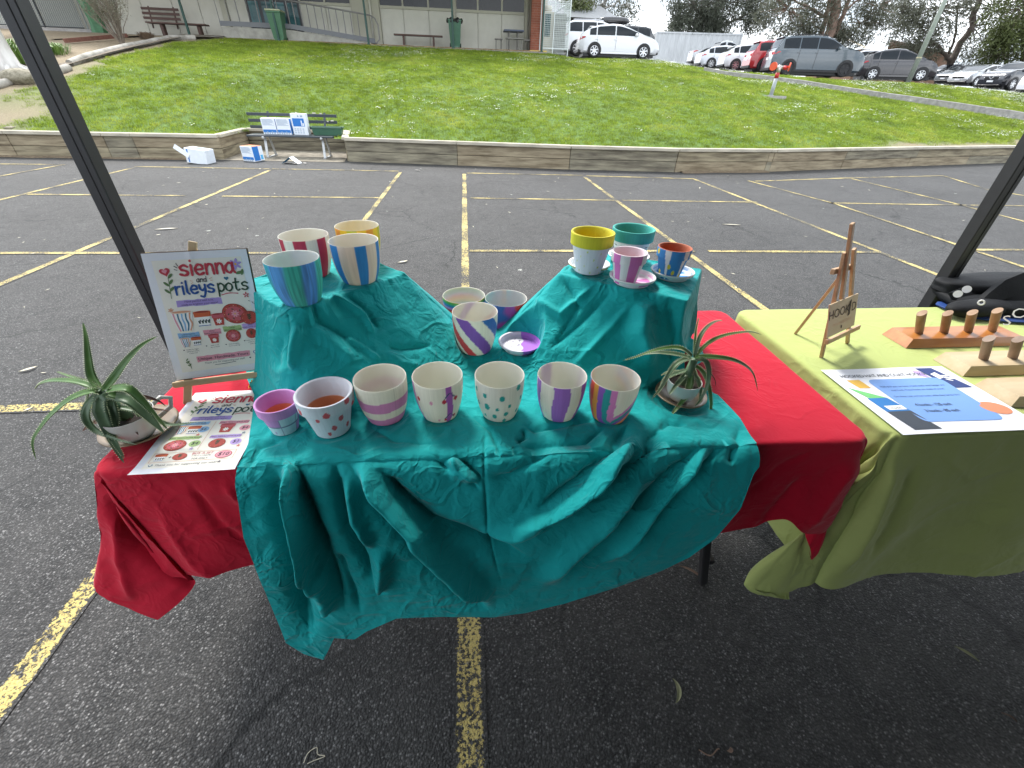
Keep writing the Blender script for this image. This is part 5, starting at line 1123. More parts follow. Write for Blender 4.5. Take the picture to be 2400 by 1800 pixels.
def pxfolds(P, folds, sgn=1.):
    """displacement in metres from crease lines; each fold (points, half width px, height m)"""
    sh = P.shape[:2]; X, Y = proj(P.reshape(-1, 3)); Q = np.stack([X, Y], 1); out = np.zeros(len(Q))
    for pts, wd, amp in folds:
        d, t_ = polydist(Q, pts); wv = wd*(.55+.45*np.sin(np.pi*np.clip(t_*.9+.1, 0, 1))) ; e = np.clip(np.minimum(t_, 1-t_)*4, 0, 1); e = e*e*(3-2*e)
        out += amp*np.exp(-(d/wv)**(1.15 if amp > 0 else 2.))*e
    return out.reshape(sh)
def draped(name, label, x0, x1, y0, y1, z, drop, ext, cm, m_, folds=(), n=(300, 220), rc=.035, seed=1, wr=.0016, cat='tablecloth', hem=None, flatx=None, rcap=0):
    """cloth sheet laid over a table: drop = (left,right,front,back); cm: corner -> (bulge vector, gain)"""
    dl, dr, df, db = drop
    def axis(a, c, e0, e1, k):
        q = np.concatenate([np.linspace(a-e0, a, max(2, int(k*e0/(c-a+e0+e1)))+1)[:-1], np.linspace(a, c, int(k*(c-a)/(c-a+e0+e1)))[:-1], np.linspace(c, c+e1, max(2, int(k*e1/(c-a+e0+e1)))+1)]); return q
    A, B = np.meshgrid(axis(x0, x1, dl, dr, n[0]), axis(y0, y1, df, db, n[1]), indexing='ij')
    ox = np.where(A < x0, A-x0, np.where(A > x1, A-x1, 0)); oy = np.where(B < y0, B-y0, np.where(B > y1, B-y1, 0))
    r_ = np.hypot(ox, oy); both = (ox != 0) & (oy != 0); rmx = rcap*max(dl, df) if rcap else 9.; sc_ = np.where(r_ > rmx, rmx/np.maximum(r_, 1e-9), 1); ox = ox*sc_; oy = oy*sc_; r_ = r_*sc_; ph = np.arctan2(np.abs(oy), np.abs(ox))
    px_ = np.clip(A, x0, x1); py_ = np.clip(B, y0, y1)
    # rounded corners
    cxm = np.clip(px_, x0+rc, x1-rc); cym = np.clip(py_, y0+rc, y1-rc); dx, dy = px_-cxm, py_-cym; dd = np.hypot(dx, dy); k = np.where(dd > rc, rc/np.maximum(dd, 1e-9), 1)
    px_ = cxm+dx*k; py_ = cym+dy*k
    ux = np.where(r_ > 0, ox/np.maximum(r_, 1e-9), 0); uy = np.where(r_ > 0, oy/np.maximum(r_, 1e-9), 0)
    R_ = .012; s = np.minimum(r_, R_*1.57); out = np.where(r_ > 0, R_*np.sin(s/R_), 0); zz = np.where(r_ < R_*1.57, -R_*(1-np.cos(s/R_)), -R_-(r_-R_*1.57))
    flare = .10*np.maximum(r_-.02, 0)
    X = px_+ux*(out+flare*(~both)); Y = py_+uy*(out+flare*(~both)); Z = z+zz
    sn = np.where(both, np.sin(2*ph), 0)
    for (sx, sy), (bxv, byv, g, sw) in cm.items():
        mk = both & (np.sign(ox) == sx) & (np.sign(oy) == sy); q = np.where(mk, r_*sn**(.38 if bxv < -.28 else .6), 0)
        cone = rcap == 1.06 and (sx, sy) == (-1, -1); X += q*bxv*(np.cos(ph) if cone else 1); Y += q*byv*(np.sin(ph) if cone else 1); X += np.where(mk, sw*r_*np.sin(4*ph), 0); Z += q*g
    if hem is not None:
        X, Y, Z = hem(X, Y, Z, A, B, ox, oy)
    P = np.stack([X, Y, Z], 2); P = smoothP(P, 2)
    nr = gridnormals(P)
    side = np.clip(r_/.03, 0, 1)
    disp = wr*(.35+side*1.9)*fbm(A*6+seed, B*6, seed, 4)+side*.010*fbm(A*3.1, B*1.2+3, seed+5, 3)+(.0006+.0032*side)*ridged(A*9+3*B, B*9, seed+9, 3)*(vnoise(A*3, B*3, seed+3) > .42)
    disp += side*.018*np.sin(A*11+seed+2*fbm(A*2, B*2, seed))*np.clip(r_/.3, 0, 1)*(np.abs(oy) > 0)
    if folds: disp += pxfolds(P, folds)
    if flatx: kk = np.clip((A-flatx[0])/.06, 0, 1)*np.clip((flatx[1]-A)/.08, 0, 1)*(oy < 0); disp = disp*(1-kk)-kk*.002*(r_ > .02); Pf = P.copy(); Pf[..., 1] = np.maximum(Pf[..., 1], y0-.016-.0*r_); P = P*(1-kk[..., None])+Pf*kk[..., None]
    P = P+nr*disp[..., None]; P[..., 2] = np.maximum(P[..., 2], .012)
    P[..., 2] = np.where(r_ == 0, np.maximum(P[..., 2], z-.0006), P[..., 2])
    b = MB(); b.grid(P); o = b.build(name, m_, smooth=True); tag(o, label, cat)
    me = o.data; return o
k_ = 2400/2212
def K(*p): return [(x*k_, y*k_) for x, y in p]
redf = [(K((225, 1070), (300, 1180), (440, 1280)), 16, -.030), (K((330, 1090), (430, 1210), (520, 1260)), 14, .012), (K((400, 1040), (470, 1130), (560, 1200)), 9, -.010), (K((470, 1030), (540, 1110), (575, 1170)), 9, .012), (K((240, 1080), (260, 1200), (300, 1300)), 14, .014),
        (K((300, 1060), (420, 1150), (560, 1130)), 6, .004), (K((1600, 1090), (1690, 1010), (1760, 970)), 8, -.005), (K((1720, 1150), (1790, 1050), (1850, 980)), 26, .022), (K((1640, 1160), (1700, 1080), (1740, 1020)), 12, -.012), (K((1540, 900), (1700, 880), (1850, 860)), 5, .0008)]
def red_hem(X, Y, Z, A, B, ox, oy):
    # notch pulled up in the hem near the right corner
    f = (oy < 0) & (A > .70) & (A < 1.02); q = np.exp(-((A-.865)/.045)**2)*np.clip(-oy/.33, 0, 1)**2
    Z = Z+np.where(f, q*.055, 0); return X, Y, Z
draped('tablecloth', 'bright red cloth hanging over the front of the first table', TX0, TX1, TY0, TY1, .742, (.32, .34, .325, .05), 0, {(-1, -1): (.02, -.20, .04, -.30), (1, -1): (-.02, -.12, .06, -.05), (-1, 1): (-.3, .3, .1, 0), (1, 1): (.3, .3, .1, 0)}, M_redc, redf, seed=3, hem=red_hem, n=(380, 230), flatx=(-.50, .66), rcap=1.42)
grf = [(K((1900, 960), (1830, 1080), (1720, 1230)), 22, -.030), (K((1940, 970), (1880, 1100), (1800, 1240)), 18, .030), (K((1985, 990), (1930, 1100), (1860, 1220)), 16, -.014), (K((2010, 960), (2100, 1040), (2212, 1010)), 7, .004), (K((1960, 1140), (2080, 1090), (2212, 1090)), 7, .004), (K((2212, 1170), (2100, 1230), (2080, 1260)), 6, .006), (K((1960, 690), (2040, 700), (2100, 720)), 4, .002), (K((1700, 900), (1640, 800), (1600, 700)), 6, .0)]
draped('tablecloth', 'lime green cloth covering the right hand table', 1.085, 2.90, .735, 1.495, .743, (.56, .3, .585, .05), 0, {(-1, -1): (-.40, -.16, .0, .0), (1, -1): (.2, -.2, .1, 0), (-1, 1): (-.02, .05, .1, 0), (1, 1): (.3, .3, .1, 0)}, M_lime, grf, seed=8, n=(380, 300), wr=.0012, rcap=1.06,
       hem=lambda X, Y, Z, A, B, ox, oy: (np.where((ox < 0) & (oy == 0), np.maximum(X, 1.047+0*X), X), Y, Z))

# ================================================================== POTS
FOOT = []
SZ = 1.003
M_pot = mat('painted plastic pot', (.8, .8, .8), .45, attr='Col', bump=.08, bs=120); 
_t = M_pot.node_tree; _tb = N(_t, 'ShaderNodeBsdfTranslucent'); L(_t, _t.nodes['Principled BSDF'].inputs['Base Color'].links[0].from_socket, _tb.inputs[0]); _ms = N(_t, 'ShaderNodeMixShader'); _ms.inputs[0].default_value = .30
L(_t, _t.nodes['Principled BSDF'].outputs[0], _ms.inputs[1]); L(_t, _tb.outputs[0], _ms.inputs[2]); L(_t, _ms.outputs[0], _t.nodes['Material Output'].inputs[0])
M_tc = mat('painted terracotta', (.8, .8, .8), .75, attr='Col', bump=.15, bs=160)
WH = np.array(lin(240, 238, 228))*.97; CRM = np.array(lin(244, 242, 228))*.97; TCO = np.array(lin(208, 132, 90))
c_ = lambda *a: np.array(lin(*a))
def stripes(a, edges, cols, base):
    out = np.tile(base, (len(a), 1))
    for (e0, e1), cc in zip(edges, cols): mk = (a > e0) & (a < e1); out[mk] = cc
    return out
def wrap(a): return (a+np.pi) % (2*np.pi)-np.pi
def streak(a, t, s, amp=.10): return 1+amp*(vnoise(a*26+s, np.full_like(a, t*2.5), 5)-.5)*2
def pot(label, px, py, zr, patt, R=.068, H=.125, kind='plastic', inner=None, group=None, base=None, strk=.06, tint=0.):
    q = onZ(px, py, zr); z0 = zr-H if base is None else base
    FOOT.append((q[0], q[1], R*.62, z0)) if base is None else None
    a0 = math.atan2(-q[0], q[1]); t_ = thing('plant_pot', label, 'plant pot', (q[0], q[1], z0), group=group)
    b = MB(); n = 150; inn = WH if inner is None else inner
    def col(a, i, p):
        aa = wrap(a-a0); kind_ = p[2]
        if kind_ == 'in': return np.tile(inn*.97, (n, 1))
        if kind_ == 'tc': return np.tile(TCO, (n, 1))
        if kind_ == 'lip': return np.tile(inn if kind == 'plastic' else p[3], (n, 1))
        c = patt(aa, p[3]); return c*streak(aa, p[3], px, strk)[:, None]
    if kind == 'plastic':
        pf = [(R*.60, .0, 'out', 0.), (R*.665, .0015, 'out', 0.)]
        for t in np.linspace(0.03, 1, 44): pf.append((R*(.69+.31*(1-(1-t)**2.5)), H*t, 'out', t))
        pf += [(R*.993, H+.0012, 'lip'), (R*.975, H+.0008, 'lip')]
        for t in np.linspace(.98, .06, 12): pf.append((R*(.69+.31*(1-(1-t)**2.5))-.0022, H*t, 'in'))
        pf += [(.0005, H*.05, 'in')]
        b.lathe(pf, n, cfun=col, a0=0); b.build('pot_shell', M_pot, t_, smooth=True, local=True, autos=50)
    else:
        rimc = patt.rim if hasattr(patt, 'rim') else inn
        pf = [(R*.55, 0, 'out', 0.), (R*.61, .002, 'out', 0.)]
        for t in np.linspace(.02, .70, 30): pf.append((R*(.62+.30*t/.70*.86), H*t, 'out', t))
        pf += [(R*.965, H*.705, 'out', .705), (R*.98, H*.72, 'out', .72)]
        for t in np.linspace(.74, .985, 10): pf.append((R*(.98+.02*(t-.74)/.245), H*t, 'out', t))
        pf += [(R*.985, H, 'lip', rimc), (R*.93, H, 'lip', rimc), (R*.895, H*.985, 'lip', rimc)]
        for t in np.linspace(.95, .60, 7): pf.append((R*(.60+.29*t), H*t, 'lip', rimc))
        for t in np.linspace(.58, .10, 6): pf.append((R*(.57+.29*t), H*t, 'tc'))
        pf += [(.0005, H*.09, 'tc')]
        b.lathe(pf, n, cfun=col, a0=0); b.build('pot_shell', M_tc, t_, smooth=True, local=True, autos=35)
    return t_, q
def dots(cs, rad_, colr, base, sx=1.6):
    """cs: list of (a, t[, size])"""
    def f(a, t):
        out = np.tile(base, (len(a), 1))
        for d in cs:
            r_ = rad_*(d[2] if len(d) > 2 else 1); an = np.sin((a-d[0])*3+t*9+d[1]*20)*.08; mk = (((a-d[0])/sx)**2+(t-d[1])**2 < (r_*(1+an))**2) & (np.abs(a-d[0]) < 1.6); out[mk] = colr if len(d) < 4 else d[3]
        return out
    return f
# small lilac pot
lil = c_(205, 150, 208); pbl = c_(205, 226, 232)
def p1(a, t):
    out = np.tile(lil if t > .70 else pbl, (len(a), 1))
    if t <= .70:
        k1 = (a < -.25) & (a > -1.4) & (t > .36); k2 = (a > .75) & (t < .36); k3 = (a > 1.0) & (t > .36); out[k1 | k2 | k3] = lil*.95
        g_ = (np.abs(a+.25) < .02) | (np.abs(a-.75) < .02) | (abs(t-.36) < .014); out[g_] = c_(130, 140, 165)
        for da, dt in ((1.15, .50), (-.75, .14)): mk = ((a-da)/1.5)**2+(t-dt)**2 < .05**2; out[mk] = c_(190, 165, 205)
    return out
p1.rim = lil
pot('small lilac terracotta pot with pale blue squares, leftmost in the front row', 647, 939, .845, p1, R=.0475, H=.083, kind='tc')
pk = c_(205, 95, 100)
p2 = dots([(-.12, .78), (.72, .94), (1.05, .72), (-1.15, .80, 1.05), (1.35, .99), (-.55, .60, .8), (.42, .55), (.05, .33), (.80, .24, .9), (-.25, .17, .8), (-1.3, .40)], .082, pk, c_(208, 222, 228), 1.45); p2.rim = c_(222, 225, 232)
pot('pale blue terracotta pot with red polka dots in the front row', 758, 918, .870, p2, R=.064, H=.109, kind='tc')
pinkb = c_(216, 150, 198)
def p3(a, t): 
    out = np.tile(CRM, (len(a), 1)); w = .012*np.sin(a*3); k = ((t > .44+w) & (t < .70+w)) | (t < .27+w) if False else (((t > .43+w) & (t < .69+w)) | (t < .235+w)); out[k] = pinkb; out[(np.abs(a-.42) < .012)] *= .86; return out
pot('cream pot with two broad pink bands in the front row', 890, 885, .878, p3, R=.0615, H=.116)
pur = c_(178, 105, 190); chy = c_(205, 60, 80)
def p4(a, t):
    out = np.tile(CRM, (len(a), 1)); out[(np.abs(a-.42-.03*math.sin(t*5)) < .14)] = pur; out[(a < -.95-.25*(t)) & (a > -1.35-.1*t) & (t < .98)] = c_(190, 140, 200)
    for da, dt, c, r in ((.18, .66, chy, .055), (.70, .67, chy, .055), (.25, .12, chy, .045), (.72, .18, chy, .045), (-.35, .64, c_(225, 160, 190), .05), (-.95, .66, chy, .05), (-.1, .13, c_(225, 170, 195), .035), (1.25, .85, c_(225, 160, 190), .05)): mk = ((a-da)/1.6)**2+(t-dt)**2 < r**2; out[mk] = c
    for da, dt in ((.42, .86), (.46, .30)):
        k = (t < dt) & (t > dt-.14) & (np.abs(np.abs(a-da)-(dt-t)*1.7) < .035); out[k] = c_(70, 85, 130)
    return out
pot('cream pot with a purple stripe and painted red cherries', 1025, 879, .880, p4, R=.0605, H=.117)
p5 = dots([(-1.15, .80, 1.1), (-.62, .76), (.12, .74, 1.15), (.85, .92, 1.1), (1.1, .60), (-.55, .47, 1.3), (-.08, .44, .8), (.45, .52, .8), (.32, .30, 1.05), (-.22, .22, 1.1), (-.75, .18, .8), (.28, .08, 1), (.95, .28, .9), (-1.1, .45)], .062, c_(45, 165, 160), WH*.97, 1.5)
pot('white pot with scattered teal dots in the front row', 1171, 878, .880, p5, R=.0605, H=.117)
pu = c_(170, 120, 205)
def p6(a, t):
    w = .04*np.sin(t*6+a); return stripes(a+w, [(-1.35, -.93), (-.28, .40), (.95, 1.45), (1.9, 2.4), (-2.6, -2.0)], [pu]*5, CRM)
pot('cream pot with bold vertical purple stripes in the front row', 1318, 879, .880, p6, R=.0605, H=.117)
rc_ = [c_(222, 140, 200), c_(55, 165, 165), c_(150, 100, 195), c_(238, 175, 85), c_(232, 95, 85), c_(110, 160, 200), c_(190, 130, 200), c_(240, 180, 100)]
def p7(a, t):
    wob = .06*np.sin(a*9+t*7)+.05*np.sin(t*17); u = (a-.22)/.27+wob; v = (t-(.30+.46*np.maximum(a-.30, -.12)))/.118+wob
    d = np.where((u < 0) & (v < 0), np.hypot(u, v), np.maximum(-u, -v)); out = np.tile(CRM, (len(a), 1)); k = np.floor(d).astype(int)
    for i in range(8): out[k == i] = rc_[i]
    out[(k > 7)] = CRM; out[d < 0] = CRM; return out
pot('white pot with a swooping rainbow, rightmost in the front row', 1443, 885, .880, p7, R=.0600, H=.117)
# middle group
def p8(a, t):
    p = a-1.55*(1-t); return stripes(p, [(-3.2, -2.75), (-2.0, -1.45), (-.98, -.30), (.28, .88), (1.4, 2.)], [pu, c_(220, 80, 85), c_(140, 95, 185), c_(60, 120, 190), c_(220, 80, 85)], CRM)
mp = [('cream pot with diagonal red, purple and blue stripes before the other middle pots', 1113, 730, .915, p8, .004)]
rb9 = [c_(220, 80, 100), c_(200, 150, 215), c_(70, 120, 190), c_(50, 150, 150), c_(110, 170, 90), c_(240, 185, 90), c_(235, 120, 80)]
def p9(a, t): return np.tile(rb9[int(t*19+.3) % 7], (len(a), 1))*(1+0*a[:, None])
rb10 = [c_(225, 75, 75), c_(228, 90, 70), c_(165, 85, 175), c_(65, 110, 190), c_(45, 140, 135), c_(65, 110, 190), c_(165, 85, 175)]
def p10(a, t):
    v = (a*1.35+.9*np.sin(t*5.5+a*2.2)*.55+.35*math.sin(t*9)+6.1); i = np.floor(v).astype(int) % 7; f = v-np.floor(v); f = np.clip((f-.75)/.25, 0, 1)[:, None]; T = np.array(rb10); return T[i]*(1-f)+T[(i+1) % 7]*f
pot(*mp[0][:5], R=.0665, H=.125)
pot('pot with thin horizontal rainbow stripes at the back left of the middle group', 1087, 692, .883, p9, R=.070, H=.112)
pot('red, purple and blue swirled pot at the back right of the middle group', 1186, 699, .883, p10, R=.070, H=.112)
# left box
def p11(a, t):
    w = .05*np.sin(t*4); T = [c_(60, 180, 200), c_(85, 155, 215), c_(65, 170, 160), c_(80, 140, 205), c_(65, 175, 160), c_(80, 150, 210)]; v = (a+w+1.6)/.62; i = np.clip(np.floor(v), 0, 5).astype(int); f = v-np.floor(v); f = np.clip((f-.8)/.2, 0, 1)[:, None]; T = np.array(T); return T[i]*(1-f)+T[np.minimum(i+1, 5)]*f
lg_ = 'pots on the left raised box'
pot('blue and green striped pot nearest the poster on the left box', 683, 606, 1.11, p11, strk=.35, R=.0610, H=.106)
pot('beige pot with blue vertical stripes on the left box', 828, 563, 1.112, lambda a, t: stripes(a+.25*(t-.5)*np.sign(a)*0, [(-1.2, -.72), (-.02, .42), (.98, 1.3), (-2.2, -1.7)], [c_(50, 130, 195)]*4, c_(222, 205, 190)), strk=.08, R=.0635, H=.110)
pot('white pot with broad red stripes at the back of the left box', 711, 551, 1.112, lambda a, t: stripes(a, [(-1.35, -.95), (-.5, .0), (.45, .95), (1.5, 2)], [c_(190, 60, 85)]*4, WH*.95), R=.0630, H=.110)
pot('yellow and orange striped pot at the back of the left box', 836, 529, 1.112, lambda a, t: stripes(a, [(-1.3, -.9), (-.5, -.05), (.35, .75), (1.1, 1.4)], [c_(240, 165, 60), c_(195, 200, 50), c_(240, 165, 60), c_(200, 190, 60)], c_(240, 205, 50)), R=.0615, H=.110)
# right box : saucers and terracotta pots
def saucer(label, px, py, z0, R, H, fun, hgt=.0, mt=None, cat='saucer', th=.006):
    q = onZ(px, py, z0+H); FOOT.append((q[0], q[1], R*.75, z0)); a0 = math.atan2(-q[0], q[1]); t_ = thing('saucer', label, cat, (q[0], q[1], z0)); b = MB(); n = 140
    pf = [(R*.66, 0, 'out', 0.), (R*.74, .001, 'out', 0.), (R*.86, H*.55, 'out', .5), (R*.88, H*.58, 'out', .6), (R*.97, H*.72, 'out', .8), (R, H*.92, 'out', .95), (R*.985, H, 'lip', 1), (R-th, H*.97, 'lip', 1), (R*.85, H*.45, 'in', .85), (R*.80, H*.27, 'in', .80)]+[(R*r_, H*.25, 'in', r_) for r_ in np.linspace(.77, .02, 22)]
    b.lathe(pf, n, cfun=lambda a, i, p: fun(wrap(a-a0), p[3], p[2], p[0]/R)); b.build('dish', M_tc, t_, smooth=True, local=True, autos=40); return q
sw = c_(222, 226, 226); pkk = c_(222, 130, 195); blu = c_(60, 145, 210); ylw = c_(222, 214, 70)
tile = lambda c, a: np.tile(c, (len(a), 1))
def f_y(a, v, k, r_): return tile(c_(205, 198, 140) if k == 'out' and v > .7 else sw, a)
def f_p(a, v, k, r_): 
    if k != 'in': return tile(sw, a)
    return stripes(a, [(-2.3, -1.5), (.4, 1.25), (1.6, 2.3)], [pkk]*3, c_(238, 215, 230))
def f_b(a, v, k, r_):
    if k != 'in': return tile(sw, a)
    return stripes(a, [(-2.2, -1.2), (1.0, 1.9), (2.3, 3.)], [blu]*3, sw)
def f_t(a, v, k, r_): return tile(c_(120, 195, 190) if k == 'out' else sw, a)
SZ = 1.003
saucer('cream edged saucer under the yellow rimmed pot', 1381, 615, SZ, .0635, .022, f_y); q_t = saucer('pale teal saucer under the teal rimmed pot at the back', 1474, 596, SZ, .066, .022, f_t)
saucer('white saucer with pink stripes under the pink pot', 1483, 645, SZ, .0655, .022, f_p); saucer('white saucer with blue stripes under the blue pot', 1577, 632, SZ, .0635, .022, f_b)
st_ = c_(205, 212, 120)
p15 = dots([(x, y, .7+.5*((i*37) % 10)/10) for i, (x, y) in enumerate([(-.95, .60), (-.15, .62), (.62, .58), (-.55, .48), (.25, .42), (-.85, .33), (-.3, .24), (.62, .22), (.12, .08), (-.7, .10), (1.1, .4), (.9, .05)])], .028, st_, c_(222, 222, 232), 1.5)
def p15b(a, t): return p15(a, t) if t < .70 else tile(c_(212, 205, 50), a)
p15b.rim = c_(212, 205, 55)
pot('terracotta pot with a yellow rim and tiny yellow stars on the right box', 1391, 540, 1.128, p15b, R=.0625, H=.116, kind='tc', base=SZ+.006)
def p16(a, t): return tile(c_(55, 165, 160), a) if t > .70 else np.where((((np.abs(wrap(a*6)) < .8) & (t > .56) & (t < .60))[:, None]), c_(60, 60, 60), tile(c_(225, 228, 228), a))
p16.rim = c_(70, 175, 165)
pot('terracotta pot with a teal rim at the back of the right box', 1487, 532, 1.122, p16, R=.0635, H=.110, kind='tc', base=SZ+.006)
def p17(a, t): return stripes(a, [(-1.0, -.45), (.12, .85), (1.35, 1.8), (-2., -1.5)], [c_(215, 120, 190)]*4, c_(226, 224, 226))
p17.rim = c_(228, 214, 224)
pot('small pink and white striped pot on its saucer, front of the right box', 1477, 588, 1.098, p17, R=.0485, H=.088, kind='tc', base=SZ+.006)
def p18(a, t):
    out = tile(c_(60, 140, 205), a); w = .10+.22*t; out[(np.abs(a+.28) < w*.62)] = c_(230, 232, 232); out[(np.abs(a-.88) < w*.6)] = c_(230, 232, 232)
    for da, dt in ((-.12, .46), (.28, .27), (-.95, .22), (1.0, .15), (-1.05, .9), (1.35, .82)): mk = ((a-da)/1.5)**2+(t-dt)**2 < .085**2; out[mk] = c_(235, 215, 70)
    return out
p18.rim = c_(225, 215, 215)
def p18f(a, t): return p18(a, t)
p18f.rim = np.array(lin(176, 100, 72))
pot('small blue pot with white wedges and yellow dots on the right box', 1583, 578, 1.098, p18f, R=.0475, H=.088, kind='tc', base=SZ+.006)
def f_v(a, v, k, r_):
    x = r_*np.sin(a); edge = .10+.06*np.sin(r_*np.cos(a)*9); out = tile(c_(222, 220, 228), a); out[x > edge] = c_(170, 110, 205)
    if k == 'in':
        rn = random.Random(4)
        for _ in range(34):
            dx, dy = rn.uniform(-.95, .05), rn.uniform(-.8, .8); mk = (x < edge-.03) & ((x-dx)**2+(-r_*np.cos(a)-dy)**2 < rn.uniform(.02, .05)**2); out[mk] = c_(120, 115, 140)
    return out
saucer('purple and white saucer with grey speckles lying right of the middle pots', 1219, 799, .800, .066, .024, f_v)
# ================================================================== CUPS WITH ALOES
M_cup = mat('glossy white glaze', (.62, .60, .56), .18, coat=.5); M_sau = mat('beige glazed stoneware', (.23, .16, .09), .35, var=.08, vs=20, coat=.3); M_soil = mat('potting soil', (.03, .02, .015), .95, bump=1, bs=90)
def cup(label, px, py, rr, hh, zb, hang):
    q = onZ(px, py, zb); t_ = thing('ceramic_cup', label, 'cup', q); b = MB()
    pf = [(rr*.42, 0), (rr*.55, .001), (rr*.80, hh*.22), (rr*.95, hh*.5), (rr*1.0, hh*.85), (rr*1.02, hh), (rr*.98, hh), (rr*.93, hh*.6), (rr*.8, hh*.3), (.001, hh*.25)]
    k = np.linspace(0, len(pf)-1, 34); pf = [(np.interp(x, range(len(pf)), [p[0] for p in pf]), np.interp(x, range(len(pf)), [p[1] for p in pf])) for x in k]
    b.lathe(pf, 56); b.build('cup_wall', M_cup, t_, smooth=True, local=True, autos=60)
    b = MB(); b.disc((0, 0, hh*.84), rr*.96, 30); b.build('soil', M_soil, t_, local=True)
    if hang is not None:
        dx, dy = math.cos(hang), math.sin(hang); b = MB(); b.tube([(dx*(rr*.97), dy*rr*.97, hh*.86), (dx*(rr+.022), dy*(rr+.022), hh*.98), (dx*(rr+.040), dy*(rr+.040), hh*.80), (dx*(rr+.032), dy*(rr+.032), hh*.48), (dx*(rr*.93), dy*rr*.93, hh*.3)], .0055, 8); b.build('handle', M_cup, t_, smooth=True, local=True)
    return q
def plate(label, px, py, R, zb, tilt=(0, 0)):
    q = onZ(px, py, zb+.01); FOOT.append((q[0], q[1], R*.97, zb)) if q[0] > 0 else None; t_ = thing('plate', label, 'plate', (q[0], q[1], zb)); t_.rotation_euler = (*tilt, 0); b = MB()
    pf = [(R*.45, 0), (R*.5, 0), (R*.8, .010), (R, .019), (R*.985, .0225), (R*.8, .015), (R*.52, .005), (.001, .004)]; b.lathe(pf, 72); b.build('dish', M_sau, t_, smooth=True, local=True); return q
plate('beige stoneware plate under the left aloe, overlapping the price sheet', 331, 1003, .0785, .7495); ql = cup('white cup with a handle holding the left aloe', 328, 1022, .050, .068, .757, 1.0)
plate('beige stoneware plate under the right aloe on the teal cloth', 1594, 928, .0685, .758); qr = cup('white round cup holding the right aloe', 1592, 935, .043, .062, .766, None)
M_aloe = mat('aloe leaf green', (.075, .17, .045), .4, col2=(.15, .28, .08), vs=18, spec=.4); M_aloe2 = mat('aloe leaf blue green', (.09, .16, .085), .4, col2=(.17, .26, .14), vs=18); M_dryl = mat('dried reddish leaf', (.12, .05, .035), .7, var=.3); M_thorn = mat('pale aloe thorns', (.45, .52, .30), .5)
def aloe(label, q, leaves, org, sc, seed, yb):
    t_ = thing('aloe_plant', label, 'plant', (q[0], q[1], q[2]+.05)); rn = random.Random(seed)
    for li, (pts, wpx, dy, mt) in enumerate(leaves):
        P = [(org[0]+x/sc, org[1]+y/sc) for x, y in pts]; n = len(P); P3 = []
        for i, (x, y) in enumerate(P):
            s = i/(n-1); P3.append(onY(x, y, yb+dy*s))
        P3 = np.array(P3)
        # catmull-rom
        m_ = 22; ss = np.linspace(0, n-1, m_); Q = []
        for s in ss:
            i = min(int(s), n-2); f = s-i; p0, p1_, p2_, p3_ = P3[max(i-1, 0)], P3[i], P3[i+1], P3[min(i+2, n-1)]
            Q.append(.5*((2*p1_)+(-p0+p2_)*f+(2*p0-5*p1_+4*p2_-p3_)*f*f+(-p0+3*p1_-3*p2_+p3_)*f**3))
        Q = np.array(Q); D = np.gradient(Q, axis=0); D /= np.linalg.norm(D, axis=1)[:, None]
        view = C0-Q; view /= np.linalg.norm(view, axis=1)[:, None]
        upv = np.array([0, 0, 1.])*.55+view*.45; side = np.cross(D, upv); side /= np.linalg.norm(side, axis=1)[:, None]; up = np.cross(side, D)
        dist = np.linalg.norm(Q[0]-C0); w0 = wpx/sc*dist/1050*.40; s = np.linspace(0, 1, m_); hw = w0*np.clip((1-s)**.75*(.8+.5*np.minimum(s*4, 1)), .02, 2)
        b = MB(); sec = [(-1, .25), (-.5, -.02), (0, -.10), (.5, -.02), (1, .25), (.55, -.38), (0, -.52), (-.55, -.38)]
        V = np.stack([Q+side*(a*hw)[:, None]+up*(c*hw)[:, None] for a, c in sec], 1); k = len(sec)
        b.add(V.reshape(-1, 3), [(i*k+j, (i+1)*k+j, (i+1)*k+(j+1) % k, i*k+(j+1) % k) for i in range(m_-1) for j in range(k)]+[tuple((m_-1)*k+j for j in range(k))]); lf = b.build('leaf', mt, t_, smooth=True)
        if mt is not M_dryl:
            b = MB()
            for i in range(1, m_-2):
                for f in (0., .5):
                    for sg in (-1, 1):
                        o = Q[i]*(1-f)+Q[i+1]*f; h = hw[i]*(1-f)+hw[i+1]*f; e = o+side[i]*sg*h*1.0+up[i]*h*.25; L_ = .0018+.0014*(h/w0)
                        b.add([e-D[i]*.0012, e+D[i]*.0012, e+side[i]*sg*L_+up[i]*.001+D[i]*.0012, e+up[i]*.0012], [(0, 1, 2), (1, 3, 2), (0, 2, 3)])
            b.build('thorns', M_thorn, lf)
    b = MB(); b.tube([np.array([q[0], q[1], q[2]+.045]), onY(org[0]+leaves[0][0][0][0]/sc, org[1]+leaves[0][0][0][1]/sc+4, yb)], [.014, .010], 10); b.build('stem', M_aloe2, t_, smooth=True)
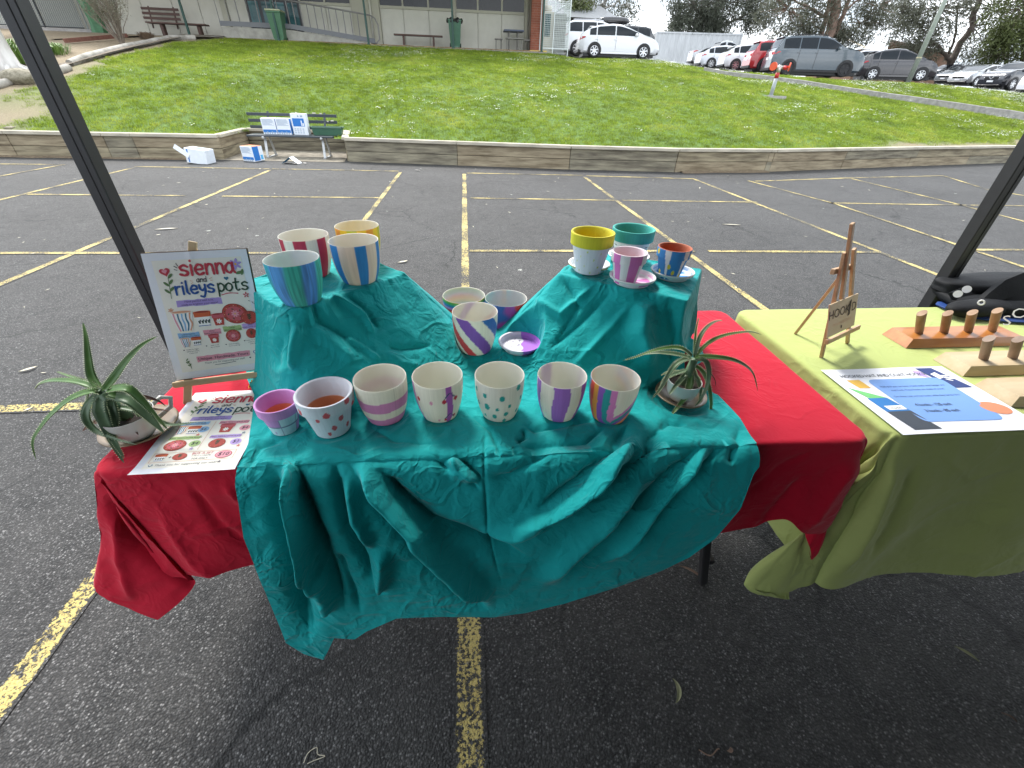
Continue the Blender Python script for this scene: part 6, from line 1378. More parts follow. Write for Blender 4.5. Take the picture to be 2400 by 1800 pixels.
lv = [([(705, 700), (610, 560), (580, 380), (560, 200), (530, 60)], 62, .10, M_aloe), ([(735, 680), (830, 560), (950, 400), (1080, 270), (1222, 190)], 66, .10, M_aloe), ([(690, 700), (600, 645), (450, 605), (250, 598), (130, 630), (90, 680)], 58, .04, M_aloe), ([(690, 700), (640, 640), (500, 590), (380, 550), (280, 515)], 30, .07, M_aloe),
      ([(690, 710), (600, 700), (430, 760), (250, 900), (120, 1060), (65, 1180), (97, 1335)], 56, -.05, M_aloe), ([(715, 700), (690, 850), (720, 960), (790, 1120), (830, 1220), (912, 1365)], 100, -.08, M_aloe2), ([(770, 740), (810, 950), (800, 1100), (830, 1180), (915, 1320)], 84, -.08, M_aloe2),
      ([(690, 700), (580, 830), (560, 950), (640, 1060), (800, 1130), (1030, 1195)], 66, -.07, M_aloe2), ([(750, 690), (930, 670), (1060, 770), (1180, 900), (1330, 1070)], 74, -.02, M_aloe), ([(770, 740), (960, 780), (1100, 900), (1200, 1000), (1282, 1085)], 96, -.04, M_aloe2), ([(850, 840), (1050, 880), (1200, 960), (1350, 1010), (1580, 985)], 62, -.01, M_aloe2),
      ([(700, 960), (600, 1010), (525, 1070)], 44, -.03, M_dryl), ([(1000, 740), (1130, 760), (1230, 790), (1300, 840)], 40, .03, M_dryl), ([(1050, 840), (1150, 860), (1330, 880)], 40, .0, M_dryl), ([(940, 930), (1000, 1040), (1045, 1105)], 34, -.04, M_dryl), ([(690, 690), (600, 680), (560, 800), (515, 900)], 40, .02, M_aloe2), ([(760, 720), (900, 760), (1000, 840), (1050, 940)], 80, .0, M_aloe)]
aloe('spiky green aloe spilling out of the cup on the red cloth', ql, lv, (60, 740), 3.95, 1, ql[1]-.005)
rv = [([(1110, 700), (1120, 480), (1135, 300), (1175, 140)], 34, .06, M_aloe), ([(1120, 660), (1180, 430), (1280, 280), (1400, 200), (1508, 185)], 62, .07, M_aloe2), ([(1130, 670), (1300, 500), (1500, 400), (1750, 350), (1920, 345), (2048, 385)], 64, .06, M_aloe), ([(1120, 700), (1300, 690), (1600, 720), (1800, 800), (1930, 930), (1990, 1165)], 92, -.02, M_aloe),
      ([(1080, 680), (950, 580), (780, 560), (550, 600), (300, 690), (112, 742)], 68, .0, M_aloe), ([(1060, 700), (850, 650), (650, 630), (500, 640), (350, 668)], 60, .04, M_aloe2), ([(1060, 700), (880, 770), (760, 920), (660, 1100), (520, 1275)], 84, -.05, M_aloe2), ([(1000, 870), (800, 940), (700, 1000), (640, 1130), (600, 1200)], 60, -.03, M_aloe2),
      ([(1050, 860), (1050, 1050), (980, 1250), (870, 1400), (788, 1492)], 104, -.06, M_aloe), ([(1090, 800), (1200, 870), (1280, 1000), (1330, 1200), (1340, 1400), (1290, 1530), (1150, 1580)], 74, -.06, M_aloe), ([(1120, 720), (1250, 740), (1310, 880), (1290, 1080), (1200, 1280), (1108, 1390)], 84, -.06, M_aloe2), ([(1080, 900), (1170, 1050), (1200, 1180), (1170, 1330)], 66, -.03, M_aloe2),
      ([(1000, 920), (860, 1080), (758, 1216)], 66, -.05, M_aloe2), ([(1180, 850), (1340, 920), (1400, 1020), (1402, 1095)], 40, .04, M_dryl), ([(960, 900), (760, 900), (648, 950)], 34, .03, M_aloe2), ([(1060, 840), (1130, 960), (1200, 1010)], 110, -.0, M_aloe)]
aloe('spiky green aloe arching over the right end of the teal cloth', qr, rv, (1440, 720), 5.925, 2, qr[1]-.005)

# teal cloth over two hidden crates ---------------------------------------
def crate(cx, cy, ux, uy, hu, hv): return (np.array([cx, cy]), np.array([ux, uy])/math.hypot(ux, uy), hu, hv)
CR = [crate(-.405, 1.20, .70, .714, .178, .135), crate(.500, 1.236, .84, -.54, .190, .142)]
M_crate = mat('grey crate plastic', (.2, .2, .2), .6)
def cloth_h(X, Y):
    base = np.full(X.shape, .754)
    # bunched hump under the three middle pots
    base += .030*np.exp(-(((X-.02)/.19)**4+((Y-1.27)/.20)**4))
    H = base
    for i, (c, u, hu, hv) in enumerate(CR):
        v = np.array([-u[1], u[0]]); q = np.stack([X-c[0], Y-c[1]], 2); a = q @ u; bb = q @ v
        dx = np.abs(a)-hu+.012; dy = np.abs(bb)-hv+.012; d = np.hypot(np.maximum(dx, 0), np.maximum(dy, 0))-.012; d = np.where((dx < 0) & (dy < 0), np.maximum(dx, dy)-.012, d)
        th = np.arctan2(Y-c[1], X-c[0])
        if i == 0:   # spread: wide towards the middle of the table, tight on the left
            w_ = .10+.15*np.clip(np.cos(th+.25), 0, 1)**1.2-.03*np.clip(-np.cos(th), 0, 1)+.03*np.clip(np.cos(th+1.2), 0, 1)
        else:
            w_ = .06+.18*np.clip(np.cos(th-3.14-.25), 0, 1)**1.2+.02*np.clip(np.cos(th+1.57), 0, 1)-.03*np.clip(np.cos(th), 0, 1)
        s = np.clip(d/w_, 0, 1); prof = np.where(d <= 0, 1, (1-s)**1.12)
        t_ = .7535+(1.001-.7535)*prof
        H = np.maximum(H, t_)+.008*np.exp(-((H-t_)/.015)**2)*(d > 0)
    return H
CR_ZHEM = (np.array([-.60, -.53, -.475, -.43, -.385, -.335, -.30, -.216, -.1, .035, .13, .227, .35, .481, .55, .603, .64, .665, .70, .73]), np.array([.28, .25, .16, .125, .22, .205, .235, .282, .275, .255, .263, .288, .335, .395, .44, .505, .60, .69, .735, .742]))
ns, nT, nF = 460, 300, 240
s_ = np.linspace(0, 1, ns)
tT = np.linspace(1.47, TY0-.004, nT)
Ssg, Yg = np.meshgrid(s_, tT, indexing='ij')
xl = np.interp(Yg, [.7, .78, .88, .97, 1.05, 1.15, 1.5], [-.505, -.515, -.545, -.575, -.625, -.665, -.60]); xr = np.interp(Yg, [.7, .80, .90, .945, .985, 1.04, 1.09, 1.3, 1.5], [.672, .688, .68, .65, .60, .66, .74, .775, .74])
Xg = xl+(xr-xl)*Ssg; Zg = cloth_h(Xg, Yg)
# front: rolls over the table edge and hangs
X0 = Xg[:, -1]; zh = np.interp(X0*1.0, *CR_ZHEM)
uF = np.linspace(0, 1, nF+1)[1:]
XF = np.zeros((ns, nF)); YF = np.zeros((ns, nF)); ZF = np.zeros((ns, nF)); R_ = .034
z_top = Zg[:, -1]
for i in range(ns):
    Lh = max(z_top[i]-zh[i], .012); l = uF*Lh; a = np.minimum(l/R_, 1.57)
    YF[i] = TY0-.012-R_*np.sin(a)-.10*np.maximum(l-R_, 0)-.050*np.clip(l/.16, 0, 1); ZF[i] = z_top[i]-np.where(l < R_*1.57, R_*(1-np.cos(a)), R_+(l-R_*1.57)); XF[i] = X0[i]
dep = np.clip((z_top[:, None]-ZF)/.5, 0, 1.2)
XF += -.0*np.clip(1-(X0[:, None]+.51)/.35, 0, 1)*dep*1.0
P = np.concatenate([np.stack([Xg, Yg, Zg], 2), np.stack([XF, YF, ZF], 2)], 1); P = smoothP(P, 2)
nr = gridnormals(P); nr *= np.where((nr[..., 2] > 0) | (nr[..., 1] < 0), 1, -1)[..., None]
sgn = -1 if nr[200, 30, 2] < 0 else 1; nr = nr*sgn
tame = np.ones((ns, nT+nF)); tame[:, -14:] = np.linspace(1, .15, 14)[None]; tame[-10:] *= np.linspace(1, .3, 10)[:, None]; tame[:10] *= np.linspace(.3, 1, 10)[:, None]
front = np.concatenate([np.zeros((ns, nT)), np.clip((z_top[:, None]-ZF)/.06, 0, 1)], 1)
A_ = P[..., 0]; B_ = np.concatenate([Yg, TY0-(z_top[:, None]-ZF)], 1)
def Z3(*p): return [(600+x/3.0157, 950+y/3.0157) for x, y in p]
def Z4(*p): return [(1200+x/2.765, 950+y/2.765) for x, y in p]
ZQ = .62
def Zc(*p): return [(580+x/4.148, 480+y/4.148) for x, y in p]
tf = [(Z3((235, 370), (250, 600), (300, 800), (350, 1080), (420, 1350)), 17, -.055), (Z3((150, 380), (110, 620), (170, 900), (280, 1330), (380, 1700)), 17, .036), (Z3((300, 380), (320, 620), (430, 900), (560, 1250), (640, 1500)), 14, .026),
      (Z3((400, 1150), (480, 1320), (530, 1480)), 24, -.030), (Z3((250, 1250), (330, 1450), (410, 1640)), 18, .020),
      (Z3((560, 330), (570, 600), (620, 860), (760, 1120), (900, 1400)), 12, .034), (Z3((630, 500), (700, 800), (840, 1030)), 16, -.022), (Z3((640, 380), (800, 640), (1100, 1000), (1480, 1330), (1650, 1450)), 15, .040),
      (Z3((690, 400), (830, 590), (1130, 870), (1450, 1180), (1700, 1420)), 22, -.055), (Z3((860, 420), (1000, 620), (1250, 840), (1660, 1000), (1950, 1080)), 16, .034), (Z3((900, 1000), (880, 1160), (870, 1340)), 20, -.030), (Z3((560, 1060), (640, 1260), (750, 1500)), 11, .020),
      (Z3((1370, 360), (1420, 470), (1580, 560)), 13, -.028), (Z3((1400, 300), (1520, 430), (1620, 560)), 8, .014), (Z3((1270, 290), (1330, 420), (1500, 530), (1600, 620)), 10, .016),
      (Z3((1625, 110), (1608, 380), (1640, 950), (1755, 1310)), 3.2, .006), (Z3((1650, 965), (1900, 940), (2111, 880)), 5, -.008), (Z3((1640, 940), (1900, 905), (2111, 850)), 4, .005),
      (Z3((1830, 260), (1900, 210), (1890, 150)), 7, .016), (Z3((1800, 300), (1860, 320), (2111, 280)), 6, .012), (Z3((1620, 520), (1800, 500), (1950, 400), (2111, 300)), 12, .014),
      (Z4((780, 70), (660, 260), (440, 500), (120, 700)), 11, .030), (Z4((860, 180), (700, 330), (520, 520), (260, 700), (0, 790), (-250, 830)), 18, -.045), (Z4((1030, 60), (900, 210), (800, 380), (560, 600), (250, 760), (0, 850), (-300, 900)), 13, .040), (Z4((900, 420), (700, 640), (560, 800), (330, 1000), (150, 1180)), 24, -.030),
      (Z4((1250, 200), (1130, 370), (920, 580), (700, 760), (420, 1000), (300, 1150)), 13, .032), (Z4((1290, 260), (1160, 420), (980, 620), (760, 850), (560, 1050)), 15, -.024), (Z4((1400, 160), (1300, 330), (1120, 560), (880, 820), (700, 1000)), 13, .016), (Z4((1200, 470), (980, 720), (860, 900)), 30, .012), (Z4((1480, 120), (1440, 300), (1430, 400)), 12, .014),
      (Z4((60, 120), (150, 150), (420, 100), (640, 60), (800, 50)), 8, .014), (Z4((30, 260), (200, 250), (480, 230), (640, 110)), 7, .013), (Z4((960, 150), (1020, 110), (1140, 130)), 7, .012),
      (Zc((760, 820), (1130, 1070), (1240, 1270)), 6, -0.0150), (Zc((900, 830), (1140, 1010), (1290, 1230)), 6, 0.0068), (Zc((470, 1010), (900, 1240), (1330, 1520)), 11, 0.0163), (Zc((930, 1260), (1120, 1380), (1330, 1530)), 6, -0.0163), (Zc((1350, 1370), (1500, 1400), (1824, 1360)), 8, 0.0122), (Zc((1360, 1420), (1500, 1540), (1700, 1570)), 9, -0.0095),
      (Zc((400, 1050), (340, 1260), (370, 1600)), 13, 0.0190), (Zc((500, 1130), (440, 1400), (450, 1640)), 12, -0.0204), (Zc((300, 1250), (270, 1450), (300, 1620)), 7, 0.0109), (Zc((140, 1085), (300, 1020), (400, 1000)), 3, 0.0027), (Zc((600, 1150), (800, 1330), (1100, 1560)), 16, -0.0122),
      (K((1150, 640), (1210, 680), (1290, 610)), 8, -.012), (K((1215, 600), (1250, 660), (1200, 740)), 7, .012), (K((1400, 640), (1385, 720), (1410, 800)), 26, -.045), (K((1440, 640), (1460, 730), (1450, 800)), 16, .020), (K((1330, 620), (1250, 700), (1180, 760)), 8, .014), (K((1370, 650), (1300, 730), (1240, 790)), 10, -.012), (K((1500, 640), (1490, 720), (1500, 780)), 10, .016),
      (K((620, 940), (560, 960), (530, 1010)), 9, .016), (K((1290, 560+40), (1400, 640)), 3, .004), (K((770, 900), (850, 950), (960, 960)), 8, .006), (K((1000, 880), (1060, 930), (1090, 1000)), 5, .008)]
disp = pxfolds(P, tf); disp = disp*(1+.35*front)
big = disp
disp = disp+front*(.008*fbm(A_*5.2, B_*2.6, 31, 3))+(.0018+.003*front)*ridged(A_*7+2*B_, B_*7-A_, 33, 3)*np.clip((vnoise(A_*3.4, B_*3.4, 35)-.42)*4, 0, 1)+(.0016+.0014*front)*ridged(A_*12-B_*5, B_*13+A_*4, 41, 2)+.0026*ridged(A_*19, B_*17, 36, 3)*np.clip((vnoise(A_*5, B_*5, 37)-.4)*4, 0, 1)+.0014*fbm(A_*40, B_*40, 38, 3)
disp = big+(disp-big)*tame; flat = np.ones_like(disp)
P2 = P+nr*disp[..., None]*flat[..., None]
lim = np.where(np.concatenate([Yg > TY0-.01, np.zeros((ns, nF), bool)], 1), .7490, .02)+np.concatenate([np.clip((TY0+.05-Yg)/.05, 0, 1)*.003, np.zeros((ns, nF))], 1); P2[..., 2] = np.maximum(P2[..., 2], lim)
P2[:, nT:, 1] = np.minimum(P2[:, nT:, 1], TY0-.031-.008*np.clip((.74-P2[:, nT:, 2])/.1, 0, 1)+.002*fbm(A_[:, nT:]*8, B_[:, nT:]*8, 3))
for fx, fy_, fr, fz_ in FOOT:
    d = np.hypot(P2[:, :nT, 0]-fx, P2[:, :nT, 1]-fy_); k2 = np.clip((d-fr-.004)/.022, 0, 1); k2 = k2*k2*(3-2*k2); zt_ = fz_-.0006
    P2[:, :nT, 2] = np.where(P2[:, :nT, 2] < zt_-.045, P2[:, :nT, 2], zt_*(1-k2)+P2[:, :nT, 2]*k2)
b = MB(); b.grid(P2, flip=(sgn > 0)); teal = b.build('tablecloth', M_teal, smooth=True); tag(teal, 'rumpled teal cloth draped over two raised boxes and the table front', 'tablecloth')
# folded and stitched hem along the lower edge
b = MB(); b.grid(P2[:, -6:]+nr[:, -6:]*.0016, flip=(sgn > 0)); hm = P2[:, -1]+nr[:, -1]*.0008; b.build('hem', M_teal, teal, smooth=True)
def tealz(x, y):
    m_ = (np.abs(P2[:, :nT, 0]-x) < .045) & (np.abs(P2[:, :nT, 1]-y) < .045); return float(np.percentile(P2[:, :nT, 2][m_], 85)) if m_.any() else .755

# ================================================================== PRINTED SHEETS
GLY = {
 's': [[(.75, .84), (.45, 1.0), (.13, .83), (.2, .58), (.55, .45), (.75, .22), (.45, 0), (.05, .14)]], 'i': [[(.15, 1), (.16, 0)], [(.15, 1.38), (.16, 1.42)]],
 'e': [[(.1, .50), (.68, .56), (.64, .88), (.35, 1), (.08, .70), (.08, .3), (.36, 0), (.76, .16)]], 'n': [[(.1, 1), (.11, 0)], [(.11, .6), (.35, .98), (.62, .9), (.70, .5), (.74, 0)]],
 'a': [[(.68, .80), (.4, 1), (.08, .7), (.08, .25), (.35, 0), (.62, .25), (.69, .85)], [(.70, 1), (.72, .3), (.86, 0)]], 'r': [[(.1, 1), (.12, 0)], [(.12, .6), (.30, .93), (.58, .97)]],
 'l': [[(.12, 1.6), (.12, .3), (.32, 0)]], 'y': [[(.08, 1), (.15, .5), (.4, .32), (.66, .6)], [(.70, 1), (.66, .1), (.45, -.48), (.10, -.38)]], 'p': [[(.1, 1), (.11, -.6)], [(.11, .78), (.42, 1), (.75, .7), (.70, .25), (.4, 0), (.12, .22)]],
 'o': [[(.42, 1), (.08, .72), (.08, .25), (.40, 0), (.74, .28), (.74, .74), (.42, 1)]], 't': [[(.34, 1.5), (.30, .3), (.5, 0), (.70, .1)], [(.02, 1.0), (.68, 1.05)]], 'd': [[(.70, .72), (.4, 1), (.08, .7), (.08, .25), (.4, 0), (.70, .3)], [(.72, 1.6), (.72, .3), (.82, 0)]],
}
def smooth_pts(pts, k=6):
    P = np.array(pts, float); n = len(P); 
    if n < 3: return P
    out = []
    for i in range(n-1):
        p0, p1_, p2_, p3_ = P[max(i-1, 0)], P[i], P[i+1], P[min(i+2, n-1)]
        for f in np.arange(k)/k: out.append(.5*((2*p1_)+(-p0+p2_)*f+(2*p0-5*p1_+4*p2_-p3_)*f*f+(-p0+3*p1_-3*p2_+p3_)*f**3))
    out.append(P[-1]); return np.array(out)
_fonts = {}
def text_geo(s, size, shear=0., align='CENTER', space=1.):
    cu = bpy.data.curves.new('t', 'FONT'); cu.body = s; cu.size = size; cu.align_x = align; cu.shear = shear; cu.resolution_u = 2; cu.space_character = space; cu.space_line = .95
    o = bpy.data.objects.new('t', cu); COL.objects.link(o); dg = bpy.context.evaluated_depsgraph_get(); me = o.evaluated_get(dg).to_mesh()
    v = np.array([tuple(x.co) for x in me.vertices]).reshape(-1, 3); f = [tuple(p.vertices) for p in me.polygons]; o.evaluated_get(dg).to_mesh_clear()
    bpy.data.objects.remove(o); bpy.data.curves.remove(cu); return v, f
class Art:
    """flat print on a sheet: origin O is the lower left corner, U and V the sheet's full edges"""
    def __init__(s, O, U, V, wave=None, W=1., H=1.414): s.O, s.U, s.V = map(lambda q: np.array(q, float), (O, U, V)); n = np.cross(s.U, s.V); s.n = n/np.linalg.norm(n); s.W, s.H = W, H; s.l = {}; s.wave = wave; s.z = 1
    def P(s, xy, lay):
        xy = np.asarray(xy, float); u, v = xy[:, 0]/s.W, xy[:, 1]/s.H; h = s.wave(u, v) if s.wave else 0*u
        return s.O+u[:, None]*s.U+v[:, None]*s.V+s.n*(.0005+lay*.00022+h)[:, None]
    def b(s, col):
        if col not in s.l: s.l[col] = MB()
        return s.l[col]
    def poly(s, pts, col, lay=1): s.b(col).add(s.P(pts, lay), [tuple(range(len(pts)))])
    def fan(s, pts, col, lay=1):
        pts = np.array(pts); c = pts.mean(0); P = np.concatenate([[c], pts]); n = len(pts); s.b(col).add(s.P(P, lay), [(0, i+1, (i+1) % n+1) for i in range(n)])
    def ell(s, x, y, rx, ry, col, lay=1, rot=0., n=22, a0=0, a1=6.2832):
        a = np.linspace(a0, a1, n, endpoint=False); X = rx*np.cos(a); Y = ry*np.sin(a); s.poly(np.stack([x+X*math.cos(rot)-Y*math.sin(rot), y+X*math.sin(rot)+Y*math.cos(rot)], 1), col, lay)
    def stroke(s, pts, w, col, lay=2, k=6):
        P = smooth_pts(pts, k); n = len(P); d = np.gradient(P, axis=0); d /= np.maximum(np.hypot(d[:, 0], d[:, 1]), 1e-9)[:, None]; m_ = np.stack([-d[:, 1], d[:, 0]], 1); ww = w/2*(1-.12*np.sin(np.arange(n)*.9))[:, None]
        Q = np.concatenate([P-m_*ww, P+m_*ww]); s.b(col).add(s.P(Q, lay), [(i, i+1, n+i+1, n+i) for i in range(n-1)])
        for e in (0, -1): s.ell(P[e][0], P[e][1], w/2*.95, w/2*.95, col, lay, n=10)
    def word(s, wd, x, y, h, w, col, lay=2, slant=0., sp=.95):
        for ch in wd:
            if ch in GLY:
                for st in GLY[ch]: s.stroke([(x+(px_+py_*slant)*h, y+py_*h) for px_, py_ in st], w, col, lay)
            x += h*({'i': .45, 'l': .50, 'r': .72, ' ': .6}.get(ch, sp))
        return x
    def text(s, t, x, y, size, col, lay=3, shear=.12, align='CENTER', space=1.):
        v, f = text_geo(t, size, shear, align, space); s.b(col).add(s.P(v[:, :2]+np.array([x, y]), lay), f)
    def brush(s, x, y, w, h, col, lay=1, seed=0):
        rn = random.Random(seed); n = 16; up = [(x-w/2+w*i/(n-1), y+h/2*(1+rn.uniform(-.12, .12))) for i in range(n)]; dn = [(x+w/2-w*i/(n-1)+rn.uniform(-.01, .01), y-h/2*(1+rn.uniform(-.12, .12))) for i in range(n)]; s.fan(up+dn, col, lay)
    def heart(s, x, y, r_, col, lay=2, rot=0.):
        a = np.linspace(0, 6.283, 28, endpoint=False); X = r_*(16*np.sin(a)**3)/16; Y = r_*(13*np.cos(a)-5*np.cos(2*a)-2*np.cos(3*a)-np.cos(4*a))/16; s.fan(np.stack([x+X*math.cos(rot)-Y*math.sin(rot), y+X*math.sin(rot)+Y*math.cos(rot)], 1), col, lay)
    def leaf(s, x, y, l_, w_, a, col, lay=2):
        s.ell(x+l_/2*math.cos(a), y+l_/2*math.sin(a), l_/2, w_/2, col, lay, rot=a, n=12)
    def flower(s, x, y, r_, col, cc, n=6, lay=2):
        for i in range(n): s.leaf(x, y, r_, r_*.42, 6.283*i/n+.3, col, lay)
        s.ell(x, y, r_*.2, r_*.2, cc, lay+1, n=10)
    def build(s, parent, pal):
        for col, b in s.l.items(): tag(b.build('print', pal[col], parent), kind='stuff')
PAL = {k: mat('ink '+k, lin(*v), .7) for k, v in dict(red=(190, 60, 75), pink=(225, 155, 170), rose=(200, 95, 105), blue=(40, 85, 155), dkgreen=(45, 75, 55), green=(95, 125, 80), ltgreen=(165, 195, 130), purple=(170, 150, 215), dkpurple=(85, 65, 120), ink=(40, 40, 55), sky=(140, 185, 225), orange=(205, 100, 60), terra=(185, 75, 65), dterra=(150, 50, 45), cream=(240, 237, 226), white=(246, 246, 244), grey=(120, 120, 125), tan=(215, 160, 130), teal=(60, 120, 150), yellow=(220, 175, 70), navy=(40, 62, 120), cblue=(118, 160, 222), peach=(215, 140, 105), photo=(60, 68, 80), gmid=(110, 190, 115), bmid=(35, 115, 185), lilac=(190, 165, 225)).items()}
M_paper = mat('white printer paper', (.82, .84, .90), .6, var=.02, vs=5)
def plant_sprig(A, x, y, h, col='green', lean=0.):
    A.stroke([(x, y), (x+lean*.3+.005, y+h*.5), (x+lean, y+h)], .006, col)
    for k, (t, sgn) in enumerate(((.25, -1), (.35, 1), (.6, -1), (.7, 1), (.98, 1))): A.leaf(x+lean*t, y+h*t, h*.30, h*.12, math.pi/2+sgn*(-.75), col)
def minipot(A, x, y, w, h, style, lay=2):
    """little printed picture of a pot; x,y centre of the base"""
    if style == 'wavy':
        A.poly([(x-w*.33, y), (x+w*.33, y), (x+w*.5, y+h), (x-w*.5, y+h)], 'white', lay)
        for i, c in enumerate(('pink', 'teal', 'sky', 'teal', 'tan')):
            xx = x-w*.34+w*.17*i; A.stroke([(xx*.7+x*.3, y+.02*h), (xx+w*.03, y+h*.35), (xx-w*.02, y+h*.65), (xx*1.12-x*.12, y+h*.95)], w*.075, c, lay+1, 4)
        A.ell(x, y+h, w*.5, h*.09, 'cream', lay+2); A.ell(x, y+h, w*.46, h*.06, 'tan', lay+3)
    else:
        c1, c2 = ('orange', 'white') if style == 'orange' else ('rose', 'terra')
        A.poly([(x-w*.34, y), (x+w*.34, y), (x+w*.43, y+h*.72), (x-w*.43, y+h*.72)], c2, lay)
        A.poly([(x-w*.48, y+h*.66), (x+w*.48, y+h*.66), (x+w*.5, y+h), (x-w*.5, y+h)], c1, lay+1); A.ell(x, y+h, w*.5, h*.08, c1, lay+2); A.ell(x, y+h, w*.44, h*.05, 'dterra', lay+3)
        if style == 'orange':
            for i in range(4): A.leaf(x-w*.28+w*.18*i, y+h*.2, h*.3, h*.1, 1.2, 'photo', lay+1); A.leaf(x-w*.2+w*.18*i, y+h*.2, h*.24, h*.09, 2.1, 'dkgreen', lay+1)
            A.stroke([(x-w*.34, y+h*.05), (x+w*.34, y+h*.05)], h*.05, 'blue', lay+1)
        else: A.flower(x, y+h*.36, h*.24, 'white', 'yellow', 7, lay+1)
def miniplate(A, x, y, rx, ry, leafy=False, lay=2, rot=0.):
    A.ell(x, y, rx, ry, 'dterra', lay, rot, 30); A.ell(x, y, rx*.94, ry*.94, 'terra', lay+1, rot, 30); A.ell(x, y, rx*.72, ry*.72, 'rose' if not leafy else 'terra', lay+2, rot, 26)
    for i in range(16): a = i*.3927; A.ell(x+rx*.82*math.cos(a), y+ry*.82*math.sin(a), rx*.05, ry*.05, 'dkgreen' if i % 2 else 'tan', lay+3, n=7)
    if leafy:
        A.stroke([(x, y-ry*.45), (x, y+ry*.5)], rx*.06, 'dkgreen', lay+3)
        for k in (-.2, .1, .35):
            for s_ in (-1, 1): A.leaf(x, y+ry*k, rx*.32, rx*.14, math.pi/2-s_*.8, 'dkgreen', lay+3)
    else:
        A.flower(x, y, rx*.32, 'pink', 'yellow', 8, lay+3)
        for i in range(5): a = i*1.257+.4; A.leaf(x+rx*.45*math.cos(a), y+ry*.45*math.sin(a), rx*.2, rx*.09, a+1.2, 'dkgreen', lay+3)
def header(A, full=True):
    gx, gy = np.meshgrid(np.linspace(.075, .93, 40), np.linspace(.08, 1.335, 40), indexing='ij'); A.b('cream').grid(A.P(np.stack([gx.ravel(), gy.ravel()], 1), -1).reshape(40, 40, 3), flip=True)
    A.heart(.17, 1.215, .05, 'red', 2, .15); A.heart(.168, 1.22, .025, 'pink', 3, .15)
    for a, b_ in (((.26, 1.235), (.285, 1.225)), ((.265, 1.27), (.29, 1.25)), ((.29, 1.30), (.30, 1.27))): A.stroke([a, b_], .007, 'ink')
    A.word('sienna', .30, 1.165, .108, .026, 'red', 3, .05, .92)
    A.flower(.86, 1.255, .065, 'purple', 'yellow', 6); A.leaf(.84, 1.15, .085, .035, .25, 'green'); A.leaf(.90, 1.13, .07, .03, 1.3, 'green')
    A.word('and', .44, 1.085, .036, .007, 'ink', 3, .1); plant_sprig(A, .165, .93, .22, 'green', .02)
    A.word('rileys', .215, .965, .088, .022, 'blue', 3, .05, .92); A.word('pots', .625, .965, .088, .018, 'dkgreen', 3, .05, .92)
    A.heart(.735, 1.105, .024, 'teal'); A.stroke([(.655, .925), (.73, .94), (.82, .93)], .011, 'rose')
    for a, b_ in (((.38, 1.105), (.405, 1.10)), ((.385, 1.075), (.405, 1.085)), ((.57, 1.115), (.595, 1.125)), ((.575, 1.095), (.60, 1.095))): A.stroke([a, b_], .006, 'tan')
    A.brush(.42, .865, .44, .072, 'purple', 0, 3); A.text('Hand painted with love,', .42, .873, .030, 'dkpurple'); A.text('made to brighten your space!', .42, .840, .030, 'dkpurple')
# --- poster on the easel
M_pine = mat('pale pine', (.50, .36, .20), .6, col2=(.60, .45, .27), vs=3, stretch=(1, 1, 6), bump=.1, bs=20); M_cardb = mat('brown cardboard edge', (.16, .11, .07), .8, var=.2)
ez = thing('tabletop_easel', 'pale pine easel holding the pottery poster on the red cloth', 'easel', (-.66, 1.02, .742))
A0 = np.array([-.751, .973, .743]); B0 = np.array([-.571, 1.034, .743]); dx_ = (B0-A0)/np.linalg.norm(B0-A0); tl = rad(15); nf = np.array([dx_[1], -dx_[0], 0]); nf = nf/np.linalg.norm(nf); upv = np.array([0, 0, 1])*math.cos(tl)-nf*math.sin(tl); nn_ = np.cross(dx_, upv); nn_ = nn_ if nn_ @ nf > 0 else -nn_
def onpl(x, y, off=0.):
    v = ray(x, y); o = A0+nn_*off; return C0+v*((o-C0) @ nn_)/(v @ nn_)
def leg_(p, q, w_=.016, nm='leg'): b = MB(); b.bar(p, q, w_, .012, up=nn_, bev=.001); b.build(nm, M_pine, ez)
leg_(A0+dx_*.0, onpl(452, 566, -.004), .017); leg_(B0, onpl(470, 590, -.006), .016); leg_(A0*.5+B0*.5-nf*.16, onpl(455, 585, -.02), .014)
b = MB(); p, q = onpl(412, 899), onpl(630, 872); b.bar(p+nn_*.010, q+nn_*.010, .012, .024, up=nn_, bev=.001); b.build('ledge', M_pine, ez)
b = MB(); b.bar(p+nn_*.024+upv*.004, q+nn_*.024+upv*.004, .012, .008, up=nn_, bev=.001); b.build('ledge_lip', M_pine, ez)
TLc, TRc, BRc, BLc = onpl(333, 597, .008), onpl(577, 583, .008), onpl(637, 862, .008), onpl(415, 891, .008)
O_ = BLc; U_ = BRc-BLc; V_ = TLc-BLc; U_ = (U_+(TRc-TLc))/2; V_ = (V_+(TRc-BRc))/2
ps = thing('poster', 'portrait poster reading sienna and rileys pots standing on the easel', 'poster', O_)
b = MB(); n_ = np.cross(U_, V_); n_ /= np.linalg.norm(n_); e = U_*.012+V_*.004
b.add([O_-n_*.001+e-V_*.012, O_+U_-n_*.001+e*1.2-V_*.01, O_+U_+V_-n_*.001+e*1.2, O_+V_-n_*.001+e*.2+V_*.006]+[O_-n_*.005+e-V_*.012, O_+U_-n_*.005+e*1.2-V_*.01, O_+U_+V_-n_*.005+e*1.2, O_+V_-n_*.005+e*.2+V_*.006], [(0, 1, 2, 3), (7, 6, 5, 4), (0, 4, 5, 1), (1, 5, 6, 2), (2, 6, 7, 3), (3, 7, 4, 0)]); b.build('backing_card', M_cardb, ps)
wv = lambda u, v: .0012*np.sin(u*5+v*2)*np.clip(v, 0, 1)+.0012+.0016*np.exp(-((u-.42-.02*v)/.03)**2)*np.clip((v-.75)*4, 0, 1)
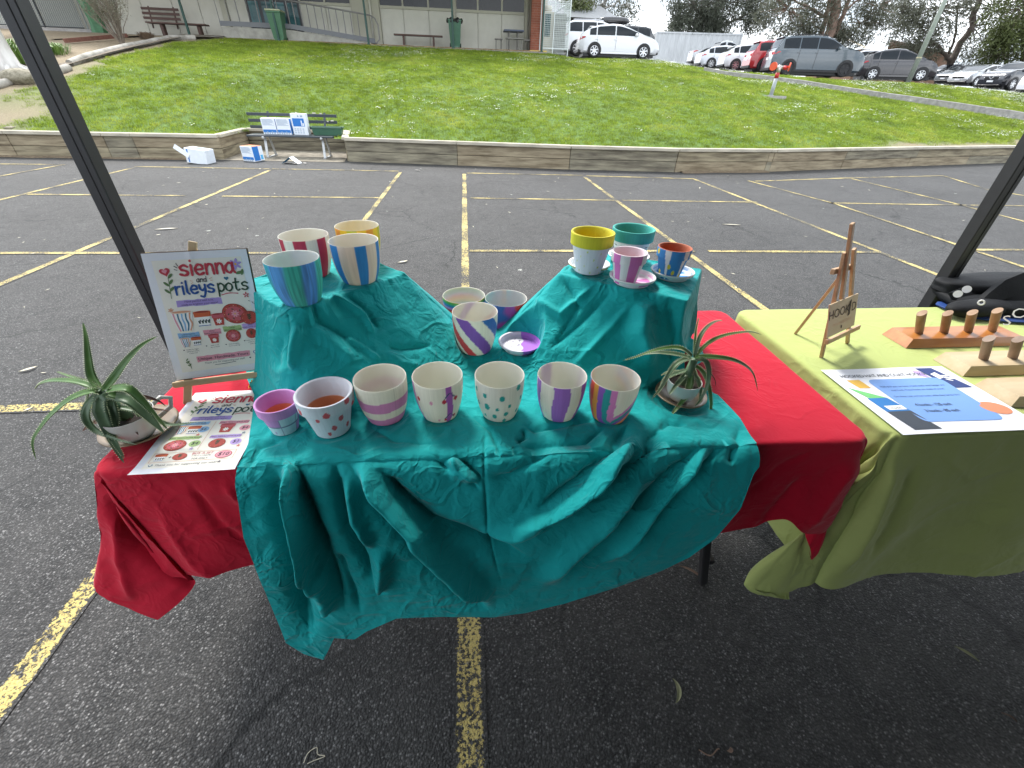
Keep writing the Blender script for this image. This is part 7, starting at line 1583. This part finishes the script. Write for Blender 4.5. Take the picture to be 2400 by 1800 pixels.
A = Art(O_, U_, V_, wv); g = np.linspace(0, 1, 50); Ug, Vg = np.meshgrid(g, g, indexing='ij'); Q = A.P(np.stack([Ug.ravel(), Vg.ravel()*1.414], 1), -2).reshape(50, 50, 3); b = MB(); b.grid(Q, flip=True); b.build('sheet', M_paper, ps, smooth=True)
header(A)
A.flower(.90, .905, .035, 'rose', 'white', 5); A.flower(.13, .80, .03, 'tan', 'tan', 6)
for a, b_ in (((.91, .835), (.925, .83)), ((.945, .82), (.955, .80)), ((.965, .795), (.99, .79))): A.stroke([a, b_], .006, 'ink')
minipot(A, .22, .56, .21, .215, 'wavy'); minipot(A, .415, .59, .17, .165, 'orange'); minipot(A, .565, .585, .13, .13, 'rose'); miniplate(A, .745, .70, .135, .115, lay=3, rot=-.4); miniplate(A, .885, .64, .09, .078, True, lay=8)
for x, y, w_, c, t1, t2 in ((.235, .505, .21, 'sky', 'LARGE PLASTIC', '& TERRACOTTA POTS'), (.47, .515, .18, 'pink', 'SMALL', 'TERRACOTTA POTS'), (.68, .53, .19, 'ltgreen', 'LARGE', 'TERRACOTTA PLATES'), (.875, .54, .175, 'lilac', 'SMALL', 'TERRACOTTA PLATES')):
    A.brush(x, y, w_, .062, c, 1, int(x*100)); A.text(t1, x, y+.006, .019, 'ink'); A.text(t2, x, y-.018, .019, 'ink')
minipot(A, .185, .375, .10, .10, 'wavy'); minipot(A, .295, .38, .10, .095, 'orange'); minipot(A, .475, .385, .11, .10, 'rose'); miniplate(A, .675, .445, .078, .073); miniplate(A, .87, .45, .058, .06, True)
for x, y, ls in ((.235, .335, ('Perfect for bigger', 'plants and making', 'a statement!')), (.465, .355, ('Small in size,', 'big on charm!')), (.665, .345, ('Great for plants,', 'decor or serving!')), (.865, .365, ('Perfect for trinkets,', 'candles or little', 'treasures!'))):
    A.heart(x-.085, y+.005, .008, 'ink')
    for i, t_ in enumerate(ls): A.text(t_, x, y-.022*i, .017, 'ink')
A.brush(.53, .215, .56, .068, 'pink', 1, 9); A.text('Unique. Handmade. Yours.', .53, .20, .048, 'ink', space=1.02); A.text('Thank you for supporting our stall!', .53, .150, .030, 'grey'); A.heart(.80, .158, .011, 'ink'); A.stroke([(.42, .125), (.55, .128), (.64, .135)], .005, 'ink')
A.heart(.875, .215, .032, 'blue'); A.heart(.875, .216, .023, 'cream', 3); 
for k, a in enumerate((.9, .5, -.2)): A.stroke([(.925, .23-.03*k), (.95, .25-.04*k)], .004, 'grey')
plant_sprig(A, .175, .12, .10, 'green', -.03); A.build(ps, PAL)
# --- price sheet on the table
c4 = [onZ(277*k_, 1030*k_, .7478), onZ(512*k_, 1013*k_, .7478), onZ(595*k_, 845*k_, .7478), onZ(424*k_, 848*k_, .7478)]
O_, U_, V_ = c4[0], c4[1]-c4[0], c4[3]-c4[0]; U_ = U_/np.linalg.norm(U_)*.212; V_ = np.array([-U_[1], U_[0], 0])/.212*.300+.0
V_ = (c4[3]-c4[0]); V_ = V_/np.linalg.norm(V_)*.305
pr_ = thing('price_sheet', 'price sheet lying flat on the red cloth between the aloe plate and the pots', 'paper', O_)
wv = lambda u, v: .0012+.0016*np.sin(u*4+1)*np.sin(v*3)+.004*np.clip((.12-v)/.12, 0, 1)**2*np.clip(1-u*1.5, -.3, 1)
A = Art(O_, U_, V_, wv); Q = A.P(np.stack([Ug.ravel(), Vg.ravel()*1.414], 1), -2).reshape(50, 50, 3); b = MB(); b.grid(Q, flip=True); b.build('sheet', M_paper, pr_, smooth=True)
header(A)
for x, y, w_, c, t1, t2 in ((.29, .775, .30, 'sky', 'LARGE PLASTIC &', 'TERRACOTTA POTS'), (.71, .775, .32, 'pink', 'SMALL TERRACOTTA POTS', ''), (.29, .53, .32, 'ltgreen', 'LARGE TERRACOTTA PLATES', ''), (.71, .53, .32, 'lilac', 'SMALL TERRACOTTA PLATES', '')):
    A.brush(x, y, w_, .055, c, 1, int(x*90+y*10)); A.text(t1, x, y+(.004 if t2 else -.01), .026, 'ink'); 
    if t2: A.text(t2, x, y-.022, .026, 'ink')
minipot(A, .19, .60, .12, .13, 'wavy'); minipot(A, .315, .595, .14, .125, 'orange'); minipot(A, .66, .60, .16, .14, 'rose'); miniplate(A, .24, .415, .11, .085); miniplate(A, .66, .42, .085, .075, True)
for x, y, c, t_ in ((.42, .665, 'sky', '$6'), (.86, .665, 'pink', '$4'), (.43, .43, 'ltgreen', '$4'), (.85, .43, 'lilac', '$3')): A.ell(x, y, .058, .05, c, 2); A.text(t_, x, y-.02, .066, 'ink', 4)
for x, y, c in ((.40, .575, 'rose'), (.88, .575, 'teal'), (.43, .35, 'purple'), (.90, .36, 'rose')): A.flower(x, y, .022, c, 'yellow', 5)
for seg_ in (((.10, .30), (.91, .30)), ((.91, .30), (.91, .165)), ((.91, .165), (.10, .165)), ((.10, .165), (.10, .30)), ((.5, .80), (.5, .33))): A.stroke([seg_[0], seg_[1]], .004, 'tan')
minipot(A, .18, .185, .12, .095, 'orange'); A.text('+', .275, .21, .06, 'ink'); miniplate(A, .37, .235, .07, .052, True); A.text('BUY A SET', .58, .255, .045, 'rose'); A.text('(1 POT + 1 PLATE)', .58, .225, .024, 'ink'); A.text('FOR ONLY', .58, .180, .032, 'ink'); A.ell(.80, .235, .085, .058, 'rose', 2); A.ell(.80, .235, .078, .052, 'pink', 3); A.text('$10', .80, .213, .072, 'ink', 5)
A.heart(.14, .125, .022, 'teal'); A.heart(.14, .126, .014, 'cream', 3); A.text('Thank you for supporting our stall!', .48, .108, .042, 'grey'); A.flower(.80, .125, .02, 'grey', 'grey', 5)
A.build(pr_, PAL)
# --- foil scrap behind the easel
q = onZ(600, 905, .75); b = MB(); rn = random.Random(2); n = 9; V = np.array([[q+(rn.uniform(-.004, .004)+.018*(i-4)/4, .012*(j-4)/4+rn.uniform(-.003, .003), .03*rn.random()*(1-abs(i-4)/4)) for j in range(n)] for i in range(n)]); b.grid(V); tag(b.build('foil_wrapper', mat('gold foil', (.75, .42, .06), .2, metal=.9)), 'crumpled gold foil sweet behind the right easel leg', 'foil')
# --- lime table flyer
c4 = [onZ(1950*k_, 942*k_, .7462), onZ(1772*k_, 800*k_, .7462), onZ(2027*k_, 791*k_, .7462)]
U_ = np.array([.425, .0, 0]); V_ = np.array([0, .31, 0]); O_ = np.array([c4[0][0]+.002, c4[0][1]+.002, .7468])
fl = thing('flyer', 'landscape flyer for hooked hat and coat hooks lying on the lime cloth', 'paper', O_)
A = Art(O_, U_, V_, lambda u, v: .0012+.0012*np.sin(u*6)*np.sin(v*3+1), 1.414, 1.0); Q = A.P(np.stack([Ug.ravel()*1.414, Vg.ravel()], 1), -2).reshape(50, 50, 3); b = MB(); b.grid(Q, flip=True); b.build('sheet', M_paper, fl, smooth=True)
A.text('HOOKED HAT AND COAT HOOKS!', .60, .845, .066, 'photo', 3, 0., space=.88)
def rrect(x0, y0, x1, y1, r_): 
    out = []
    for cx_, cy_, a0_ in ((x1-r_, y1-r_, 0), (x0+r_, y1-r_, 1), (x0+r_, y0+r_, 2), (x1-r_, y0+r_, 3)): out += [(cx_+r_*math.cos(a0_*1.5708+k*.3927), cy_+r_*math.sin(a0_*1.5708+k*.3927)) for k in range(5)]
    return out
A.poly(rrect(.34, .14, 1.17, .80, .07), 'cblue', 2)
for i, (t_, sz, y) in enumerate((('FOR $10 you can have a hand made coat hanger and', .033, .66), ('coat hook. These hooks are made of wood.', .033, .60), ('Get these coat and hat hooks while they last for $10', .033, .50))): A.text(t_, .74, y, sz, 'navy', 4, 0.)
A.text('4 hooks - 12$ each', .67, .36, .055, 'ink', 4, 0., space=.9); A.text('3 hooks - 8$ each', .67, .27, .055, 'ink', 4, 0., space=.9)
A.poly([(.13, .80), (.27, .80), (.28, .66), (.16, .66)], 'yellow', 2); A.poly([(.04, .68), (.30, .50), (.12, .50)], 'gmid', 2); A.poly([(.10, .50), (.30, .50), (.36, .30), (.12, .30)], 'bmid', 2); A.poly([(.12, .30), (.36, .30), (.42, .05), (.16, .05)], 'photo', 2); A.poly([(.16, .38), (.34, .38), (.345, .32), (.17, .32)], 'white', 3); A.text('made', .25, .33, .05, 'photo', 4, 0.)
A.poly([(1.06, .97), (1.25, .97), (1.36, .62), (1.13, .62)], 'navy', 2); A.poly([(.98, .93), (1.06, .92), (1.07, .80), (.99, .84)], 'lilac', 2); A.poly([(1.13, .86), (1.21, .89), (1.23, .80), (1.15, .77)], 'white', 3)
A.leaf(1.22, .80, .10, .03, -.3, 'white', 3); A.leaf(1.22, .83, .08, .02, -.15, 'white', 3); A.leaf(1.21, .77, .07, .02, -.5, 'white', 3); A.ell(1.24, .30, .13, .09, 'peach', 3, -.25); A.build(fl, PAL)

# ================================================================== SMALL EASEL WITH SIGN
M_beech = mat('warm beech', (.42, .25, .13), .5, col2=(.52, .34, .19), vs=4, stretch=(1, 1, 8)); M_ply = mat('laser cut plywood', (.60, .45, .27), .6, col2=(.68, .53, .35), vs=5)
me_ = thing('small_easel', 'small beech easel with three legs on the lime cloth', 'easel', (1.23, 1.2, .743))
F1, F2, F3 = onZ(1925, 837, .744), onZ(1986, 804, .744), onZ(1864, 782, .744)
topm = (F1+F2)/2+np.array([.035, .085, .345]); 
# plane of the front legs
e1 = (F2-F1)/np.linalg.norm(F2-F1); e2 = topm-(F1+F2)/2; n1 = np.cross(e1, e2); n1 /= np.linalg.norm(n1); n1 = n1 if n1 @ (C0-F1) > 0 else -n1
def op(x, y, off=0.): v = ray(x, y); o = F1+n1*off; return C0+v*((o-C0) @ n1)/(v @ n1)
def bar_(p, q, w_, nm, th=.009): b = MB(); b.bar(p, q, w_, th, up=n1, bev=.0008); b.build(nm, M_beech, me_)
bar_(F1, op(1980, 592), .013, 'leg'); bar_(F2, op(2002, 583), .013, 'leg'); bar_(op(1972, 700, .006), op(1998, 523, .006), .014, 'mast'); bar_(F3, op(1975, 640, -.03), .011, 'leg', .008); bar_(op(1951, 637, -.012), op(1995, 625, -.012), .016, 'crosspiece', .012)
p, q = op(1937, 802, .010), op(2013, 766, .010); b = MB(); b.bar(p, q, .016, .010, up=n1, bev=.001); b.build('ledge', M_beech, me_)
sg = thing('wooden_sign', 'plywood sign with the word HOOKED resting on the small easel', 'sign', op(1940, 790, .014)); 
O_ = op(1938, 793, .016); U_ = op(2002, 762, .016)-O_; V_ = op(1945, 715, .016)-O_; b = MB(); t3 = n1*.003
b.add([O_, O_+U_, O_+U_+V_, O_+V_, O_-t3, O_+U_-t3, O_+U_+V_-t3, O_+V_-t3], [(0, 1, 2, 3), (7, 6, 5, 4), (0, 4, 5, 1), (1, 5, 6, 2), (2, 6, 7, 3), (3, 7, 4, 0)]); b.build('board', M_ply, sg)
asp = np.linalg.norm(V_)/np.linalg.norm(U_)
A = Art(O_, U_, V_, None, 1., asp); 
if A.n @ n1 < 0: A.n = -A.n
A.text('HOOK D', .48, asp*.54, .25, 'ink', 2, 0., space=.95); A.poly([(.665, asp*.42), (.745, asp*.46), (.76, asp*.92), (.69, asp*.86)], 'ink', 3); A.ell(.48, asp*.17, .022, .035, 'ink', 2); 
for y in (.30, .34): A.stroke([(.15, asp*y), (.85, asp*y)], .006, 'tan', 2)
A.build(sg, {**PAL, 'ink': mat('burnt lettering', (.06, .035, .02), .8)})

# ================================================================== HOOK RACKS
def rack(label, x0, y0, ln, w_, th, cut, m_top, pegs, m_peg, rz=0., z0=.744, side=.045):
    t_ = thing('hook_rack', label, 'hook rack', (x0, y0, z0), rz); b = MB()
    s = .022
    b.add([(s, 0, 0), (ln-s*.4, 0, 0), (ln-s*.4, w_, 0), (s, w_, 0), (0, 0, th), (ln+.01, 0, th), (ln+.01, w_, th), (0, w_, th)] if cut == 1 else [(0, 0, 0), (ln, 0, 0), (ln, w_, 0), (0, w_, 0), (s, .012, th), (ln-s*.2, .012, th), (ln-s*.2, w_-.004, th), (s, w_-.004, th)],
          [(3, 2, 1, 0), (4, 5, 6, 7), (0, 1, 5, 4), (1, 2, 6, 5), (2, 3, 7, 6), (3, 0, 4, 7)]); b.build('board', m_top, t_, local=True)
    for (px_, py_, h) in pegs:
        h *= 1.28
        b = MB(); k = 14; a = np.arange(k)*2*np.pi/k; r_ = .0125; V = np.concatenate([np.stack([px_+r_*np.cos(a), py_+r_*np.sin(a), th-.003+0*a], 1), np.stack([px_-h*.42+r_*np.cos(a), py_+.002+r_*np.sin(a), th+h*.92+.010*np.cos(a)], 1)])
        b.add(V, [(i, (i+1) % k, k+(i+1) % k, k+i) for i in range(k)]+[tuple(range(k, 2*k))]); b.build('peg', m_peg, t_, smooth=True, local=True, autos=40)
M_org = mat('orange stained pine', (.36, .115, .02), .4, col2=(.50, .20, .045), vs=5, stretch=(.6, 4, 4), coat=.3); M_paleb = mat('pale raw pine', (.50, .38, .22), .65, col2=(.60, .48, .31), vs=4, stretch=(.6, 5, 5), bump=.1, bs=20)
M_peg = mat('brown timber dowel', (.24, .13, .065), .6, col2=(.38, .24, .14), vs=9, stretch=(3, 3, .6)); M_peg2 = mat('grey brown dowel', (.21, .14, .10), .6, col2=(.32, .23, .17), vs=9, stretch=(3, 3, .6))
rack('orange stained hook rack with four dowel pegs at the back of the lime table', 1.515, 1.165, .46, .105, .030, 0, M_org, [(.085, .055, .066), (.185, .055, .064), (.285, .058, .064), (.385, .060, .068)], M_peg)
rack('pale unfinished hook rack with brown pegs in front of the orange one', 1.545, .985, .55, .105, .030, 0, M_paleb, [(.11, .052, .064), (.22, .055, .058), (.33, .058, .062), (.44, .05, .06)], M_peg2)
rack('pale hook rack board cut by the right edge beside the flyer', 1.525, .825, .5, .11, .030, 0, M_paleb, [(.19, .06, .06), (.33, .06, .06)], M_peg2)

# ================================================================== BLACK BAG
M_neo = mat('black neoprene', (.010, .011, .013), .7, var=.2, vs=8, bump=.15, bs=60, spec=.2); M_snap = mat('white plastic snaps', (.75, .76, .78), .3); M_bl = mat('royal blue lining', (.01, .05, .22), .6)
bag = thing('black_jacket', 'folded black padded jacket with white snaps and lettering behind the hook racks', 'jacket', (2.2, 1.42, .745))
def blob(cx, cy, cz, rx, ry, rz_, mt, nm, p=.8, rot=0., seed=1, z0=None):
    b = MB(); u = np.linspace(-np.pi/2, np.pi/2, 26); v = np.linspace(0, 2*np.pi, 44); Ug_, Vg_ = np.meshgrid(u, v, indexing='ij'); sp = lambda x, e: np.sign(x)*np.abs(x)**e
    X = rx*sp(np.cos(Ug_), p)*sp(np.cos(Vg_), p); Y = ry*sp(np.cos(Ug_), p)*sp(np.sin(Vg_), p); Z = rz_*sp(np.sin(Ug_), p); q = 1+.10*fbm(Vg_*1.5+seed, Ug_*2, seed, 3)*np.cos(Ug_); X, Y = X*q, Y*q
    c, s = math.cos(rot), math.sin(rot); P = np.stack([cx+X*c-Y*s, cy+X*s+Y*c, np.maximum(cz+Z*q, .747)], 2); b.grid(P); return b.build(nm, mt, bag, smooth=True)
blob(2.42, 1.50, .775, .42, .16, .035, M_neo, 'folded_body', .7, -.05, 3); blob(2.40, 1.57, .805, .40, .10, .045, M_neo, 'folded_layer', .75, .0, 5); blob(2.07, 1.415, .775, .16, .05, .032, M_neo, 'sleeve', .8, .1, 7)
blob(2.25, 1.43, .752, .30, .11, .006, M_bl, 'blue_lining', .7, -.1, 9)
def slab(pts, th, mt, nm):
    P = np.array(pts, float); n = len(P); nn2 = np.cross(P[1]-P[0], P[-1]-P[0]); nn2 /= np.linalg.norm(nn2); c = P.mean(0); b = MB(); b.add(np.concatenate([P+nn2*th*.5, P-nn2*th*.5, [c+nn2*th*.9], [c-nn2*th*.9]]), [(i, (i+1) % n, 2*n) for i in range(n)]+[(n+(i+1) % n, n+i, 2*n+1) for i in range(n)]+[(i, n+i, n+(i+1) % n, (i+1) % n) for i in range(n)]); return b.build(nm, mt, bag, smooth=True, autos=60)
fy = 1.50
def YY(x, y, Yv=fy): return onY(x, y, Yv)
slab([YY(2226, 686, 1.50), YY(2236, 703, 1.48), YY(2255, 716, 1.46), YY(2278, 725, 1.45), YY(2300, 718, 1.47), YY(2345, 676, 1.50), YY(2350, 664, 1.53), YY(2320, 658, 1.55), YY(2290, 660, 1.55), YY(2262, 670, 1.53)], .014, M_neo, 'collar_flap')
slab([YY(2272, 727, 1.42), YY(2292, 724, 1.43), YY(2330, 722, 1.42), YY(2380, 730, 1.40), YY(2450, 742, 1.38), YY(2470, 660, 1.46), YY(2430, 634, 1.50), YY(2390, 640, 1.50), YY(2350, 656, 1.49), YY(2310, 688, 1.46)], .02, M_neo, 'front_flap')
for x, y, Yv in ((2266, 678, 1.47), (2245, 689, 1.465)):
    q = YY(x, y, Yv); v = (C0-q)/np.linalg.norm(C0-q); b = MB(); b.tube([q, q+v*.004], .0145, 20); b.build('snap', M_snap, bag)
for x, y in ((2300, 709),):
    q = YY(x, y, 1.37); v = (C0-q)/np.linalg.norm(C0-q); u = np.cross(v, (0, 0, 1)); u /= np.linalg.norm(u); w_ = np.cross(u, v); b = MB(); b.tube([q+v*.004+.0085*(u*math.cos(k)+w_*math.sin(k)) for k in np.linspace(0, 6.283, 17)], .003, 6, cap=False); b.build('eyelet', M_snap, bag)
for ch, x, y, r_ in (('S', 2360, 762, .5), ('O', 2392, 745, .6)):
    q = YY(x, y, 1.27); v = (C0-q)/np.linalg.norm(C0-q); u = np.cross((0, 0, 1), v); u /= np.linalg.norm(u); w_ = np.cross(v, u); vv, ff = text_geo(ch, .052, 0, 'CENTER'); c, s = math.cos(r_), math.sin(r_)
    b = MB(); b.add(q+v*.012+np.outer(vv[:, 0]*c-vv[:, 1]*s, u)+np.outer(vv[:, 0]*s+vv[:, 1]*c, w_), ff); b.build('lettering', M_snap, bag)

# ================================================================== LEAVES AND LITTER ON THE ASPHALT
def dleaf(label, px, py, ln, wd, ang, curl, m_, z=0.0):
    q = onZ(px, py); b = MB(); n = 14; s = np.linspace(0, 1, n); a = ang+curl*(s-.5); X = np.cumsum(np.cos(a))*ln/n; Y = np.cumsum(np.sin(a))*ln/n; X -= X.mean(); Y -= Y.mean(); hw = wd/2*np.sin(np.pi*np.clip(s, .03, .985))**.8; nx, ny = -np.sin(a), np.cos(a)
    zz = .004+.006*np.sin(np.pi*s); rows = [[(q[0]+X[i]+k*hw[i]*nx[i], q[1]+Y[i]+k*hw[i]*ny[i], zz[i]+abs(k)*.004) for k in (-1, 0, 1)] for i in range(n)]; b.grid(np.array(rows)); tag(b.build('gum_leaf', m_, smooth=True), label, 'leaf', 'dry gum leaves on the asphalt')
M_dl = mat('pale olive dry leaf', (.30, .30, .17), .6, var=.2, vs=30); M_dl2 = mat('reddish dry leaf', (.22, .14, .10), .6, var=.2, vs=30); M_dl3 = mat('bleached dry leaf', (.5, .46, .35), .6, var=.2, vs=30)
dleaf('curved pale gum leaf on the dark asphalt below the teal cloth', 1585, 1622, .075, .014, 1.25, 1.5, M_dl); dleaf('pinkish sickle shaped gum leaf beside the table leg', 1622, 1345, .105, .011, -.75, -.5, M_dl2); dleaf('olive gum leaf on the asphalt at the lower right', 2263, 1535, .065, .013, -.95, .3, M_dl)
dleaf('bleached curled leaf on the asphalt left of the aloe', 68, 868, .10, .022, .7, 1.6, M_dl3); dleaf('pale curled leaf on the asphalt between the boxes of pots', 945, 615, .13, .03, .5, 1.8, M_dl3); dleaf('pale leaf at the top left near the tent leg', 390, 538, .25, .035, .25, .5, M_dl3)
dleaf('small pale twig leaf on the bare asphalt right of the pots', 1715, 528, .28, .03, -.2, .6, M_dl3); dleaf('thin leaf near the lower right corner', 2362, 1683, .035, .004, -.8, .2, M_dl2); dleaf('tan curled leaf at the bottom of the frame', 1708, 1760, .02, .01, .4, 2.5, M_dl2)
for i, (pts, lab) in enumerate(([[(1638, 1757), (1655, 1768), (1668, 1770), (1680, 1757), (1686, 1755)], 'thin wavy twig on the asphalt at the bottom right of centre'], [[(712, 1788), (722, 1765), (742, 1752), (745, 1768), (762, 1772), (735, 1783), (720, 1790)], 'tangled pale root fibre on the asphalt at the bottom edge'])):
    P3 = smooth_pts([onZ(x, y, .004) for x, y in pts], 5); b = MB(); b.tube(P3, .0011 if i else .0017, 5, cap=False); tag(b.build('twig', M_dl3 if i else M_dl2), lab, 'twig')

# flecks of litter blown over the asphalt
rg = np.random.default_rng(12); b = MB()
for i in range(150):
    y = 1.9+8.2*rg.random(); x = rg.uniform(-1.2, 1.2)*(y+.8)+.1*y; sz = rg.uniform(.006, .020)*(1+.10*y); a = rg.uniform(0, 6.28); k = rg.uniform(.15, .5)
    if -.9 < x < 2.9 and .6 < y < 1.6: continue
    c, s_2 = math.cos(a)*sz, math.sin(a)*sz
    b.add([(x-c, y-s_2, .006), (x+s_2*k, y-c*k, .008), (x+c, y+s_2, .010), (x-s_2*k, y+c*k, .007)], [(0, 1, 2, 3)])
tag(b.build('leaf_litter', M_dl3), 'tiny pale flecks of leaf litter scattered over the car park', 'litter', kind='stuff')
